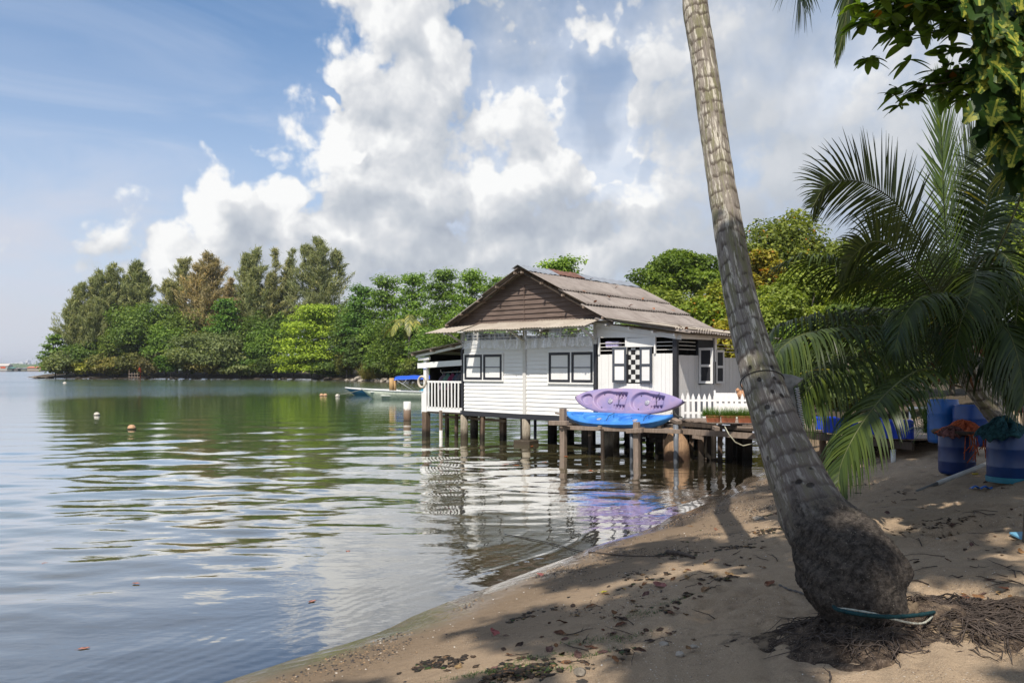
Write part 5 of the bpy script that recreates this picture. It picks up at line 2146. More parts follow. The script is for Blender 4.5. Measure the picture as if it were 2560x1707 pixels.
# go down into the sand, spreading
gbase = gz(foot.x + .05, foot.y)
cl = [Vector((foot.x + .10, foot.y + .03, gbase - .25)), Vector((foot.x + .06, foot.y + .02, min(gbase + .02, foot.z - .04)))] + cl
rads = [rads[0] * 1.5, rads[0] * 1.15] + rads
# slanted cross-sections: the silhouette widths above are measured across the picture, so follow the axis
coco = empty("coconut_palm", (foot.x, foot.y, gbase), 0, "large leaning coconut palm with ringed grey trunk and swollen root boss on the sand", "palm tree")
CO = Vector((foot.x, foot.y, gbase))
# continue the trunk above the frame to its crown
topd = (cl[-1] - cl[-3]).normalized()
crown_pt = cl[-1] + topd * 1.5
cl.append(cl[-1] + topd * .75)
cl.append(crown_pt)
rads += [rads[-1] * .97, rads[-1] * 1.05]
dens = bez_path(cl, 620)
rq = np.interp(np.linspace(0, len(cl) - 1, 621), np.arange(len(cl)), rads)
rq = np.convolve(np.pad(rq, 12, 'edge'), np.ones(25) / 25, 'valid')
nseg = 72
V, A = [], []
ref = Vector((1, 0, 0))
ln = 0.0
for i, p in enumerate(dens):
    d = (dens[min(i + 1, 620)] - dens[max(i - 1, 0)]).normalized()
    if i < 80:          # keep rings near level at the foot
        t = i / 80
        d = (Vector((0, 0, 1)) * (1 - t) + d * t).normalized()
    if i:
        ln += (dens[i] - dens[i - 1]).length
    ref = (ref - d * ref.dot(d)).normalized()
    bi = d.cross(ref)
    for j in range(nseg):
        a = 2 * math.pi * j / nseg
        ca, sa = math.cos(a), math.sin(a)
        wv = .06 * math.sin(2.3 * a + ln * 2) + .05 * math.sin(a + 3 * ln)
        ringp = ((ln + wv * .4) * 6.2) % 1.0
        rr2 = rq[i] * (1 + .014 * (1 - abs(2 * ringp - 1)) * (1 if ln > 1.3 else 0) + .016 * math.sin(ln * 17 + 2 * math.sin(a)) * math.sin(a * 2 + ln) + .010 * math.sin(5 * a + ln * 3) + .012 * math.sin(3 * a - ln * 5))
        if ln < 1.5:     # shaggy boss
            f = min(1, (1.5 - ln) / .4)
            hsh = math.sin(j * 12.9898 + i * 78.233) * 43758.5453
            hsh -= math.floor(hsh)
            rr2 *= 1 + f * (.035 * (hsh - .5) + .045 * math.sin(a * 9 + ln * 8) * math.sin(ln * 21 + a * 4) + .03 * math.sin(a * 3 + ln * 14))
        V.append(p + (ref * ca + bi * sa) * rr2 - CO)
        A.append((ca, sa, ln))
idx = np.arange(621 * nseg).reshape(621, nseg)
Fc = np.stack([idx[:-1], np.roll(idx[:-1], -1, 1), np.roll(idx[1:], -1, 1), idx[1:]], -1).reshape(-1, 4)
me = np_mesh("trunk", np.array([tuple(v) for v in V]), Fc, True)
at_ = me.attributes.new('tc', 'FLOAT_VECTOR', 'POINT')
at_.data.foreach_set('vector', np.array(A, np.float32).ravel())
link_mesh("trunk", me, M['palmtrunk'], coco)
TRUNK_LEN = ln

# roots creeping out of the boss over a mound of root matter
M['root'] = m_wood("thin_roots", (.030, .023, .019, 1), (.115, .088, .072, 1), ax=(3, 3, 3), sc=6)


def m_mound():
    m, N = mat("root_litter")
    P = worldpos(N)
    n = N.noise(P, 12, 6, .75, .5)
    c = N.mix(N.mapr(n, .35, .7), (.030, .022, .018, 1), (.15, .11, .08, 1))
    sp_ = N.voro(P, 90)
    c = N.mix(N.mapr(sp_, .22, .15, 0, .8), c, (.34, .28, .22, 1))
    c = N.mix(N.mapr(N.noise(P, 5, 4, .6), .52, .62, 0, .6), c, (.30, .225, .15, 1))
    finish(N, principled(N, c, .95, .1, bump(N, n, 1.0, .03)))
    return m


rm = np.random.default_rng(21)
# mound: a low heap in polar rings, laid on the sand
nr_, na_ = 40, 96
mv = []
mc = Vector((foot.x + .06, foot.y - .06, 0))
for i in range(nr_ + 1):
    for j in range(na_):
        a = 2 * math.pi * j / na_
        Rm = 0.78 + .16 * math.sin(a * 2 + 1) + .10 * math.sin(a * 5) + .05 * math.sin(a * 11) + .25 * max(0, math.cos(a + .35)) ** 2
        t = i / nr_
        x, y = mc.x + math.cos(a) * Rm * t, mc.y + math.sin(a) * Rm * .80 * t
        mv.append((x, y, t))
mv = np.array(mv)
gzv = ground_z(mv[:, 0], mv[:, 1])
hh = .13 * (1 - mv[:, 2] ** 1.5) * (1 + .5 * fbm(mv[:, 0] * 9, mv[:, 1] * 9, 3, 5)) + .03 * fbm(mv[:, 0] * 26, mv[:, 1] * 26, 3, 8) + .045 * fbm(mv[:, 0] * 5, mv[:, 1] * 5, 3, 18) * mv[:, 2] - .004 - .02 * (mv[:, 2] > .97)
mz = gzv + hh
idx = np.arange((nr_ + 1) * na_).reshape(nr_ + 1, na_)
Fc = np.stack([idx[:-1], idx[1:], np.roll(idx[1:], -1, 1), np.roll(idx[:-1], -1, 1)], -1).reshape(-1, 4)
link_mesh("root_mound", np_mesh("root_mound", np.stack([mv[:, 0] - CO.x, mv[:, 1] - CO.y, mz - CO.z], 1), Fc, True), m_mound(), coco)


def mound_z(x, y):
    dx, dy = x - mc.x, (y - mc.y) / .80
    a = math.atan2(dy, dx)
    Rm = 0.78 + .16 * math.sin(a * 2 + 1) + .10 * math.sin(a * 5) + .05 * math.sin(a * 11) + .25 * max(0, math.cos(a + .35)) ** 2
    t = math.hypot(dx, dy) / Rm
    return gz(x, y) + (.12 * (1 - t ** 1.5) if t < 1 else 0)


mb = MB()
for k in range(620):
    a = rm.uniform(-math.pi, math.pi) if k % 3 else rm.uniform(-1.2, .6)
    r0_ = rm.uniform(.22, .66)
    L = rm.uniform(.06, .34) * (1.25 if k % 3 == 0 else 1)
    p = Vector((mc.x + math.cos(a) * r0_, mc.y + math.sin(a) * r0_ * .8, 0))
    ang = a + rm.normal() * .95
    pts = []
    cur = rm.normal() * 1.6
    for s_ in range(6):
        q = s_ / 5
        z = mound_z(p.x, p.y) + .012 + .02 * math.sin(q * 3.1) * rm.uniform(.3, 1.6)
        pts.append(Vector((p.x, p.y, z)) - CO)
        ang += cur * .12 + rm.normal() * .18
        p = p + Vector((math.cos(ang), math.sin(ang), 0)) * L / 5
    rd = rm.uniform(.0016, .0052)
    mb.tube(pts, [rd, rd, rd * .9, rd * .8, rd * .6, rd * .3], 5)
o = mb.build("roots", M['root'], coco)
o['kind'] = 'stuff'
# chewed pale patch where bark is torn
k = 2560 / 2352
q = at_y(1934 * k, 1222 * k, 5.03)

# ropes round the foot
M['tealrope'] = m_plain("teal_rope", (.010, .048, .055, 1), .7, .2, .3, sc=60)
M['whiterope'] = m_plain("white_twisted_rope", (.46, .45, .37, 1), .8, .2, .25, sc=60)


def rope(name, px_pts, rad, m, label, Y0=None, lift=0.0):
    pts = []
    for x, y, Y in px_pts:
        pts.append(at_y(x, y, Y))
    pth = bez_path(pts, 70)
    mb = MB()
    vsr = [rad * (1 + .12 * math.sin(i * 1.9)) for i in range(71)]
    mb.tube(pth, vsr, 8)
    return tag(mb.build(name, m), label, "rope")


rope("rope", [(2075, 1500, 4.95), (2088, 1519, 4.74), (2110, 1527, 4.62), (2160, 1536, 4.54), (2230, 1541, 4.50), (2290, 1537, 4.56), (2330, 1531, 4.70), (2352, 1524, 4.9), (2358, 1517, 5.1), (2345, 1513, 5.3), (2325, 1510, 5.35)], .012, M['tealrope'],
     "thick dark teal rope lying round the foot of the leaning palm")
rope("rope", [(2078, 1500, 4.95), (2090, 1518, 4.73), (2120, 1522, 4.63), (2180, 1532, 4.56), (2230, 1546, 4.50), (2280, 1557, 4.48), (2310, 1556, 4.55), (2330, 1540, 4.7), (2336, 1520, 4.9), (2330, 1508, 5.2)], .0065, M['whiterope'],
     "thin pale rope looped under the teal rope at the palm's foot")
fp = [on_ground(x, y) + Vector((0, 0, .012)) for x, y in ((1948, 1466), (1975, 1480), (2003, 1493), (2032, 1506), (2062, 1517), (2080, 1522))]
mb = MB()
mb.tube(bez_path(fp, 40), [.008 + .003 * math.sin(i * 1.7) for i in range(41)], 6)
tag(mb.build("rope", m_plain("frayed_rope", (.14, .13, .12, 1), .9)), "frayed grey rope running over the sand to the left of the palm's foot", "rope")
# wire round the trunk
mb = MB()
kk = min(range(len(dens)), key=lambda i: abs((CAM_H - dens[i].z) / dens[i].y * FPX + HOR - 955))
pc = dens[kk]
dd = (dens[kk + 1] - dens[kk - 1]).normalized()
rf = dd.orthogonal().normalized()
bb = dd.cross(rf)
mb.tube([pc + (rf * math.cos(a) + bb * math.sin(a)) * rq[kk] * 1.06 + dd * .02 * math.sin(a) for a in [2 * math.pi * j / 40 for j in range(41)]], .004, 6, cap=False)
tag(mb.build("wire", M['darkcord']), "thin black wire tied round the leaning trunk at head height", "wire")
# the weathered hollow block tied behind the trunk, with a coiled spring along it
q = at_y(1958, 985, 6.25)
mb = MB()
out = [(-.10, .12), (-.02, .16), (.06, .15), (.15, .12), (.10, .08), (.06, .05), (.07, .02), (.10, -.10), (.14, -.24), (.05, -.17), (-.03, -.05), (-.10, .04)]
n = len(out)
mb.add([(x, -.05, z) for x, z in out] + [(x, .05, z) for x, z in out], [tuple(range(n)), tuple(reversed(range(n, 2 * n)))] + [(i, i + n, (i + 1) % n + n, (i + 1) % n) for i in range(n)])
e = empty("float_block", q, 0, "weathered grey block with a coiled spring, tied behind the leaning trunk", "block")
mb.build("block", m_plain("weathered_foam", (.25, .25, .235, 1), .9, .1, .3, sc=12), e, bevel=.012)
mb = MB()
mb.tube([(.085 + .045 * t / 8 + .014 * math.cos(t * 6.283 * 2), -.06 + .014 * math.sin(t * 6.283 * 2), .05 - .30 * t / 8) for t in [i / 14 for i in range(112)]], .005, 5)
mb.build("spring", m_plain("pale_spring", (.5, .5, .5, 1), .4), e)

# crown of the leaning palm, above the picture; a few fronds hang into view
DKG = (.055, .085, .028)
CP = crown_pt


def fr_px(name, parent, base, pts, color=DKG, **kw):
    return frond(name, [base] + [at_y(*p) for p in pts], parent, color, **kw)


fr_px("frond", coco, CP, [(1840, -560, 8.6), (1960, -420, 8.0), (2010, -220, 7.7), (2003, -90, 7.6), (2001, 0, 7.6)], leaf=.85, droop=.5, seed=1, pairs=84, roll=R(90), sweep=.85)
fr_px("frond", coco, CP, [(1900, -470, 9.0), (2080, -390, 9.0), (2150, -180, 9.0), (2122, 0, 9.0), (2094, 150, 9.0)], leaf=.55, droop=.7, seed=2, pairs=110, roll=R(80), sweep=1.15, width=.034)
fr_px("frond", coco, CP, [(1950, -620, 8.5), (2200, -560, 8.0), (2290, -260, 7.8), (2270, -60, 7.8), (2245, 40, 7.8)], leaf=.62, droop=1.2, seed=3, pairs=84, roll=R(60), sweep=.8)
fr_px("frond", coco, CP, [(1960, -680, 9.6), (2250, -640, 10.2), (2350, -250, 10.6), (2335, -60, 10.6), (2322, 108, 10.6)], leaf=.45, droop=.9, seed=4, pairs=80, roll=R(90), sweep=.75)
for k_, (ax, el_) in enumerate(((3.3, .9), (3.8, .6), (4.3, .9), (4.7, .5), (5.2, .8), (5.7, .6))):
    h = Vector((math.cos(ax), math.sin(ax), 0))
    L = 3.6
    pts = [CP, CP + h * L * .3 + Vector((0, 0, L * .32 * el_)), CP + h * L * .65 + Vector((0, 0, L * .30 * el_ - .1)), CP + h * L * .92 + Vector((0, 0, -L * .02)), CP + h * L * 1.02 + Vector((0, 0, -L * .22))]
    frond("frond", pts, coco, DKG, leaf=.65, droop=.9, seed=20 + k_, pairs=60, roll=R(10))

# ------------------------------------------------------------------ the young palm on the right
YB = 11.4
yp_base = on_ground(2590, 1190)
yp = empty("young_coconut_palm", yp_base, 0, "young coconut palm with many arching dark fronds at the right of the beach", "palm tree")
cps = [Vector((2.0, 0, -.3)) * 0 + yp_base + Vector((.05, 0, -.2)), at_y(2560, 1130, YB), at_y(2515, 1062, YB), at_y(2462, 990, YB), at_y(2425, 930, YB), at_y(2400, 870, YB)]
pth = bez_path(cps, 60)
V, A = [], []
ln = 0
for i, p in enumerate(pth):
    d = (pth[min(i + 1, 60)] - pth[max(i - 1, 0)]).normalized()
    ref = (Vector((0, 1, 0)) - d * d.y).normalized()
    bi = d.cross(ref)
    if i:
        ln += (pth[i] - pth[i - 1]).length
    for j in range(24):
        a = 2 * math.pi * j / 24
        rr2 = (.155 + .06 * (i / 60) ** 3) * (1 + .05 * abs(((ln * 9) % 1) * 2 - 1))
        V.append(tuple(p + (ref * math.cos(a) + bi * math.sin(a)) * rr2 - yp_base))
        A.append((math.cos(a), math.sin(a), ln + 3.0))
idx = np.arange(61 * 24).reshape(61, 24)
Fc = np.stack([idx[:-1], np.roll(idx[:-1], -1, 1), np.roll(idx[1:], -1, 1), idx[1:]], -1).reshape(-1, 4)
me = np_mesh("trunk", np.array(V), Fc, True)
a_ = me.attributes.new('tc', 'FLOAT_VECTOR', 'POINT')
a_.data.foreach_set('vector', np.array(A, np.float32).ravel())
link_mesh("trunk", me, M['palmtrunk'], yp)
# sheaths and brown fibre at the crown
M['fibre'] = m_wood("palm_fibre", (.08, .035, .018, 1), (.30, .13, .05, 1), ax=(9, 9, 1.5), sc=5)
M['sheath'] = m_plain("yellow_green_sheath", (.26, .22, .05, 1), .5, .3, .3)
CY = at_y(2392, 845, YB)
mb = MB()
for k_ in range(60):
    a = rm.uniform(0, 6.283)
    r1 = rm.uniform(.05, .34)
    p0_ = CY + Vector((math.cos(a) * .14, math.sin(a) * .14, rm.uniform(-.45, .1)))
    p1_ = p0_ + Vector((math.cos(a) * r1, math.sin(a) * r1, rm.uniform(-.35, .25)))
    mb.tube([p0_ - yp_base, p0_.lerp(p1_, .5) - yp_base + Vector((0, 0, .04)), p1_ - yp_base], [.035, .028, .006], 5)
mb.build("fibre", M['fibre'], yp)
for k_ in range(10):
    a = k_ * 2.4
    p1_ = CY + Vector((math.cos(a) * .42, math.sin(a) * .42, .55))
    mb = MB()
    mb.tube([CY - yp_base + Vector((0, 0, -.35)), CY - yp_base + Vector((math.cos(a) * .16, math.sin(a) * .16, .0)), p1_ - yp_base], [.07, .06, .03], 7)
    mb.build("sheath", M['sheath'], yp)

DK2 = (.042, .066, .012)
MD2 = (.080, .115, .020)
LT2 = (.21, .30, .022)
YF = [
    # pts (px, py, Y), colour, kwargs
    ([(2360, 743, 11.3), (2304, 604, 11.1), (2239, 507, 10.9), (2150, 455, 10.7), (2070, 462, 10.6), (2030, 520, 10.5)], DK2, dict(leaf=.80, pairs=96, roll=R(72), droop=.30, sweep=.62)),
    ([(2364, 786, 11.0), (2311, 704, 10.6), (2243, 629, 10.3), (2186, 604, 10.1), (2132, 640, 10.0), (2100, 700, 9.9)], DK2, dict(leaf=.72, pairs=96, roll=R(60), droop=.5, sweep=.55)),
    ([(2346, 811, 11.3), (2221, 722, 11.2), (2150, 684, 11.1), (2079, 660, 11.0), (2000, 646, 10.9), (1932, 668, 10.8)], DK2, dict(leaf=.72, pairs=90, roll=R(14), droop=.9, sweep=.75)),
    ([(2346, 840, 11.2), (2257, 826, 11.0), (2186, 810, 10.8), (2114, 800, 10.6), (2030, 798, 10.4), (1945, 816, 10.2), (1915, 850, 10.1)], DK2, dict(leaf=.98, pairs=110, roll=R(22), droop=1.25, sweep=.55)),
    ([(2365, 868, 10.9), (2257, 838, 10.3), (2130, 822, 9.8), (2020, 832, 9.4), (1955, 868, 9.2), (1935, 905, 9.1)], DK2, dict(leaf=1.10, pairs=120, roll=R(8), droop=1.25, sweep=.55)),
    ([(2372, 885, 10.8), (2290, 872, 10.2), (2180, 880, 9.7), (2080, 920, 9.3), (2015, 985, 9.1), (1985, 1060, 9.0)], DK2, dict(leaf=1.05, pairs=120, roll=R(0), droop=1.25, sweep=.6)),
    ([(2375, 900, 10.6), (2342, 918, 9.6), (2285, 930, 9.0), (2221, 978, 8.6), (2169, 1039, 8.4), (2130, 1100, 8.3), (2103, 1160, 8.25), (2094, 1212, 8.2)], DK2, dict(leaf=.68, pairs=96, roll=R(-6), droop=1.25, sweep=.75, start=.28)),
    ([(2370, 880, 11.2), (2300, 800, 11.6), (2200, 772, 12.0), (2100, 790, 12.3), (2040, 850, 12.5)], DK2, dict(leaf=.80, pairs=86, roll=R(5), droop=1.1)),
    ([(2376, 700, 11.5), (2362, 543, 11.6), (2356, 400, 11.7), (2350, 262, 11.8), (2350, 225, 11.8)], LT2, dict(leaf=.95, pairs=86, roll=R(88), droop=.05, sweep=1.08 , width=.046, lift=.0)),
    ([(2390, 700, 11.6), (2392, 560, 11.9), (2408, 440, 12.2), (2440, 350, 12.4), (2480, 300, 12.6)], MD2, dict(leaf=.85, pairs=86, roll=R(80), droop=.12, sweep=.98, lift=.05)),
    ([(2405, 740, 11.4), (2443, 607, 11.3), (2466, 520, 11.2), (2495, 440, 11.1), (2540, 385, 11.0), (2610, 365, 10.9)], DK2, dict(leaf=.80, pairs=90, roll=R(70), droop=.35, sweep=.55)),
    ([(2400, 790, 10.9), (2440, 670, 10.4), (2500, 632, 10.0), (2545, 700, 9.8), (2540, 800, 9.7), (2528, 900, 9.6), (2512, 965, 9.6)], DK2, dict(leaf=.80, pairs=96, roll=R(10), droop=1.3, sweep=.6)),
    ([(2395, 800, 10.6), (2420, 700, 10.0), (2440, 680, 9.7), (2425, 740, 9.4), (2395, 830, 9.2), (2375, 930, 9.1)], DK2, dict(leaf=.80, pairs=90, roll=R(15), droop=1.3, sweep=.6)),
    ([(2410, 830, 11.2), (2500, 760, 11.2), (2580, 740, 11.2), (2660, 790, 11.2), (2700, 860, 11.2)], DK2, dict(leaf=.80, pairs=86, roll=R(10), droop=1.2)),
    ([(2405, 850, 11.6), (2480, 820, 12.0), (2560, 850, 12.3), (2620, 930, 12.5)], DK2, dict(leaf=.80, pairs=80, roll=R(0), droop=1.2)),
    ([(2400, 700, 11.8), (2440, 560, 12.4), (2520, 470, 12.9), (2620, 430, 13.3)], DK2, dict(leaf=.80, pairs=80, roll=R(50), droop=.4)),
    ([(2380, 780, 12.0), (2330, 640, 12.8), (2260, 570, 13.4), (2170, 560, 14.0)], DK2, dict(leaf=.80, pairs=80, roll=R(40), droop=.5)),
    ([(2400, 880, 11.0), (2460, 900, 10.4), (2530, 960, 10.0), (2575, 1050, 9.8)], DK2, dict(leaf=.70, pairs=80, roll=R(0), droop=1.3)),
    ([(2390, 830, 10.6), (2360, 760, 9.9), (2310, 740, 9.5), (2262, 790, 9.2), (2235, 880, 9.0)], DK2, dict(leaf=.75, pairs=86, roll=R(10), droop=1.3)),
    ([(2410, 820, 12.0), (2470, 720, 12.6), (2550, 690, 13.0), (2640, 740, 13.2)], DK2, dict(leaf=.85, pairs=80, roll=R(20), droop=1.1)),
    ([(2400, 860, 12.2), (2330, 850, 13.0), (2250, 880, 13.6), (2190, 950, 13.9)], DK2, dict(leaf=.85, pairs=80, roll=R(5), droop=1.3)),
    ([(2415, 840, 10.6), (2470, 800, 10.0), (2520, 830, 9.6), (2550, 920, 9.4), (2560, 1010, 9.3)], DK2, dict(leaf=.85, pairs=90, roll=R(5), droop=1.3)),
    ([(2405, 800, 12.2), (2425, 640, 13.0), (2480, 560, 13.6), (2560, 560, 14.0)], DK2, dict(leaf=.85, pairs=80, roll=R(45), droop=.6)),
    ([(2385, 760, 12.2), (2290, 690, 13.0), (2180, 690, 13.6), (2090, 740, 14.0)], DK2, dict(leaf=.85, pairs=80, roll=R(25), droop=.9)),
    ([(2420, 850, 11.8), (2500, 860, 12.0), (2580, 930, 12.2), (2610, 1010, 12.2)], DK2, dict(leaf=.85, pairs=80, roll=R(0), droop=1.3)),
    ([(2560, 470, 9.0), (2520, 400, 8.9), (2560, 360, 8.8), (2620, 350, 8.7)], (.15, .17, .04), dict(leaf=.55, pairs=50, roll=R(60), droop=.8)),
]
for k_, (pts, colr, kw) in enumerate(YF):
    kw.setdefault('width', .033)
    fr_px("frond", yp, CY + Vector((0, 0, .05)), pts, color=colr, seed=50 + k_, **kw)

# ------------------------------------------------------------------ the shade tree over the beach
M['pothos'] = leaf_mat("pothos_leaf", .30, .32, .5)


def m_pothos():
    m, N = mat("variegated_leaf")
    oc = N.n('ShaderNodeObjectInfo').outputs['Color']
    uv = N.n('ShaderNodeAttribute', attribute_name='luv').outputs['Vector']
    s = N.n('ShaderNodeSeparateXYZ', ins={0: uv})
    r = s.outputs[2]
    x = N.math('ABSOLUTE', s.outputs[0])
    n = N.noise(N.vmath('ADD', N.mapping(uv, scale=(1.2, 5.0, 0)), N.scale(uv, 0.0)), 3.0, 4, .7, .6)
    nn = N.noise(N.mapping(uv, scale=(1, 1, 23)), 2.2, 4, .7)
    yel = N.math('ADD', N.mapr(nn, .50, .62), N.mapr(x, .06, .03, 0, .8), clamp=True)
    yel = N.math('MULTIPLY', yel, N.mapr(r, .35, .8))
    c = N.mix(yel, N.mix(r, (.022, .050, .012, 1), (.055, .11, .018, 1)), (.42, .42, .06, 1))
    b = N.n('ShaderNodeBsdfPrincipled')
    N.put(b.inputs['Base Color'], c)
    b.inputs['Roughness'].default_value = .42
    b.inputs['Specular IOR Level'].default_value = .22
    t = N.n('ShaderNodeBsdfTranslucent')
    N.put(t.inputs[0], c)
    mx = N.n('ShaderNodeMixShader')
    mx.inputs[0].default_value = .3
    N.put(mx.inputs[1], b)
    N.put(mx.inputs[2], t)
    finish(N, mx.outputs[0])
    return m


def broad_leaves(name, pts, dirs, nrm, L, W, m, parent, r, color=(.1, .2, .03), drape=.35, lobed=False):
    """larger leaves with a real outline: 2 x 6 strips, folded and arched"""
    Vv, Fv, UV, rnn = [], [], [], []
    for i in range(len(pts)):
        p, d, n_ = Vector(pts[i]), Vector(dirs[i]).normalized(), Vector(nrm[i]).normalized()
        s = d.cross(n_).normalized()
        n_ = s.cross(d).normalized()
        l, w = L * r.uniform(.6, 1.15), W * r.uniform(.7, 1.1)
        b0 = len(Vv)
        q = r.uniform()
        K = 7
        for k in range(K + 1):
            t = k / K
            ww = w * (math.sin(math.pi * min(1, t * .86 + .10)) ** .8 if not lobed else (math.sin(math.pi * min(1, t * .9 + .07)) ** .55))
            if lobed and k % 2 == 0 and 0 < k < K:
                ww *= .62
            c = p + d * l * t - Vector((0, 0, 1)) * drape * l * t * t
            for sx in (-1, 0, 1):
                Vv.append(c + s * sx * ww / 2 + n_ * abs(sx) * ww * .10)
                UV.append((sx * .5 * (ww / w), t * 2, q))
        for k in range(K):
            for j in (0, 1):
                a = b0 + k * 3 + j
                Fv.append((a, a + 1, a + 4, a + 3))
                rnn.append(q)
    me = np_mesh(name, np.array([tuple(v) for v in Vv]), np.array(Fv), True, {'rnd': rnn, 'kind': np.where(np.array(rnn) > .985, .3, 0)})
    a_ = me.attributes.new('luv', 'FLOAT_VECTOR', 'POINT')
    a_.data.foreach_set('vector', np.array(UV, np.float32).ravel())
    return set_col(link_mesh(name, me, m, parent), color)


ST = Vector((4.82, 6.95, gz(4.82, 6.95)))
shade = empty("shade_tree", ST, 0, "spreading tree outside the right edge whose leafy branches hang into the top corner", "tree")
tb = MB()
tb.tube([(0, 0, -.3), (.05, 0, 2.0), (-.1, -.1, 4.2), (-.6, -.6, 6.2), (-1.6, -1.4, 7.6)], [.34, .27, .24, .18, .10], 14)
limbs = [
         ((-.6, -.6, 6.2), (-2.6, -2.6, 7.4), (-5.0, -4.4, 8.2)), ((-.6, -.6, 6.2), (1.6, -2.8, 7.8), (3.0, -4.8, 8.3)),
         ((-1.6, -1.4, 7.6), (-3.8, -4.4, 8.6), (-4.0, -8.0, 8.7)), ((-.1, -.1, 4.2), (1.5, .6, 6.0), (3.2, .8, 7.4))]
for l in limbs:
    tb.tube(l, [.09, .06, .03, .012][:len(l)], 8)
tb.build("trunk", M['bark'], shade)


def leafy_twigs(name, path, n, r, L=.16, W=.075, spread=.16, color=(.12, .20, .028)):
    pts, ds, ns = [], [], []
    path = [Vector(p) for p in path]
    for i in range(n):
        t = r.uniform(0, 1) * (len(path) - 1)
        a = int(min(t, len(path) - 2))
        c = path[a].lerp(path[a + 1], t - a)
        off = Vector(r.normal(size=3)) * spread
        # rosettes of leaves
        if i % 6 == 0:
            cen = c + off
        pts.append(cen)
        ang = r.uniform(0, 6.283)
        ds.append(Vector((math.cos(ang), math.sin(ang), r.uniform(-.5, .5))))
        ns.append(Vector((r.normal() * .4, r.normal() * .4 - .2, 1)))
    return broad_leaves(name, pts, ds, ns, L, W, M['leaf'], shade, r, color, .25)


rs_ = np.random.default_rng(77)


def S(*p):
    return at_y(p[0] + 12, p[1] - 26, *p[2:]) - ST


leafy_twigs("leaves", [S(2560, 30, 7.0), S(2420, 30, 7.0), S(2300, 20, 7.0), S(2190, 40, 7.0)], 1100, rs_, .17, .09, .19)
leafy_twigs("leaves", [S(2540, -40, 7.0), S(2380, -30, 7.0), S(2250, -40, 7.0)], 800, rs_, .17, .09, .22)
leafy_twigs("leaves", [S(2380, 60, 7.0), S(2390, 100, 7.0)], 30, rs_, .15, .07, .06)
leafy_twigs("leaves", [S(2560, 150, 7.0), S(2440, 188, 7.2), S(2360, 205, 7.4)], 190, rs_, .17, .075, .085)
leafy_twigs("leaves", [S(2480, 205, 7.2), S(2380, 225, 7.4), S(2300, 240, 7.5), S(2235, 262, 7.6)], 150, rs_, .16, .07, .07)
leafy_twigs("leaves", [S(2440, 240, 7.2), S(2400, 262, 7.3), S(2380, 275, 7.3)], 60, rs_, .15, .07, .06)
mb = MB()
for pth_ in ([(2720, 150), (2440, 190), (2350, 205)], [(2720, 190), (2480, 208), (2380, 228), (2300, 243), (2228, 268)], [(2480, 208), (2420, 255), (2380, 280)], [(2720, 20), (2400, 45), (2250, 60), (2195, 70)]):
    mb.tube([S(x, y, 7.3) for x, y in pth_], [.02, .012, .008, .004, .003][:len(pth_)], 6)
mb.build("twigs", M['bark'], shade)

# canopy above and behind the viewpoint: throws the dappled shade on the sand
CL = []
rc_ = np.random.default_rng(9)
cx = [(-4.6, 9.6, 1.7), (-2.6, 8.8, 1.9)]
lobes = []
H0 = 12.5


def shade_at(gx, gy, rad, h=H0, gzv=.6):
    """a clump of leaves whose shadow falls round the ground point"""
    k = (h - gzv) / SUN_DIR.z
    c = Vector((gx, gy, gzv)) + SUN_DIR * k
    lobes.append((np.array(c - ST), np.array([rad, rad, .5])))


# shadow wanted: everything landward of a line a little above the wash of the waves
nx, ny = (1.53, -1.0)
nl_ = math.hypot(nx, ny)
nx, ny = nx / nl_, ny / nl_
for s_ in np.arange(-9, 15.5, 1.05):
    for d_ in np.arange(1.55, 9.5, 1.05):
        bx, by = -1.1 + .547 * s_, 7.84 + .837 * s_
        gx, gy = bx + nx * d_ + rc_.normal() * .16, by + ny * d_ + rc_.normal() * .16
        if s_ > 6.0 and d_ < 2.6 and rc_.uniform() < .75:
            continue
        if rc_.uniform() < .23:
            continue
        if 3.0 < s_ < 8.2 and d_ < 3.0 and rc_.uniform() < .88:      # an opening that lets the sun onto the leaning trunk
            continue
        if abs(s_ - 3.7) < 1.0 and abs(d_ - 4.6) < .9:
            continue
        shade_at(gx, gy, rc_.uniform(.52, .78), H0 + rc_.uniform(-.6, 1.2))
for gx in np.arange(4.6, 10.5, 1.25):      # over the young palm
    for gy in np.arange(9.6, 14.5, 1.25):
        if rc_.uniform() > (.62 if gx < 6.5 else .72):
            shade_at(gx + rc_.normal() * .2, gy + rc_.normal() * .2, .85, H0 + rc_.uniform(-.5, 1), 2.8)
me = crown_mesh("canopy", lobes, 62000, .32, rc_, shell=.2, upn=1.4)
set_col(link_mesh("canopy", me, M['leaf'], shade), (.07, .13, .02))

# ------------------------------------------------------------------ climbing pothos at the right edge
vine = empty("climbing_vine", ST + Vector((-.35, -.2, 2.5)), 0, "variegated climbing vine with big split yellow green leaves hanging down the right edge", "vine")
VO = vine.location.copy()
rv = np.random.default_rng(4)
pts, ds, ns = [], [], []
for i in range(900):
    t = rv.uniform() ** .8
    py = -60 + 470 * t
    left = np.interp(py, [-60, 0, 60, 150, 230, 290, 330, 370, 410], [2400, 2405, 2440, 2460, 2440, 2455, 2490, 2520, 2545])
    px = rv.uniform(left + 22, 2770)
    if rv.uniform() < .35:
        px = left + 22 + rv.uniform(0, 45)
    Y = rv.uniform(5.7, 6.5)
    pts.append(at_y(px, py, Y) - VO)
    ds.append(Vector((rv.normal() * .5 - .25, -.35 + rv.normal() * .3, -1.0 + rv.normal() * .4)))
    ns.append(Vector((rv.normal() * .45, -1, .55 + rv.normal() * .3)))
broad_leaves("leaves", pts, ds, ns, .25, .18, m_pothos(), vine, rv, drape=.15, lobed=True)
mb = MB()
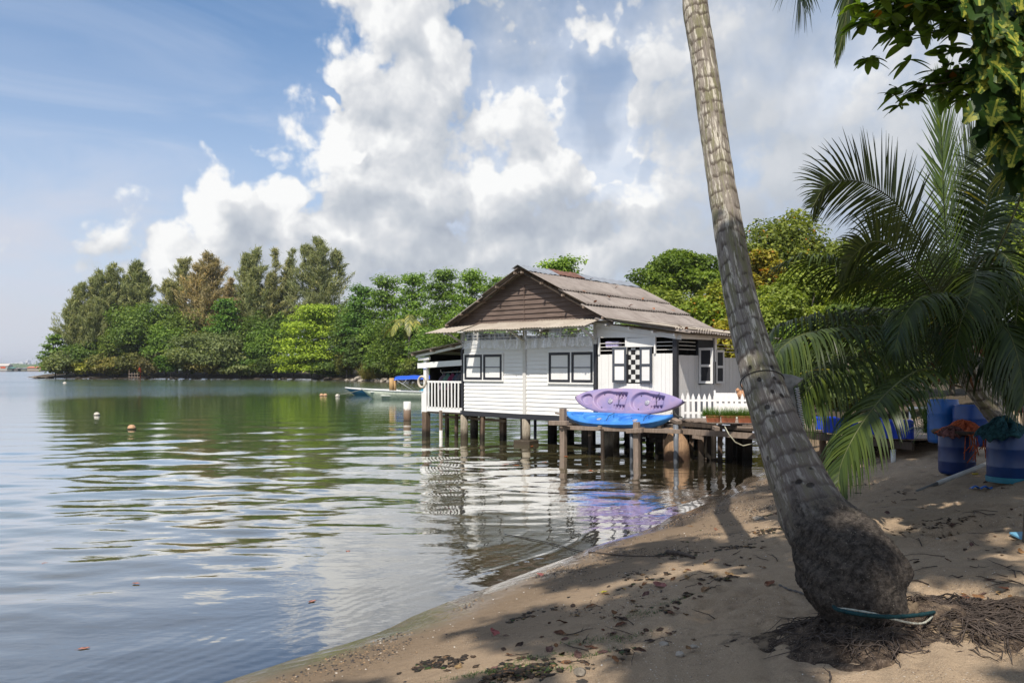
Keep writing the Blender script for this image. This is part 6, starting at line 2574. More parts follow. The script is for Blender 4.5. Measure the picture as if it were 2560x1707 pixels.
for k_ in range(7):
    x = 2570 + k_ * 24
    mb.tube([at_y(x, -80, 6.6) - VO, at_y(x + 10, 120, 6.6) - VO, at_y(x + 4, 330, 6.6) - VO], [.022, .018, .012], 6)
mb.build("stems", M['bark'], vine)


# ------------------------------------------------------------------ boats
M['hullwhite'] = m_plain("pale_green_white_hull", (.56, .60, .50, 1), .4, .4, .12)
M['gunwale'] = m_plain("white_gunwale", (.74, .74, .72, 1), .4, .4, .1)
M['hullblue'] = m_plain("dark_blue_hull", (.012, .09, .18, 1), .4, .4, .15)
M['antifoul'] = m_plain("faded_red_bottom", (.36, .14, .12, 1), .6, .3, .2)
M['canopy'] = m_plain("blue_canvas", (.012, .085, .50, 1), .55, .3, .1)
M['tarp'] = m_plain("turquoise_tarp", (.02, .23, .36, 1), .45, .4, .25)
M['alu'] = m_plain("aluminium_tube", (.55, .56, .57, 1), .3, .5, .1)
M['black_plastic'] = m_plain("black_plastic", (.02, .02, .022, 1), .4, .4, .1)
M['redplastic'] = m_plain("red_plastic", (.55, .04, .03, 1), .4, .4, .1)


def hull_mesh(L, W, H, bow_rake=1.3):
    """open boat hull: bow at -x, stern at +x, z from -0.25 to H"""
    mb = MB()

    def sec(u):
        w = W / 2 * min(1, (u / .42)) ** .62 if u < .42 else W / 2 * (1 - .06 * (u - .42))
        sh = H + .22 * (1 - u) ** 2.2
        return max(w, .02), sh

    def fn(a, b):
        u = a
        w, sh = sec(u)
        v = b * 2 - 1
        dep = -.28
        s_ = abs(v)
        z = sh - (sh - dep) * (1 - s_ ** 3.2)
        flare = .55 + .45 * s_ if s_ < 1 else 1
        x = L * u + bow_rake * (1 - u) ** 3 * (1 - (z - dep) / (sh - dep))
        return (x, math.copysign(w * min(1, s_ ** .8) * flare, v), z)
    mb.sheet(fn, 30, 16, .03)
    # transom
    w, sh = sec(1)
    mb.box((L, 0, (sh - .25) / 2), (.05, w * 1.96, sh + .2))
    return mb, sec


def gunwale_mesh(L, sec, r=.04):
    mb = MB()
    P1 = [(L * u, sec(u)[0] + .01, sec(u)[1]) for u in [i / 24 for i in range(25)]]
    P2 = [(x, -y, z) for x, y, z in P1]
    mb.tube(P1, r, 6)
    mb.tube(P2, r, 6)
    return mb


q = at_y(912, 997, 68.0)
bx = Vector((q.x, 66.5, 0))
boat = empty("motor_boat", bx, R(-4), "pale motor boat under a bright blue canopy, moored left of the porch", "boat")
Lb = 7.4
mb, sec = hull_mesh(Lb, 1.9, .62)
mb.build("hull", M['hullwhite'], boat)
gunwale_mesh(Lb, sec, .045).build("gunwale", M['gunwale'], boat)
mb = MB()
mb.box((Lb * .6, 0, .30), (Lb * .72, 1.4, .04))
mb.box((Lb * .22, 0, .62), (1.6, 1.0, .05), taper=.9)
mb.build("inner_deck", M['gunwale'], boat)
mb = MB()


def can(u, v):
    x = 2.9 + 4.2 * u
    y = (v - .5) * 1.7
    return (x, y, 1.97 - .32 * abs(2 * v - 1) ** 2.2 - .10 * abs(2 * u - 1) ** 3 + .015 * math.sin(u * 22))


mb.sheet(can, 30, 14, .02)
mb.build("canopy", M['canopy'], boat)
for (x0, x1) in ((4.6, 3.0), (3.6, 4.0), (5.6, 6.6), (6.4, 5.4)):
    for sy in (-.8, .8):
        mb = MB()
        mb.tube([(x0 + (0 if x0 != 3.6 else .05), sy, .66 if x0 != 3.6 else 1.25), (x1, sy, 1.66)], .022, 6)
        mb.build("canopy_pole", M['alu'], boat)
mb = MB()
mb.tube([(2.62, -.35, .55), (2.62, -.35, 1.75)], .20, 12)
mb.tube([(2.88, -.30, .55), (2.90, -.30, 1.70)], .12, 10)
M['mat'] = m_wood("rolled_straw_mat", (.38, .22, .09, 1), (.56, .38, .18, 1), ax=(8, 8, 1))
mb.build("rolled_mat", M['mat'], boat)
mb = MB()
mb.sheet(lambda u, v: (4.9 + 1.5 * u, -.55 + 1.0 * v, .62 + .48 * math.sin(math.pi * min(1, u * 1.05)) ** .7 * (1 - abs(2 * v - 1) ** 3) + .04 * math.sin(u * 17 + v * 9)), 20, 14, .02)
mb.build("tarpaulin", M['tarp'], boat)
mb = MB()
mb.box((Lb - .75, -.25, .98), (.30, .30, .34), (0, R(-28), 0), taper=.7)
mb.box((Lb - .45, -.25, .74), (.42, .22, .12), (0, R(30), 0))
mb.build("outboard_motor", M['black_plastic'], boat, bevel=.03)
mb = MB()
mb.box((Lb - .82, -.25, 1.17), (.28, .26, .14), (0, R(-28), 0), taper=.7)
mb.build("motor_cap", M['redplastic'], boat, bevel=.03)
# mooring line to a float
qb = at(844, 991)
mb = MB()
pa = Vector((bx.x + .1, 66.5, .8))
mb.tube([pa, pa.lerp(Vector((qb.x, qb.y, .15)), .5) - Vector((0, 0, .06)), Vector((qb.x, qb.y, .15))], .02, 5)
tag(mb.build("mooring_line", M['rope']), "mooring line from the pale boat's bow down to the white float", "rope")

bb2 = Vector((at_y(868, 990, 78).x, 77.0, 0))
boat2 = empty("blue_boat", bb2, R(-8), "small dark blue boat with a faded red bottom, its bow showing behind the pale boat", "boat")
mb, sec2 = hull_mesh(5.0, 1.6, .48, 1.4)
mb.build("hull", M['hullblue'], boat2)
gunwale_mesh(5.0, sec2, .05).build("gunwale", M['gunwale'], boat2)
mb = MB()
mb.sheet(lambda a, b: (1.30 * (1 - a) ** 2 * .9 + 5.0 * a * .99 + .05, ((b * 2 - 1) * (.02 + .76 * min(1, a / .42) ** .62)) * .66, -.2 + .35 * abs(2 * b - 1) ** 3 + .012), 20, 10, .05)
mb.build("painted_bottom", M['antifoul'], boat2)

# ------------------------------------------------------------------ floats
M['buoy_or'] = m_plain("faded_orange_float", (.60, .36, .20, 1), .5, .3, .2, sc=14)
M['buoy_wh'] = m_plain("dirty_white_float", (.66, .60, .50, 1), .5, .3, .2, sc=14)
for (px, py, r_, m, lab, two) in ((242, 1038, .16, 'buoy_wh', "cream float on the water, leftmost of the two near ones", 0),
                                  (329, 1072, .17, 'buoy_or', "orange float on the water, nearest of all the floats", 0),
                                  (804, 989, .20, 'buoy_or', "pair of small orange floats joined together, left of the blue boat", 1),
                                  (884, 993, .22, 'buoy_wh', "white float holding the mooring line of the pale boat", 0),
                                  (162, 959, .32, 'buoy_wh', "tiny white float far out near the tip of the wooded point", 0)):
    if lab.startswith("white float"):
        c = Vector((qb.x, qb.y, 0))
    else:
        c = at(px, py)
    e = empty("float", c, 0, lab, "float", "floats on the water")
    for dx in ((0, .34) if two else (0,)):
        mb = MB()
        mb.lathe((dx, 0, .02), [(.02, -r_ * .8), (r_ * .7, -r_ * .65), (r_, 0), (r_ * .95, r_ * .25), (r_ * .75, r_ * .65), (r_ * .4, r_ * .9), (.0, r_ * .95)], 18, False)
        mb.build("ball", M[m], e)
        mb = MB()
        mb.lathe((dx, 0, .02), [(r_ * 1.01, -.015), (r_ * 1.03, 0), (r_ * 1.01, .015)], 18, False)
        mb.build("band", M['darkcord'], e)

# ------------------------------------------------------------------ shore rocks, jetty, grass
m, N = mat("shore_rock")
n = N.noise(worldpos(N), 1.6, 6, .7)
finish(N, principled(N, N.mix(N.mapr(n, .35, .65), (.10, .085, .065, 1), (.40, .35, .29, 1)), .9, .2, bump(N, n, 1, .15)))
M['rock'] = m
M['darkrock'] = m_plain('dark_rock', (.07, .06, .05, 1), .9, .2, .3, sc=1.5)
rk = np.random.default_rng(33)


def rock(px, py, size, label, group="rocks at the waterline", m='rock', Y=None, flat=.6):
    Y = Y or (shore_Y(px) - .3)
    X = (px - 1280) / FPX * Y
    bm = bmesh.new()
    bmesh.ops.create_icosphere(bm, subdivisions=3, radius=1)
    o1 = rk.uniform(0, 50)
    for v in bm.verts:
        c = v.co
        k = 1 + .28 * float(fbm(np.array([c.x * 1.2 + o1]), np.array([c.y * 1.2 + c.z * 1.7]), 3, 2)[0]) * 1.6
        v.co = Vector((c.x * k, c.y * k, c.z * k * flat)) * size
    me = bpy.data.meshes.new("rock")
    bm.to_mesh(me)
    bm.free()
    o = link_mesh("rock", me, M[m], None, (X, Y, gz(X, Y) + size * .15), (rk.uniform(-.2, .2), rk.uniform(-.2, .2), rk.uniform(0, 6)))
    return tag(o, label, "rock", group)


rock(902, 942, 1.5, "biggest pale boulder on the shore behind the boats, left of the dry grass")
for px, s_ in ((925, .8), (938, 1.0), (950, .8), (962, .9), (972, .7), (918, .6), (945, .6), (985, .6), (880, .6), (870, .5)):
    rock(px + rk.uniform(-3, 3), 942, s_, "pale rock in the pile under the dry grass, right of the big boulder" if px > 905 else "small rock on the shore just left of the big pale boulder")
rock(100, 944, 2.2, "long low brown rock running out into the water at the very tip of the point", flat=.14, Y=shore_Y(105) - 1.5)
for px in range(130, 860, 58):
    rock(px + rk.uniform(-22, 22), 944, rk.uniform(.35, 1.2), "small dark rock at the foot of the trees along the far waterline", "dark rocks along the wooded shore", 'darkrock', flat=.40)

Yg = shore_Y(942) + 1.6
gp = Vector(((942 - 1280) / FPX * Yg, Yg, 0))
gp.z = gz(gp.x, gp.y)
o = blade_obj("dry_grass", 2600, (0, 0, .2), 3.4, (2.6, 1.6), (.26, .24, .08), None, .12, 5, .5, gp)
tag(o, "tuft of long straw coloured grass above the shore rocks behind the boats", kind='stuff')

Yj = shore_Y(337) - .4
jp = Vector(((337 - 1280) / FPX * Yj, Yj, 0))
j = empty("jetty", jp, 0, "small grey wooden jetty at the waterline below the domed tree", "jetty")
for x in (-1.4, -.7, 0, .7, 1.4):
    mb = MB()
    mb.box((x, 0, .7), (.12, .12, 1.8 + (x == -1.4) * 1.2))
    mb.build("post", M['oldwood'], j)
for z in (.5, 1.2):
    mb = MB()
    mb.box((0, -.1, z), (3.1, .10, .13))
    mb.build("rail", M['oldwood'], j)
Yr = shore_Y(351) - .2
mb = MB()
mb.lathe((0, 0, 0), [(.12, 0), (.12, 1.6), (.50, 1.6), (.50, 2.3), (.15, 3.2), (0, 3.3)], 12)
o = mb.build("channel_marker", m_plain("orange_marker", (.70, .09, .02, 1), .5), None, ((351 - 1280) / FPX * Yr, Yr, gz((351 - 1280) / FPX * Yr, Yr)))
tag(o, "small orange red marker post on the shore beside the wooden jetty", "marker")

# ------------------------------------------------------------------ the far land at the left
def hill_sheet(name, x0, x1, y, depth, hfn, col1, col2, label, n=160):
    xs = np.linspace(x0, x1, n)
    V_, F_ = [], []
    K = 7
    for i, x in enumerate(xs):
        h = hfn(x)
        for k in range(K):
            t = k / (K - 1)
            V_.append((x, y + depth * t, -1 + (h + 1) * math.sin(math.pi * min(1, t * .95 + .0)) ** .5 * (1 + .06 * math.sin(x * .05 + k))))
    for i in range(n - 1):
        for k in range(K - 1):
            a = i * K + k
            F_.append((a, a + K, a + K + 1, a + 1))
    m, N = mat(name)
    nn = N.noise(worldpos(N), .05, 5, .7)
    finish(N, principled(N, N.mix(N.mapr(nn, .35, .65), col1, col2), .95, .1))
    o = link_mesh(name, np_mesh(name, np.array(V_), np.array(F_), True), m)
    return tag(o, label, kind='structure')


f1 = lambda x: 10 + 3 * float(vnoise(np.array([x * .012]), np.array([2.0]), 4)[0]) + 2 * float(vnoise(np.array([x * .06]), np.array([1.0]), 5)[0])
hill_sheet("far_shore", -1500, -500, 1300, 260, f1, (.09, .13, .075, 1), (.15, .19, .11, 1), "low wooded far shore across the strait")
f2 = lambda x: 17 + 16 * math.exp(-((x + 2080) / 45) ** 2) + 3 * float(vnoise(np.array([x * .02]), np.array([2.0]), 9)[0])
hill_sheet("far_hills", -3600, -1200, 3300, 500, f2, (.07, .11, .09, 1), (.10, .14, .12, 1), "blue green hill on the far horizon at the left edge")
M['city'] = m_plain("pale_building", (.70, .70, .72, 1), .8, .2, .05, sc=.1)


def windows_block(e, w, d, h, floors, m, rows=True):
    mb = MB()
    mb.box((0, 0, h / 2), (w, d, h))
    mb.build("wall", m, e)
    mb = MB()
    for k in range(floors):
        mb.box((0, -d / 2 - .05, h * (k + .55) / floors), (w * .86, .2, h / floors * .15))
    mb.build("window_band", M['black_plastic'] if rows else m, e)


for i, (px, w, h, lab) in enumerate(((30, 34, 22, "low pale block on the far skyline, leftmost of the distant city"), (43, 26, 23, "pale block second on the far skyline"), (54, 24, 26, "small pale block just left of the tallest far tower"),
                                     (70, 8, 34, "tallest white tower on the far skyline"), (73, 12, 25, "low white block at the right foot of the tallest far tower"), (85, 6, 26, "white slab tower on the far skyline right of the tallest one"),
                                     (91, 8, 23, "low white block between the two slab towers"), (107, 9, 27, "second white slab tower on the far skyline, nearest the wooded point"), (114, 30, 22, "low white block at the right end of the far skyline"))):
    Yc = 3050
    e = empty("city_building", ((px - 1280) / FPX * Yc, Yc, 0), 0, lab, "building", "distant city buildings")
    windows_block(e, w, 20, h, 6, M['city'])
    mb = MB()
    mb.box((0, 0, h + 1), (w * .5, 10, 2))
    mb.build("roof", M['city'], e)
# fish farm houses standing on the far water
for i, (px, w, h, colr, rcol, lab) in enumerate(((1, 4, 4, (.22, .07, .05, 1), (.55, .16, .10, 1), "dark red shed on the far water at the left edge"), (13, 11, 7.5, (.50, .48, .45, 1), (.55, .50, .46, 1), "grey white fish farm house with an orange banner, far left"),
                                                 (33, 7, 4, (.16, .18, .17, 1), (.10, .22, .20, 1), "low green roofed shed right of the grey white fish farm house"), (48, 9, 3.2, (.20, .18, .17, 1), (.28, .26, .25, 1), "long grey platform house in the middle of the fish farm"),
                                                 (62, 9, 3.2, (.25, .25, .20, 1), (.20, .22, .24, 1), "low dark house left of the orange roofed one on the far water"), (91, 14.5, 4.6, (.45, .38, .30, 1), (.58, .21, .13, 1), "long house with an orange roof on the far water, nearest the point"))):
    Yc = 760
    e = empty("fish_farm_house", ((px - 1280) / FPX * Yc, Yc, 0), 0, lab, "house", "fish farm houses on the far water")
    mb = MB()
    hh_ = h * .62
    mb.box((0, 0, .6 + hh_ / 2), (w * .9, 8, hh_))
    mb.build("wall", m_plain("farm_wall", colr, .9, .1), e)
    mb = MB()
    z0 = .6 + hh_
    W2 = w * .5
    mb.add([(-W2, -4.6, z0), (W2, -4.6, z0), (W2, 4.6, z0), (-W2, 4.6, z0), (-W2 * .9, 0, z0 + h * .3), (W2 * .9, 0, z0 + h * .3)], [(0, 1, 5, 4), (2, 3, 4, 5), (1, 2, 5), (3, 0, 4), (3, 2, 1, 0)])
    mb.build("roof", m_plain("farm_roof", rcol, .8, .2), e)
    mb = MB()
    mb.box((0, 0, .4), (w * 1.05, 10, .5))
    mb.build("platform", M['darkwood'], e)
    if i == 1:
        mb = MB()
        mb.box((.6, -4.2, z0 - 1.4), (4.6, .2, 1.5))
        mb.build("banner", m_plain("orange_banner", (.75, .15, .06, 1), .8), e)

# ------------------------------------------------------------------ things under the young palm
def barrel(name, px, py, Y, r_, h, colr, label, tilt=(0, 0, 0), base=None, band=None):
    c = Vector(((px - 1280) / FPX * Y, Y, 0))
    c.z = gz(c.x, c.y) - .01 if base is None else base
    e = empty("plastic_barrel", c, 0, label, "barrel", "blue plastic barrels")
    e.rotation_euler = tilt
    m_ = m_plain("blue_drum", colr, .35, .5, .12)
    mb = MB()
    mb.lathe((0, 0, 0), [(r_ * .3, .03), (r_ * .88, .0), (r_ * .95, .02), (r_, .10 * h), (r_ * 1.004, .31 * h), (r_ * 1.012, .32 * h), (r_ * 1.004, .33 * h), (r_ * 1.004, .67 * h), (r_ * 1.012, .68 * h), (r_ * 1.004, .69 * h),
                         (r_, .90 * h), (r_ * .93, .97 * h), (r_ * .95, h), (r_ * .90, h), (r_ * .88, .97 * h), (0.01, .96 * h)], 36, False)
    mb.build("body", m_, e)
    mb = MB()
    mb.lathe((r_ * .5, 0, .96 * h), [(.04, 0), (.04, .025), (0, .03)], 10, False)
    mb.build("bung", M['black_plastic'], e)
    if band:
        mb = MB()
        mb.lathe((0, 0, 0), [(r_ * 1.05, .0), (r_ * 1.06, .07), (r_ * 1.05, .075)], 36, False)
        mb.build("bottom_rim", m_plain("turquoise_rim", band, .5), e)
    return e, c


g1 = on_ground(2392, 1186)
e1, c1 = barrel("b", 2392, 0, g1.y, .255, .62, (.004, .024, .12, 1), "dark blue barrel on the sand with an orange net heaped on its lid")
g2 = on_ground(2523, 1205)
e2, c2 = barrel("b", 2523, 0, g2.y, .265, .66, (.004, .034, .14, 1), "dark blue barrel with a turquoise bottom rim beside the young palm's trunk", band=(.01, .16, .22, 1))
barrel("b", 2358, 0, 15.2, .27, .82, (.006, .085, .30, 1), "bright blue barrel on the deck, left of the two behind the leafy plant", base=1.10)
barrel("b", 2428, 0, 14.6, .30, .74, (.004, .040, .18, 1), "blue barrel with a white spot on the deck behind the young palm's trunk", base=1.10)
# orange net and rags on the first barrel
M['net'] = m_plain("orange_net", (.50, .12, .05, 1), .9, .1, .3, sc=30)


def cloth_heap(name, c, rx, ry, h, m, label, cat, seed, parent=None, drop=0.0):
    r = np.random.default_rng(seed)
    ph = r.uniform(0, 6, 6)

    def fn(u, v):
        a = 2 * math.pi * u
        q = v
        R_ = 1 + .16 * math.sin(3 * a + ph[0]) + .10 * math.sin(5 * a + ph[1])
        z = h * (1 - q ** 1.6) * (1 + .35 * math.sin(4 * a + ph[2] + q * 4)) + .025 * math.sin(11 * a + q * 9 + ph[3]) - drop * max(0, q - .8) * 5 * (.6 + .4 * math.sin(2 * a + ph[4]))
        return (rx * R_ * q * math.cos(a), ry * R_ * q * math.sin(a), z)
    mb = MB()
    mb.sheet(fn, 64, 14, .008)
    o = mb.build(name, m, None, c)
    return tag(o, label, cat)


hB = .62
cloth_heap("fishing_net", c1 + Vector((.06, -.05, hB + .03)), .33, .30, .12, M['net'], "orange fishing net heaped on the lid of the nearest left barrel", "net", 5, drop=.05)
cloth_heap("rag", c1 + Vector((-.16, -.16, hB)), .22, .18, .08, m_plain("grey_red_rag", (.22, .10, .09, 1), .95, .1, .4, sc=20), "grey and red rag under the orange net on the barrel's left side", "rag", 8, drop=.04)
mb = MB()
mb.lathe((0, 0, 0), [(.01, .0), (.33, .0), (.35, .03), (.33, .06), (.01, .06)], 30, False)
mb.build("lid", M['darkwood'], e1, Vector((0, 0, hB - .01)))
cloth_heap("fishing_net", c2 + Vector((-.10, -.05, .66)), .30, .26, .16, m_plain("teal_net", (.03, .09, .10, 1), .95, .1, .4, sc=25), "bundle of dark teal net on the barrel beside the palm trunk", "net", 11, drop=.10)
mb = MB()
for k_ in range(26):
    x = rm.uniform(-.26, .30)
    L = rm.uniform(.15, .42)
    mb.tube([(x, -.33, .62), (x + rm.normal() * .03, -.36, .62 - L * .6), (x + rm.normal() * .05, -.35, .62 - L)], .007, 4)
o = mb.build("net_fringe", M['net'], None, c1 + Vector((.22, .03, -.02)))
tag(o, "loose strands of net hanging down the right side of the left barrel", kind='stuff', group=None)

# pole leaning across
ga, gb = on_ground(2292, 1232), None
pb_ = at_y(2486, 1152, ga.y + .35)
e = empty("plastic_pole", ga, 0, "long pale plastic pole propped from the sand against the right barrel", "pole")
mb = MB()
mid = Vector(ga).lerp(pb_, .26)
mb.tube([mid - ga, pb_ - ga], .032, 12)
mb.build("tube", M['pvc'], e)
mb = MB()
mb.tube([Vector((0, 0, .0)), (mid - ga) * 1.03], .024, 10)
mb.build("inner_tube", m_plain("grey_tube", (.17, .165, .15, 1), .6), e)

# blue scrap, light blue board, yellow bit, red box
g = on_ground(2452, 1228)
mb = MB()
mb.sheet(lambda u, v: (-.13 + .26 * u, -.05 + .10 * v, .015 + .035 * abs(math.sin(u * 7)) + .01 * math.sin(v * 5)), 18, 6, .004)
tag(mb.build("plastic_scrap", m_plain("bright_blue_plastic", (.01, .12, .45, 1), .4), None, g, (0, 0, R(-8))), "crumpled bright blue plastic scrap on the sand below the right barrel", "litter")
g = on_ground(2556, 1345)
mb = MB()
mb.box((0.05, 0, .012), (.26, .14, .02))
tag(mb.build("plastic_board", m_plain("light_blue_board", (.17, .42, .60, 1), .5), None, g, (R(12), 0, R(14)), bevel=.004), "light blue board cut off by the right edge, lying on the sand", "board")
g = on_ground(2438, 1193)
mb = MB()
mb.box((0, 0, .01), (.09, .03, .02))
tag(mb.build("plastic_scrap", m_plain("yellow_plastic", (.55, .42, .02, 1), .5), None, g, (0, 0, .2), bevel=.004), "small yellow plastic strip on the sand between the two front barrels", "litter")
# crates on the deck
M['crate'] = m_plain("royal_blue_crate", (.010, .055, .50, 1), .4, .4, .08)


def crate(px, py, Y, w, d, h, label):
    q_ = at_y(px, py, Y)
    e = empty("plastic_crate", (q_.x, q_.y, 1.105), R(-18), label, "crate", "blue plastic crates on the deck")
    mb = MB()
    t = .018
    for sx in (-1, 1):
        mb.box((sx * (w - t) / 2, 0, h / 2), (t, d, h))
        mb.box((0, sx * (d - t) / 2, h / 2), (w - 2 * t, t, h))
    mb.box((0, 0, .01), (w - 2 * t, d - 2 * t, .02))
    mb.build("box", M['crate'], e)
    mb = MB()
    mb.box((0, -d / 2 - .006, h - .02), (w + .04, .028, .04))
    mb.box((0, d / 2 + .006, h - .02), (w + .04, .028, .04))
    mb.build("rim", M['crate'], e)
    for k in range(5):
        mb = MB()
        mb.box((-w / 2 + w * (k + .5) / 5, -d / 2 - .008, h / 2 - .02), (.018, .012, h - .06))
        mb.build("rib", M['crate'], e)


crate(2243, 1090, 16.2, .55, .4, .36, "royal blue crate on the deck edge above the white post")
crate(2100, 1082, 17.6, .70, .45, .30, "long blue crate on the deck seen through the palm fronds")
crate(2065, 1080, 18.6, .45, .4, .28, "blue crate on the deck nearest the leaning trunk")
crate(2192, 1088, 17.2, .40, .4, .34, "narrow blue crate between the two wider ones on the deck")
# strap leaved potted plant
q = at_y(2340, 1100, 15.6)
pt = empty("strap_leaf_plant", (q.x, q.y, 1.11), 0, "big clump of arching strap leaves in a pot on the deck edge behind the barrels", "potted plant")
mb = MB()
mb.lathe((0, 0, 0), [(.10, 0), (.15, .16), (.16, .18), (.14, .18), (.13, .15), (.01, .15)], 20)
mb.build("pot", M['terra'], pt)
blade_obj("foliage", 520, (0, 0, .14), .78, (.18, .14), (.075, .135, .028), pt, .030, 15, 1.15, None, 6)
# white rail, grey box, red box
q = at_y(2300, 1018, 17.5)
mb = MB()
mb.box((0, 0, 0), (.55, .04, .045))
mb.box((-.22, 0, -.16), (.03, .03, .32))
mb.box((.22, 0, -.16), (.03, .03, .32))
mb.box((-.22, 0, -.42), (.03, .03, .25))
mb.box((.22, 0, -.42), (.03, .03, .25))
tag(mb.build("white_trestle", M['white'], None, (q.x, q.y, 1.65)), "low white trestle on the deck behind the leafy plant", "trestle")
q = at_y(2545, 1060, 13.0)
e = empty("grey_box", (q.x + .1, q.y, 1.12), R(-10), "grey metal box on the deck at the right edge behind the palm trunk", "box")
mb = MB()
mb.box((0, 0, .16), (.62, .5, .32))
mb.build("body", m_plain("dull_grey", (.10, .10, .10, 1), .6), e, bevel=.01)
mb = MB()
mb.box((0, -.02, .335), (.66, .56, .03))
mb.build("lid", m_plain("grey_lid", (.20, .20, .195, 1), .5), e, bevel=.006)
q = at_y(2562, 975, 15.0)
e = empty("red_sign_board", (q.x, q.y, 1.6), R(-6), "red board with yellow marks at the right edge beyond the palm fronds", "board")
mb = MB()
mb.box((0, 0, .35), (.30, .04, .55))
mb.build("board", m_plain("dark_red", (.28, .03, .02, 1), .6), e)
for k in range(3):
    mb = MB()
    mb.box((-.08 + k * .07, -.025, .25), (.045, .012, .05))
    mb.build("yellow_mark", m_plain("yellow_paint", (.6, .4, .03, 1), .6), e)
mb = MB()
mb.box((0, 0, -.2), (.04, .04, .6))
mb.build("leg", M['darkwood'], e)
# ------------------------------------------------------------------ on the beach
# dark branch with its trailing line at the water's edge
def drift(pts, rad, m, name, label, cat, n=6):
    P_ = []
    for px, py in pts:
        g_ = on_ground(px, py)
        z_ = max(g_.z, 0.0)
        P_.append(Vector((g_.x, g_.y, z_ + rad * .6)))
    mb = MB()
    pth_ = bez_path(P_, 6 * len(P_))
    mb.tube(pth_, [rad * (1 - .55 * i / len(pth_)) * (1 + .2 * math.sin(i * 2.1)) for i in range(len(pth_))], n)
    return tag(mb.build(name, m), label, cat)


drift([(1472, 1381), (1520, 1387), (1570, 1390), (1640, 1391), (1690, 1390)], .011, M['darkwood'], "driftwood_stick", "thin dark stick lying from the waterline towards the driftwood lump", "stick")
drift([(1668, 1386), (1700, 1388), (1722, 1394), (1736, 1400)], .030, M['darkwood'], "driftwood_lump", "short thick black piece of driftwood at the end of the thin stick", "driftwood")
pts_ = [at(x, y, .012) for x, y in ((1262, 1335), (1320, 1345), (1380, 1358), (1440, 1374), (1475, 1382))]
mb = MB()
mb.tube(bez_path(pts_, 30), .006, 5)
tag(mb.build("fishing_line", M['darkcord']), "thin dark line running out through the shallow water from the stick", "line")
drift([(1700, 1172), (1750, 1170), (1790, 1168), (1812, 1166)], .040, M['darkwood'], "floating_log", "low dark log in the shallows under the deck corner", "log")
g = on_ground(1897, 1300)
rock(1897, 1300, .075, "pale grey lump of foam or coral on the sand left of the palm trunk", None, 'rock', Y=g.y, flat=.5)
bpy.data.objects[-1] if False else None
for (px, py, s_, lab) in ((1700, 1642, .028, "small brown stone in the leaf litter near the bottom edge"), (1660, 1612, .03, "round grey brown stone near the bottom, right of the green weed"), (1735, 1628, .022, "blue grey pebble lying by itself near the bottom"),
                          (1448, 1687, .035, "reddish brown stone at the bottom edge"), (2345, 1352, .02, "pale stone on the sand at the far right"), (1790, 1410, .018, "small pale stone in the dark wrack")):
    g = on_ground(px, py)
    rock(px, py, s_, lab, "stones on the beach", 'rock', Y=g.y, flat=.6)

# fallen leaves: five meshes, each leaf an object of its own
leafbits = []
for k in range(6):
    L, W = 1.0, .55
    curl = rm.uniform(-.25, .35)
    cup = rm.uniform(.1, .5)

    def lf(u, v, curl=curl, cup=cup, k=k):
        w = W / 2 * math.sin(math.pi * min(1, u * .9 + .06)) ** .8
        y = (v * 2 - 1) * w
        return (L * (u - .5), y, curl * (u - .5) ** 2 + cup * abs(y) * .8 + .03 * math.sin(u * 12 + k) + .06)
    mb = MB()
    mb.sheet(lf, 10, 6)
    mb.tube([(-.5, 0, .06 + curl * .25), (-.62, .02, .05), (-.75, .05, .0)], .015, 4)
    me = bpy.data.meshes.new("leaf")
    me.from_pydata(mb.v, [], mb.f)
    me.polygons.foreach_set('use_smooth', [True] * len(mb.f))
    leafbits.append(me)
m, N = mat("fallen_leaf")
oc = N.n('ShaderNodeObjectInfo').outputs['Color']
n = N.noise(objco(N), 5, 5, .7)
finish(N, principled(N, N.mix(N.mapr(n, .35, .7), oc, N.mix(1.0, oc, (.35, .3, .3, 1), 'MULTIPLY')), .75, .2))
M['fallen'] = m
for me in leafbits:
    me.materials.append(m)
LC = [(.13, .055, .028), (.09, .045, .028), (.20, .10, .045), (.25, .14, .06), (.16, .09, .075), (.06, .04, .03), (.30, .20, .09)]


def leaf_at(px, py, L, colr, label, group, seed):
    r = np.random.default_rng(seed)
    g_ = on_ground(px, py)
    o = link_mesh("fallen_leaf", leafbits[seed % 6], None, None, (g_.x, g_.y, g_.z + .002), (r.normal() * .22, r.normal() * .22, r.uniform(0, 6.28)))
    o.scale = (L, L, L)
    set_col(o, colr)
    return tag(o, label, "leaf", group)


special = [(1352, 1440, .12, (.42, .16, .14), "pink leaf on the wet sand below the stick"), (1238, 1588, .13, (.42, .13, .12), "bright pink red leaf lying alone on the dark wet sand"),
           (1510, 1481, .07, (.45, .42, .03), "small yellow green leaf left of the dark wrack"), (1560, 1475, .05, (.60, .36, .03), "tiny golden leaf beside the yellow green one"),
           (1650, 1467, .14, (.33, .14, .12), "dull pink leaf between the yellow leaves and the leaning palm"), (1408, 1560, .12, (.10, .04, .02), "curled dark brown leaf standing up on the sand"),
           (1925, 1463, .15, (.20, .075, .035), "curled rust brown leaf just left of the palm's root boss"), (2412, 1510, .14, (.16, .07, .04), "curled brown leaf right of the teal rope"),
           (2450, 1500, .10, (.24, .13, .06), "orange brown leaf farthest right of the rope"), (1443, 1543, .07, (.50, .30, .05), "small ochre leaf above the dark curled one"),
           (2105, 1268, .08, (.36, .09, .04), "red brown leaf right of the leaning trunk at mid height"), (1763, 1480, .11, (.30, .18, .09), "tan leaf lying in the wrack by the trunk"),
           (2430, 1400, .10, (.10, .05, .04), "dark dead flower like leaf on the right sand"), (1790, 1325, .09, (.25, .12, .07), "brown leaf on the damp sand left of the trunk")]
for i, (px, py, L, c_, lab) in enumerate(special):
    leaf_at(px, py, L, c_, lab, "fallen leaves on the beach", 300 + i)
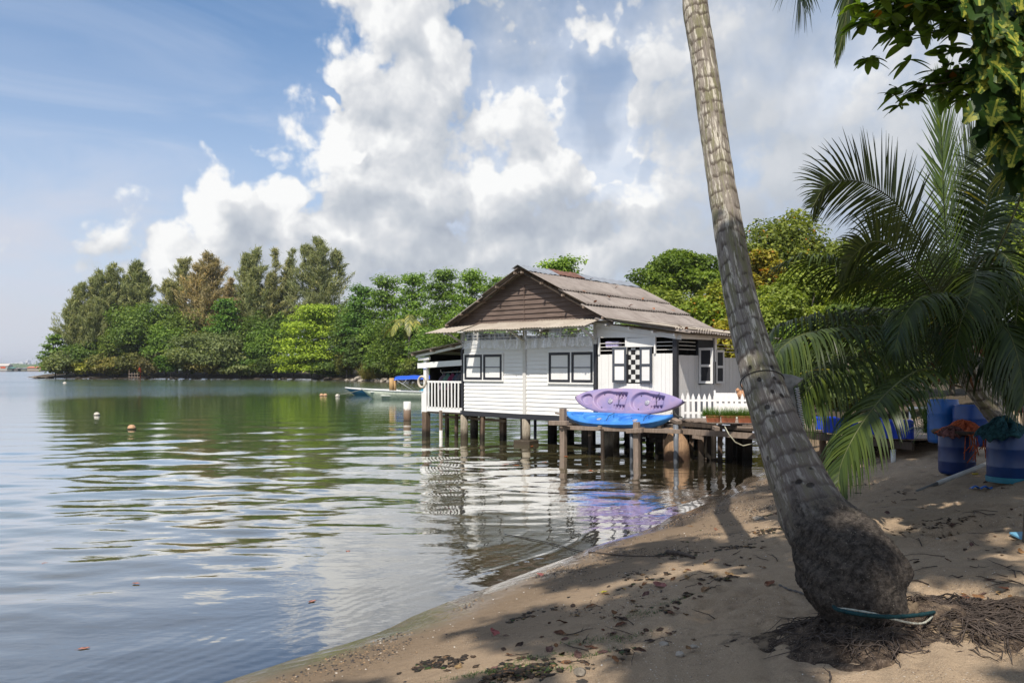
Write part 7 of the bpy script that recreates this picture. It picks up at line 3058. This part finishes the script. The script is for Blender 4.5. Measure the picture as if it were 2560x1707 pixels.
for i in range(150):
    t = rm.uniform()
    if t < .5:      # wrack band
        s_ = rm.uniform()
        px = 1250 + 620 * s_ + rm.normal() * 60
        py = 1690 - 300 * s_ + rm.normal() * 28
        lab = "dry brown leaf in the band of wrack between the water and the leaning palm"
    elif t < .8:
        px, py = rm.uniform(2080, 2555), rm.uniform(1190, 1560)
        lab = "dry brown leaf scattered on the shaded sand right of the leaning palm"
    else:
        px, py = rm.uniform(1500, 1900), rm.uniform(1230, 1660)
        lab = "dry brown leaf on the sand left of the leaning palm"
    if py > 1700 or 1830 < px < 2360 and py > 1430:
        continue
    leaf_at(px, py, rm.uniform(.035, .10), LC[rm.integers(0, 7)], lab, "fallen leaves on the beach", 400 + i)
for i, (px, py) in enumerate(((1460, 731), (1522, 745), (1488, 757), (1577, 766), (1542, 720), (1634, 774), (1683, 779), (1700, 820), (1716, 824), (1814, 829), (1478, 700), (1607, 749))):
    # leaves lying on the roof slope
    best = None
    for t in np.linspace(20, 36, 400):
        w_ = at_y(px, py, t)
        l_ = HM.inverted() @ w_
        zr = (RZ - SL * abs(l_.x - RX)) if l_.x < 6.5 else 4.03 - (l_.x - 5.85) * .167
        if l_.z <= zr + .13 and -.4 < l_.y < 6.4:
            best = w_
            break
    if best is None:
        continue
    o = link_mesh("fallen_leaf", leafbits[i % 6], None, None, best + Vector((0, 0, .03)), (R(15), R(20), i))
    o.scale = (.16, .16, .16)
    set_col(o, (.42, .15, .05))
    tag(o, "small rust orange leaf lying on the corrugated roof", "leaf", "leaves on the roof")
for i, (px, py) in enumerate(((1265, 1159), (1330, 1114), (1362, 1155), (1470, 1162), (1415, 1140), (1508, 1140), (112, 1405), (340, 1455), (780, 1500), (1475, 1175), (210, 1617), (870, 1375), (1290, 1162), (1950, 1180))):
    c = at(px, py, .012)
    o = link_mesh("floating_leaf", leafbits[i % 6], None, None, (c.x, c.y, .0), (0, 0, i * 1.3))
    near_ = py > 1300
    o.scale = (.10, .10, .05) if near_ else (.17, .17, .08)
    set_col(o, (.42, .20, .15) if near_ else (.55, .14, .05))
    tag(o, "orange red leaf floating on the water under the house and the kayaks" if py < 1200 else {(112, 1405): "pale red leaf afloat at the far left of the foreground water", (340, 1455): "pale red leaf afloat right of the leftmost floating one", (780, 1500): "orange pink leaf afloat nearest the beach in the foreground",
         (210, 1617): "small reddish leaf afloat lowest of all, near the bottom left", (870, 1375): "reddish leaf afloat farthest right of those on the open water"}[(px, py)], "leaf", "leaves floating on the water")

# sticks and twigs
for i in range(64):
    z_ = rm.uniform()
    if z_ < .45:
        s_ = rm.uniform()
        px, py = 1350 + 540 * s_ + rm.normal() * 60, 1670 - 260 * s_ + rm.normal() * 26
        lab = "thin dark twig in the wrack left of the leaning palm"
    elif z_ < .8:
        px, py = rm.uniform(2150, 2550), rm.uniform(1230, 1480)
        lab = "thin brown twig on the sand right of the leaning palm"
    else:
        px, py = rm.uniform(1700, 2450), rm.uniform(1600, 1690)
        lab = "thin dark twig on the sand along the bottom edge"
    g_ = on_ground(px, min(py, 1698))
    L = rm.uniform(.06, .34)
    a = rm.uniform(0, 3.14)
    P_ = []
    for k in range(5):
        q_ = k / 4 - .5
        x, y = g_.x + math.cos(a) * L * q_ + rm.normal() * .006, g_.y + math.sin(a) * L * q_ + rm.normal() * .006
        P_.append((x - g_.x, y - g_.y, gz(x, y) + .006 + abs(rm.normal()) * .006 - g_.z))
    mb = MB()
    rd = rm.uniform(.0022, .0055)
    mb.tube(P_, [rd, rd, rd * .8, rd * .7, rd * .4], 5)
    if L > .16:
        mb.tube([P_[2], Vector(P_[2]) + Vector((math.cos(a + .8) * L * .25, math.sin(a + .8) * L * .25, .012))], [rd * .7, rd * .3], 4)
    tag(mb.build("twig", M['root'], None, g_), lab, "twig", "twigs on the sand")

# litter, shell grit and pebbles: uncountable
def scatter(name, label, n, sampler, size, color_kind, m, seed, tall=.35):
    r = np.random.default_rng(seed)
    xs, ys = sampler(r, n)
    z = ground_z(xs, ys)
    s = size[0] + (size[1] - size[0]) * r.uniform(size=n) ** 2.5
    P_ = np.stack([xs, ys, z + s * .12], 1)
    # little squashed octahedra
    U = np.array([(1, 0, 0), (0, 1, 0), (-1, 0, 0), (0, -1, 0), (0, 0, 1), (0, 0, -1)], float)
    sc_ = np.stack([s * r.uniform(.5, 1.4, n), s * r.uniform(.4, 1, n), s * r.uniform(.2, 1, n) * tall], 1)
    a = r.uniform(0, 6.283, n)
    V0 = U[None] * sc_[:, None] * (1 + r.normal(size=(n, 6, 1)) * .15)
    x = V0[..., 0] * np.cos(a)[:, None] - V0[..., 1] * np.sin(a)[:, None]
    y = V0[..., 0] * np.sin(a)[:, None] + V0[..., 1] * np.cos(a)[:, None]
    V_ = np.stack([x, y, V0[..., 2]], -1) + P_[:, None]
    T = np.array([(0, 1, 4), (1, 2, 4), (2, 3, 4), (3, 0, 4), (1, 0, 5), (2, 1, 5), (3, 2, 5), (0, 3, 5)])
    F_ = (T[None] + (np.arange(n) * 6)[:, None, None]).reshape(-1, 3)
    rn = np.repeat(r.uniform(size=n), 8)
    o = link_mesh(name, np_mesh(name, V_.reshape(-1, 3), F_, False, {'rnd': rn}), m)
    return tag(o, label, kind='stuff')


def m_bits(name, stops, rough=.8):
    m, N = mat(name)
    r = N.n('ShaderNodeAttribute', attribute_name='rnd').outputs['Fac']
    finish(N, principled(N, N.ramp(r, stops, 'CONSTANT'), rough, .25))
    return m


def along_shore(dmin, dmax, smin, smax, clump=1.0, seed=0):
    def f(r, n):
        s_ = r.uniform(smin, smax, n * 4)
        d_ = dmin + (dmax - dmin) * r.uniform(size=n * 4)
        bx_, by_ = -1.1 + .547 * s_, 7.84 + .837 * s_
        x, y = bx_ + nx * d_, by_ + ny * d_
        w = fbm(x * 1.6, y * 1.6, 4, seed) + .5
        keep = r.uniform(size=n * 4) < np.clip(w * 1.6 - .45 * clump, 0.02, 1) ** (1 + clump)
        x, y = x[keep][:n], y[keep][:n]
        while len(x) < n:
            x, y = np.concatenate([x, x])[:n], np.concatenate([y, y + .01])[:n]
        return x, y
    return f


scatter("pebbles", "dark and pale pebbles strewn along the damp sand beside the water", 26000, along_shore(.35, 2.6, -6, 13, 1.0, 41), (.003, .016), None,
        m_bits("pebble", [(0, (.035, .035, .04)), (.35, (.10, .085, .07)), (.55, (.20, .14, .09)), (.75, (.32, .22, .13)), (.95, (.55, .48, .40))]), 1, .6)
scatter("shell_grit", "white shell fragments scattered over the sand", 1500, along_shore(.6, 7.0, -6, 12, .3, 12), (.003, .011), None, m_bits("shell", [(0, (.75, .72, .66)), (.6, (.85, .83, .80)), (.85, (.50, .42, .36))]), 2, .5)
scatter("wrack", "dark shredded leaf litter washed up in a band along the beach", 14000, along_shore(1.5, 3.1, -5, 8, 2.2, 7), (.006, .034), None,
        m_bits("wrack", [(0, (.022, .018, .014)), (.4, (.05, .036, .024)), (.7, (.10, .06, .035)), (.88, (.035, .06, .015)), (.95, (.20, .12, .06))]), 3, .25)
scatter("leaf_litter", "brown leaf and twig litter on the shaded sand at the right", 7000, along_shore(3.4, 9.5, -5.5, 9, 2.0, 19), (.005, .026), None,
        m_bits("litter", [(0, (.03, .022, .016)), (.5, (.075, .048, .03)), (.8, (.14, .085, .045))]), 4, .25)
# green weed tufts in the wrack
o = blade_obj("green_weed", 900, (0, 0, 0), .05, (1, 1), (.06, .11, .02), None, .006, 3, 1.2, None, 2)
vs = np.zeros(len(o.data.vertices) * 3, np.float32)
o.data.vertices.foreach_get('co', vs)
vs = vs.reshape(-1, 3)
pl_ = [on_ground(x, y) for x, y in ((1290, 1672), (1240, 1680), (1330, 1650), (1450, 1610), (1560, 1600), (1600, 1545), (1480, 1640), (1180, 1690), (1380, 1680), (1700, 1500))]
per = 6      # vertices per blade
for b in range(len(vs) // per):
    c = pl_[b % len(pl_)]
    blk = vs[b * per:(b + 1) * per]
    off = rm.normal(size=2) * (.10, .035)
    base = blk[0].copy()
    blk -= base
    blk[:, 0] += c.x + off[0]
    blk[:, 1] += c.y + off[1]
    blk[:, 2] = blk[:, 2] * .5 + gz(c.x + off[0], c.y + off[1]) + .002
o.data.vertices.foreach_set('co', vs.ravel())
o.data.update()
tag(o, "small tufts of green weed lying in the wrack near the bottom of the picture", kind='stuff')


# ------------------------------------------------------------------ the air between here and the far shore
m = bpy.data.materials.new("haze")
m.use_nodes = True
m.node_tree.nodes.clear()
N = NT(m.node_tree)
pv = N.n('ShaderNodeVolumePrincipled')
pv.inputs['Color'].default_value = (0.80, 0.86, 0.95, 1)
pv.inputs['Density'].default_value = 0.00013
pv.inputs['Anisotropy'].default_value = 0.2
vo = N.n('ShaderNodeOutputMaterial')
N.t.links.new(pv.outputs[0], vo.inputs['Volume'])
hb = MB()
hb.box((0, 0, 0), (2, 2, 1))
hz_ = hb.build("haze", m, None, (0, 5200, 28.5))
hz_.scale = (5200, 5400, 65)
tag(hz_, "thin pale haze in the air over the sea", kind='stuff')
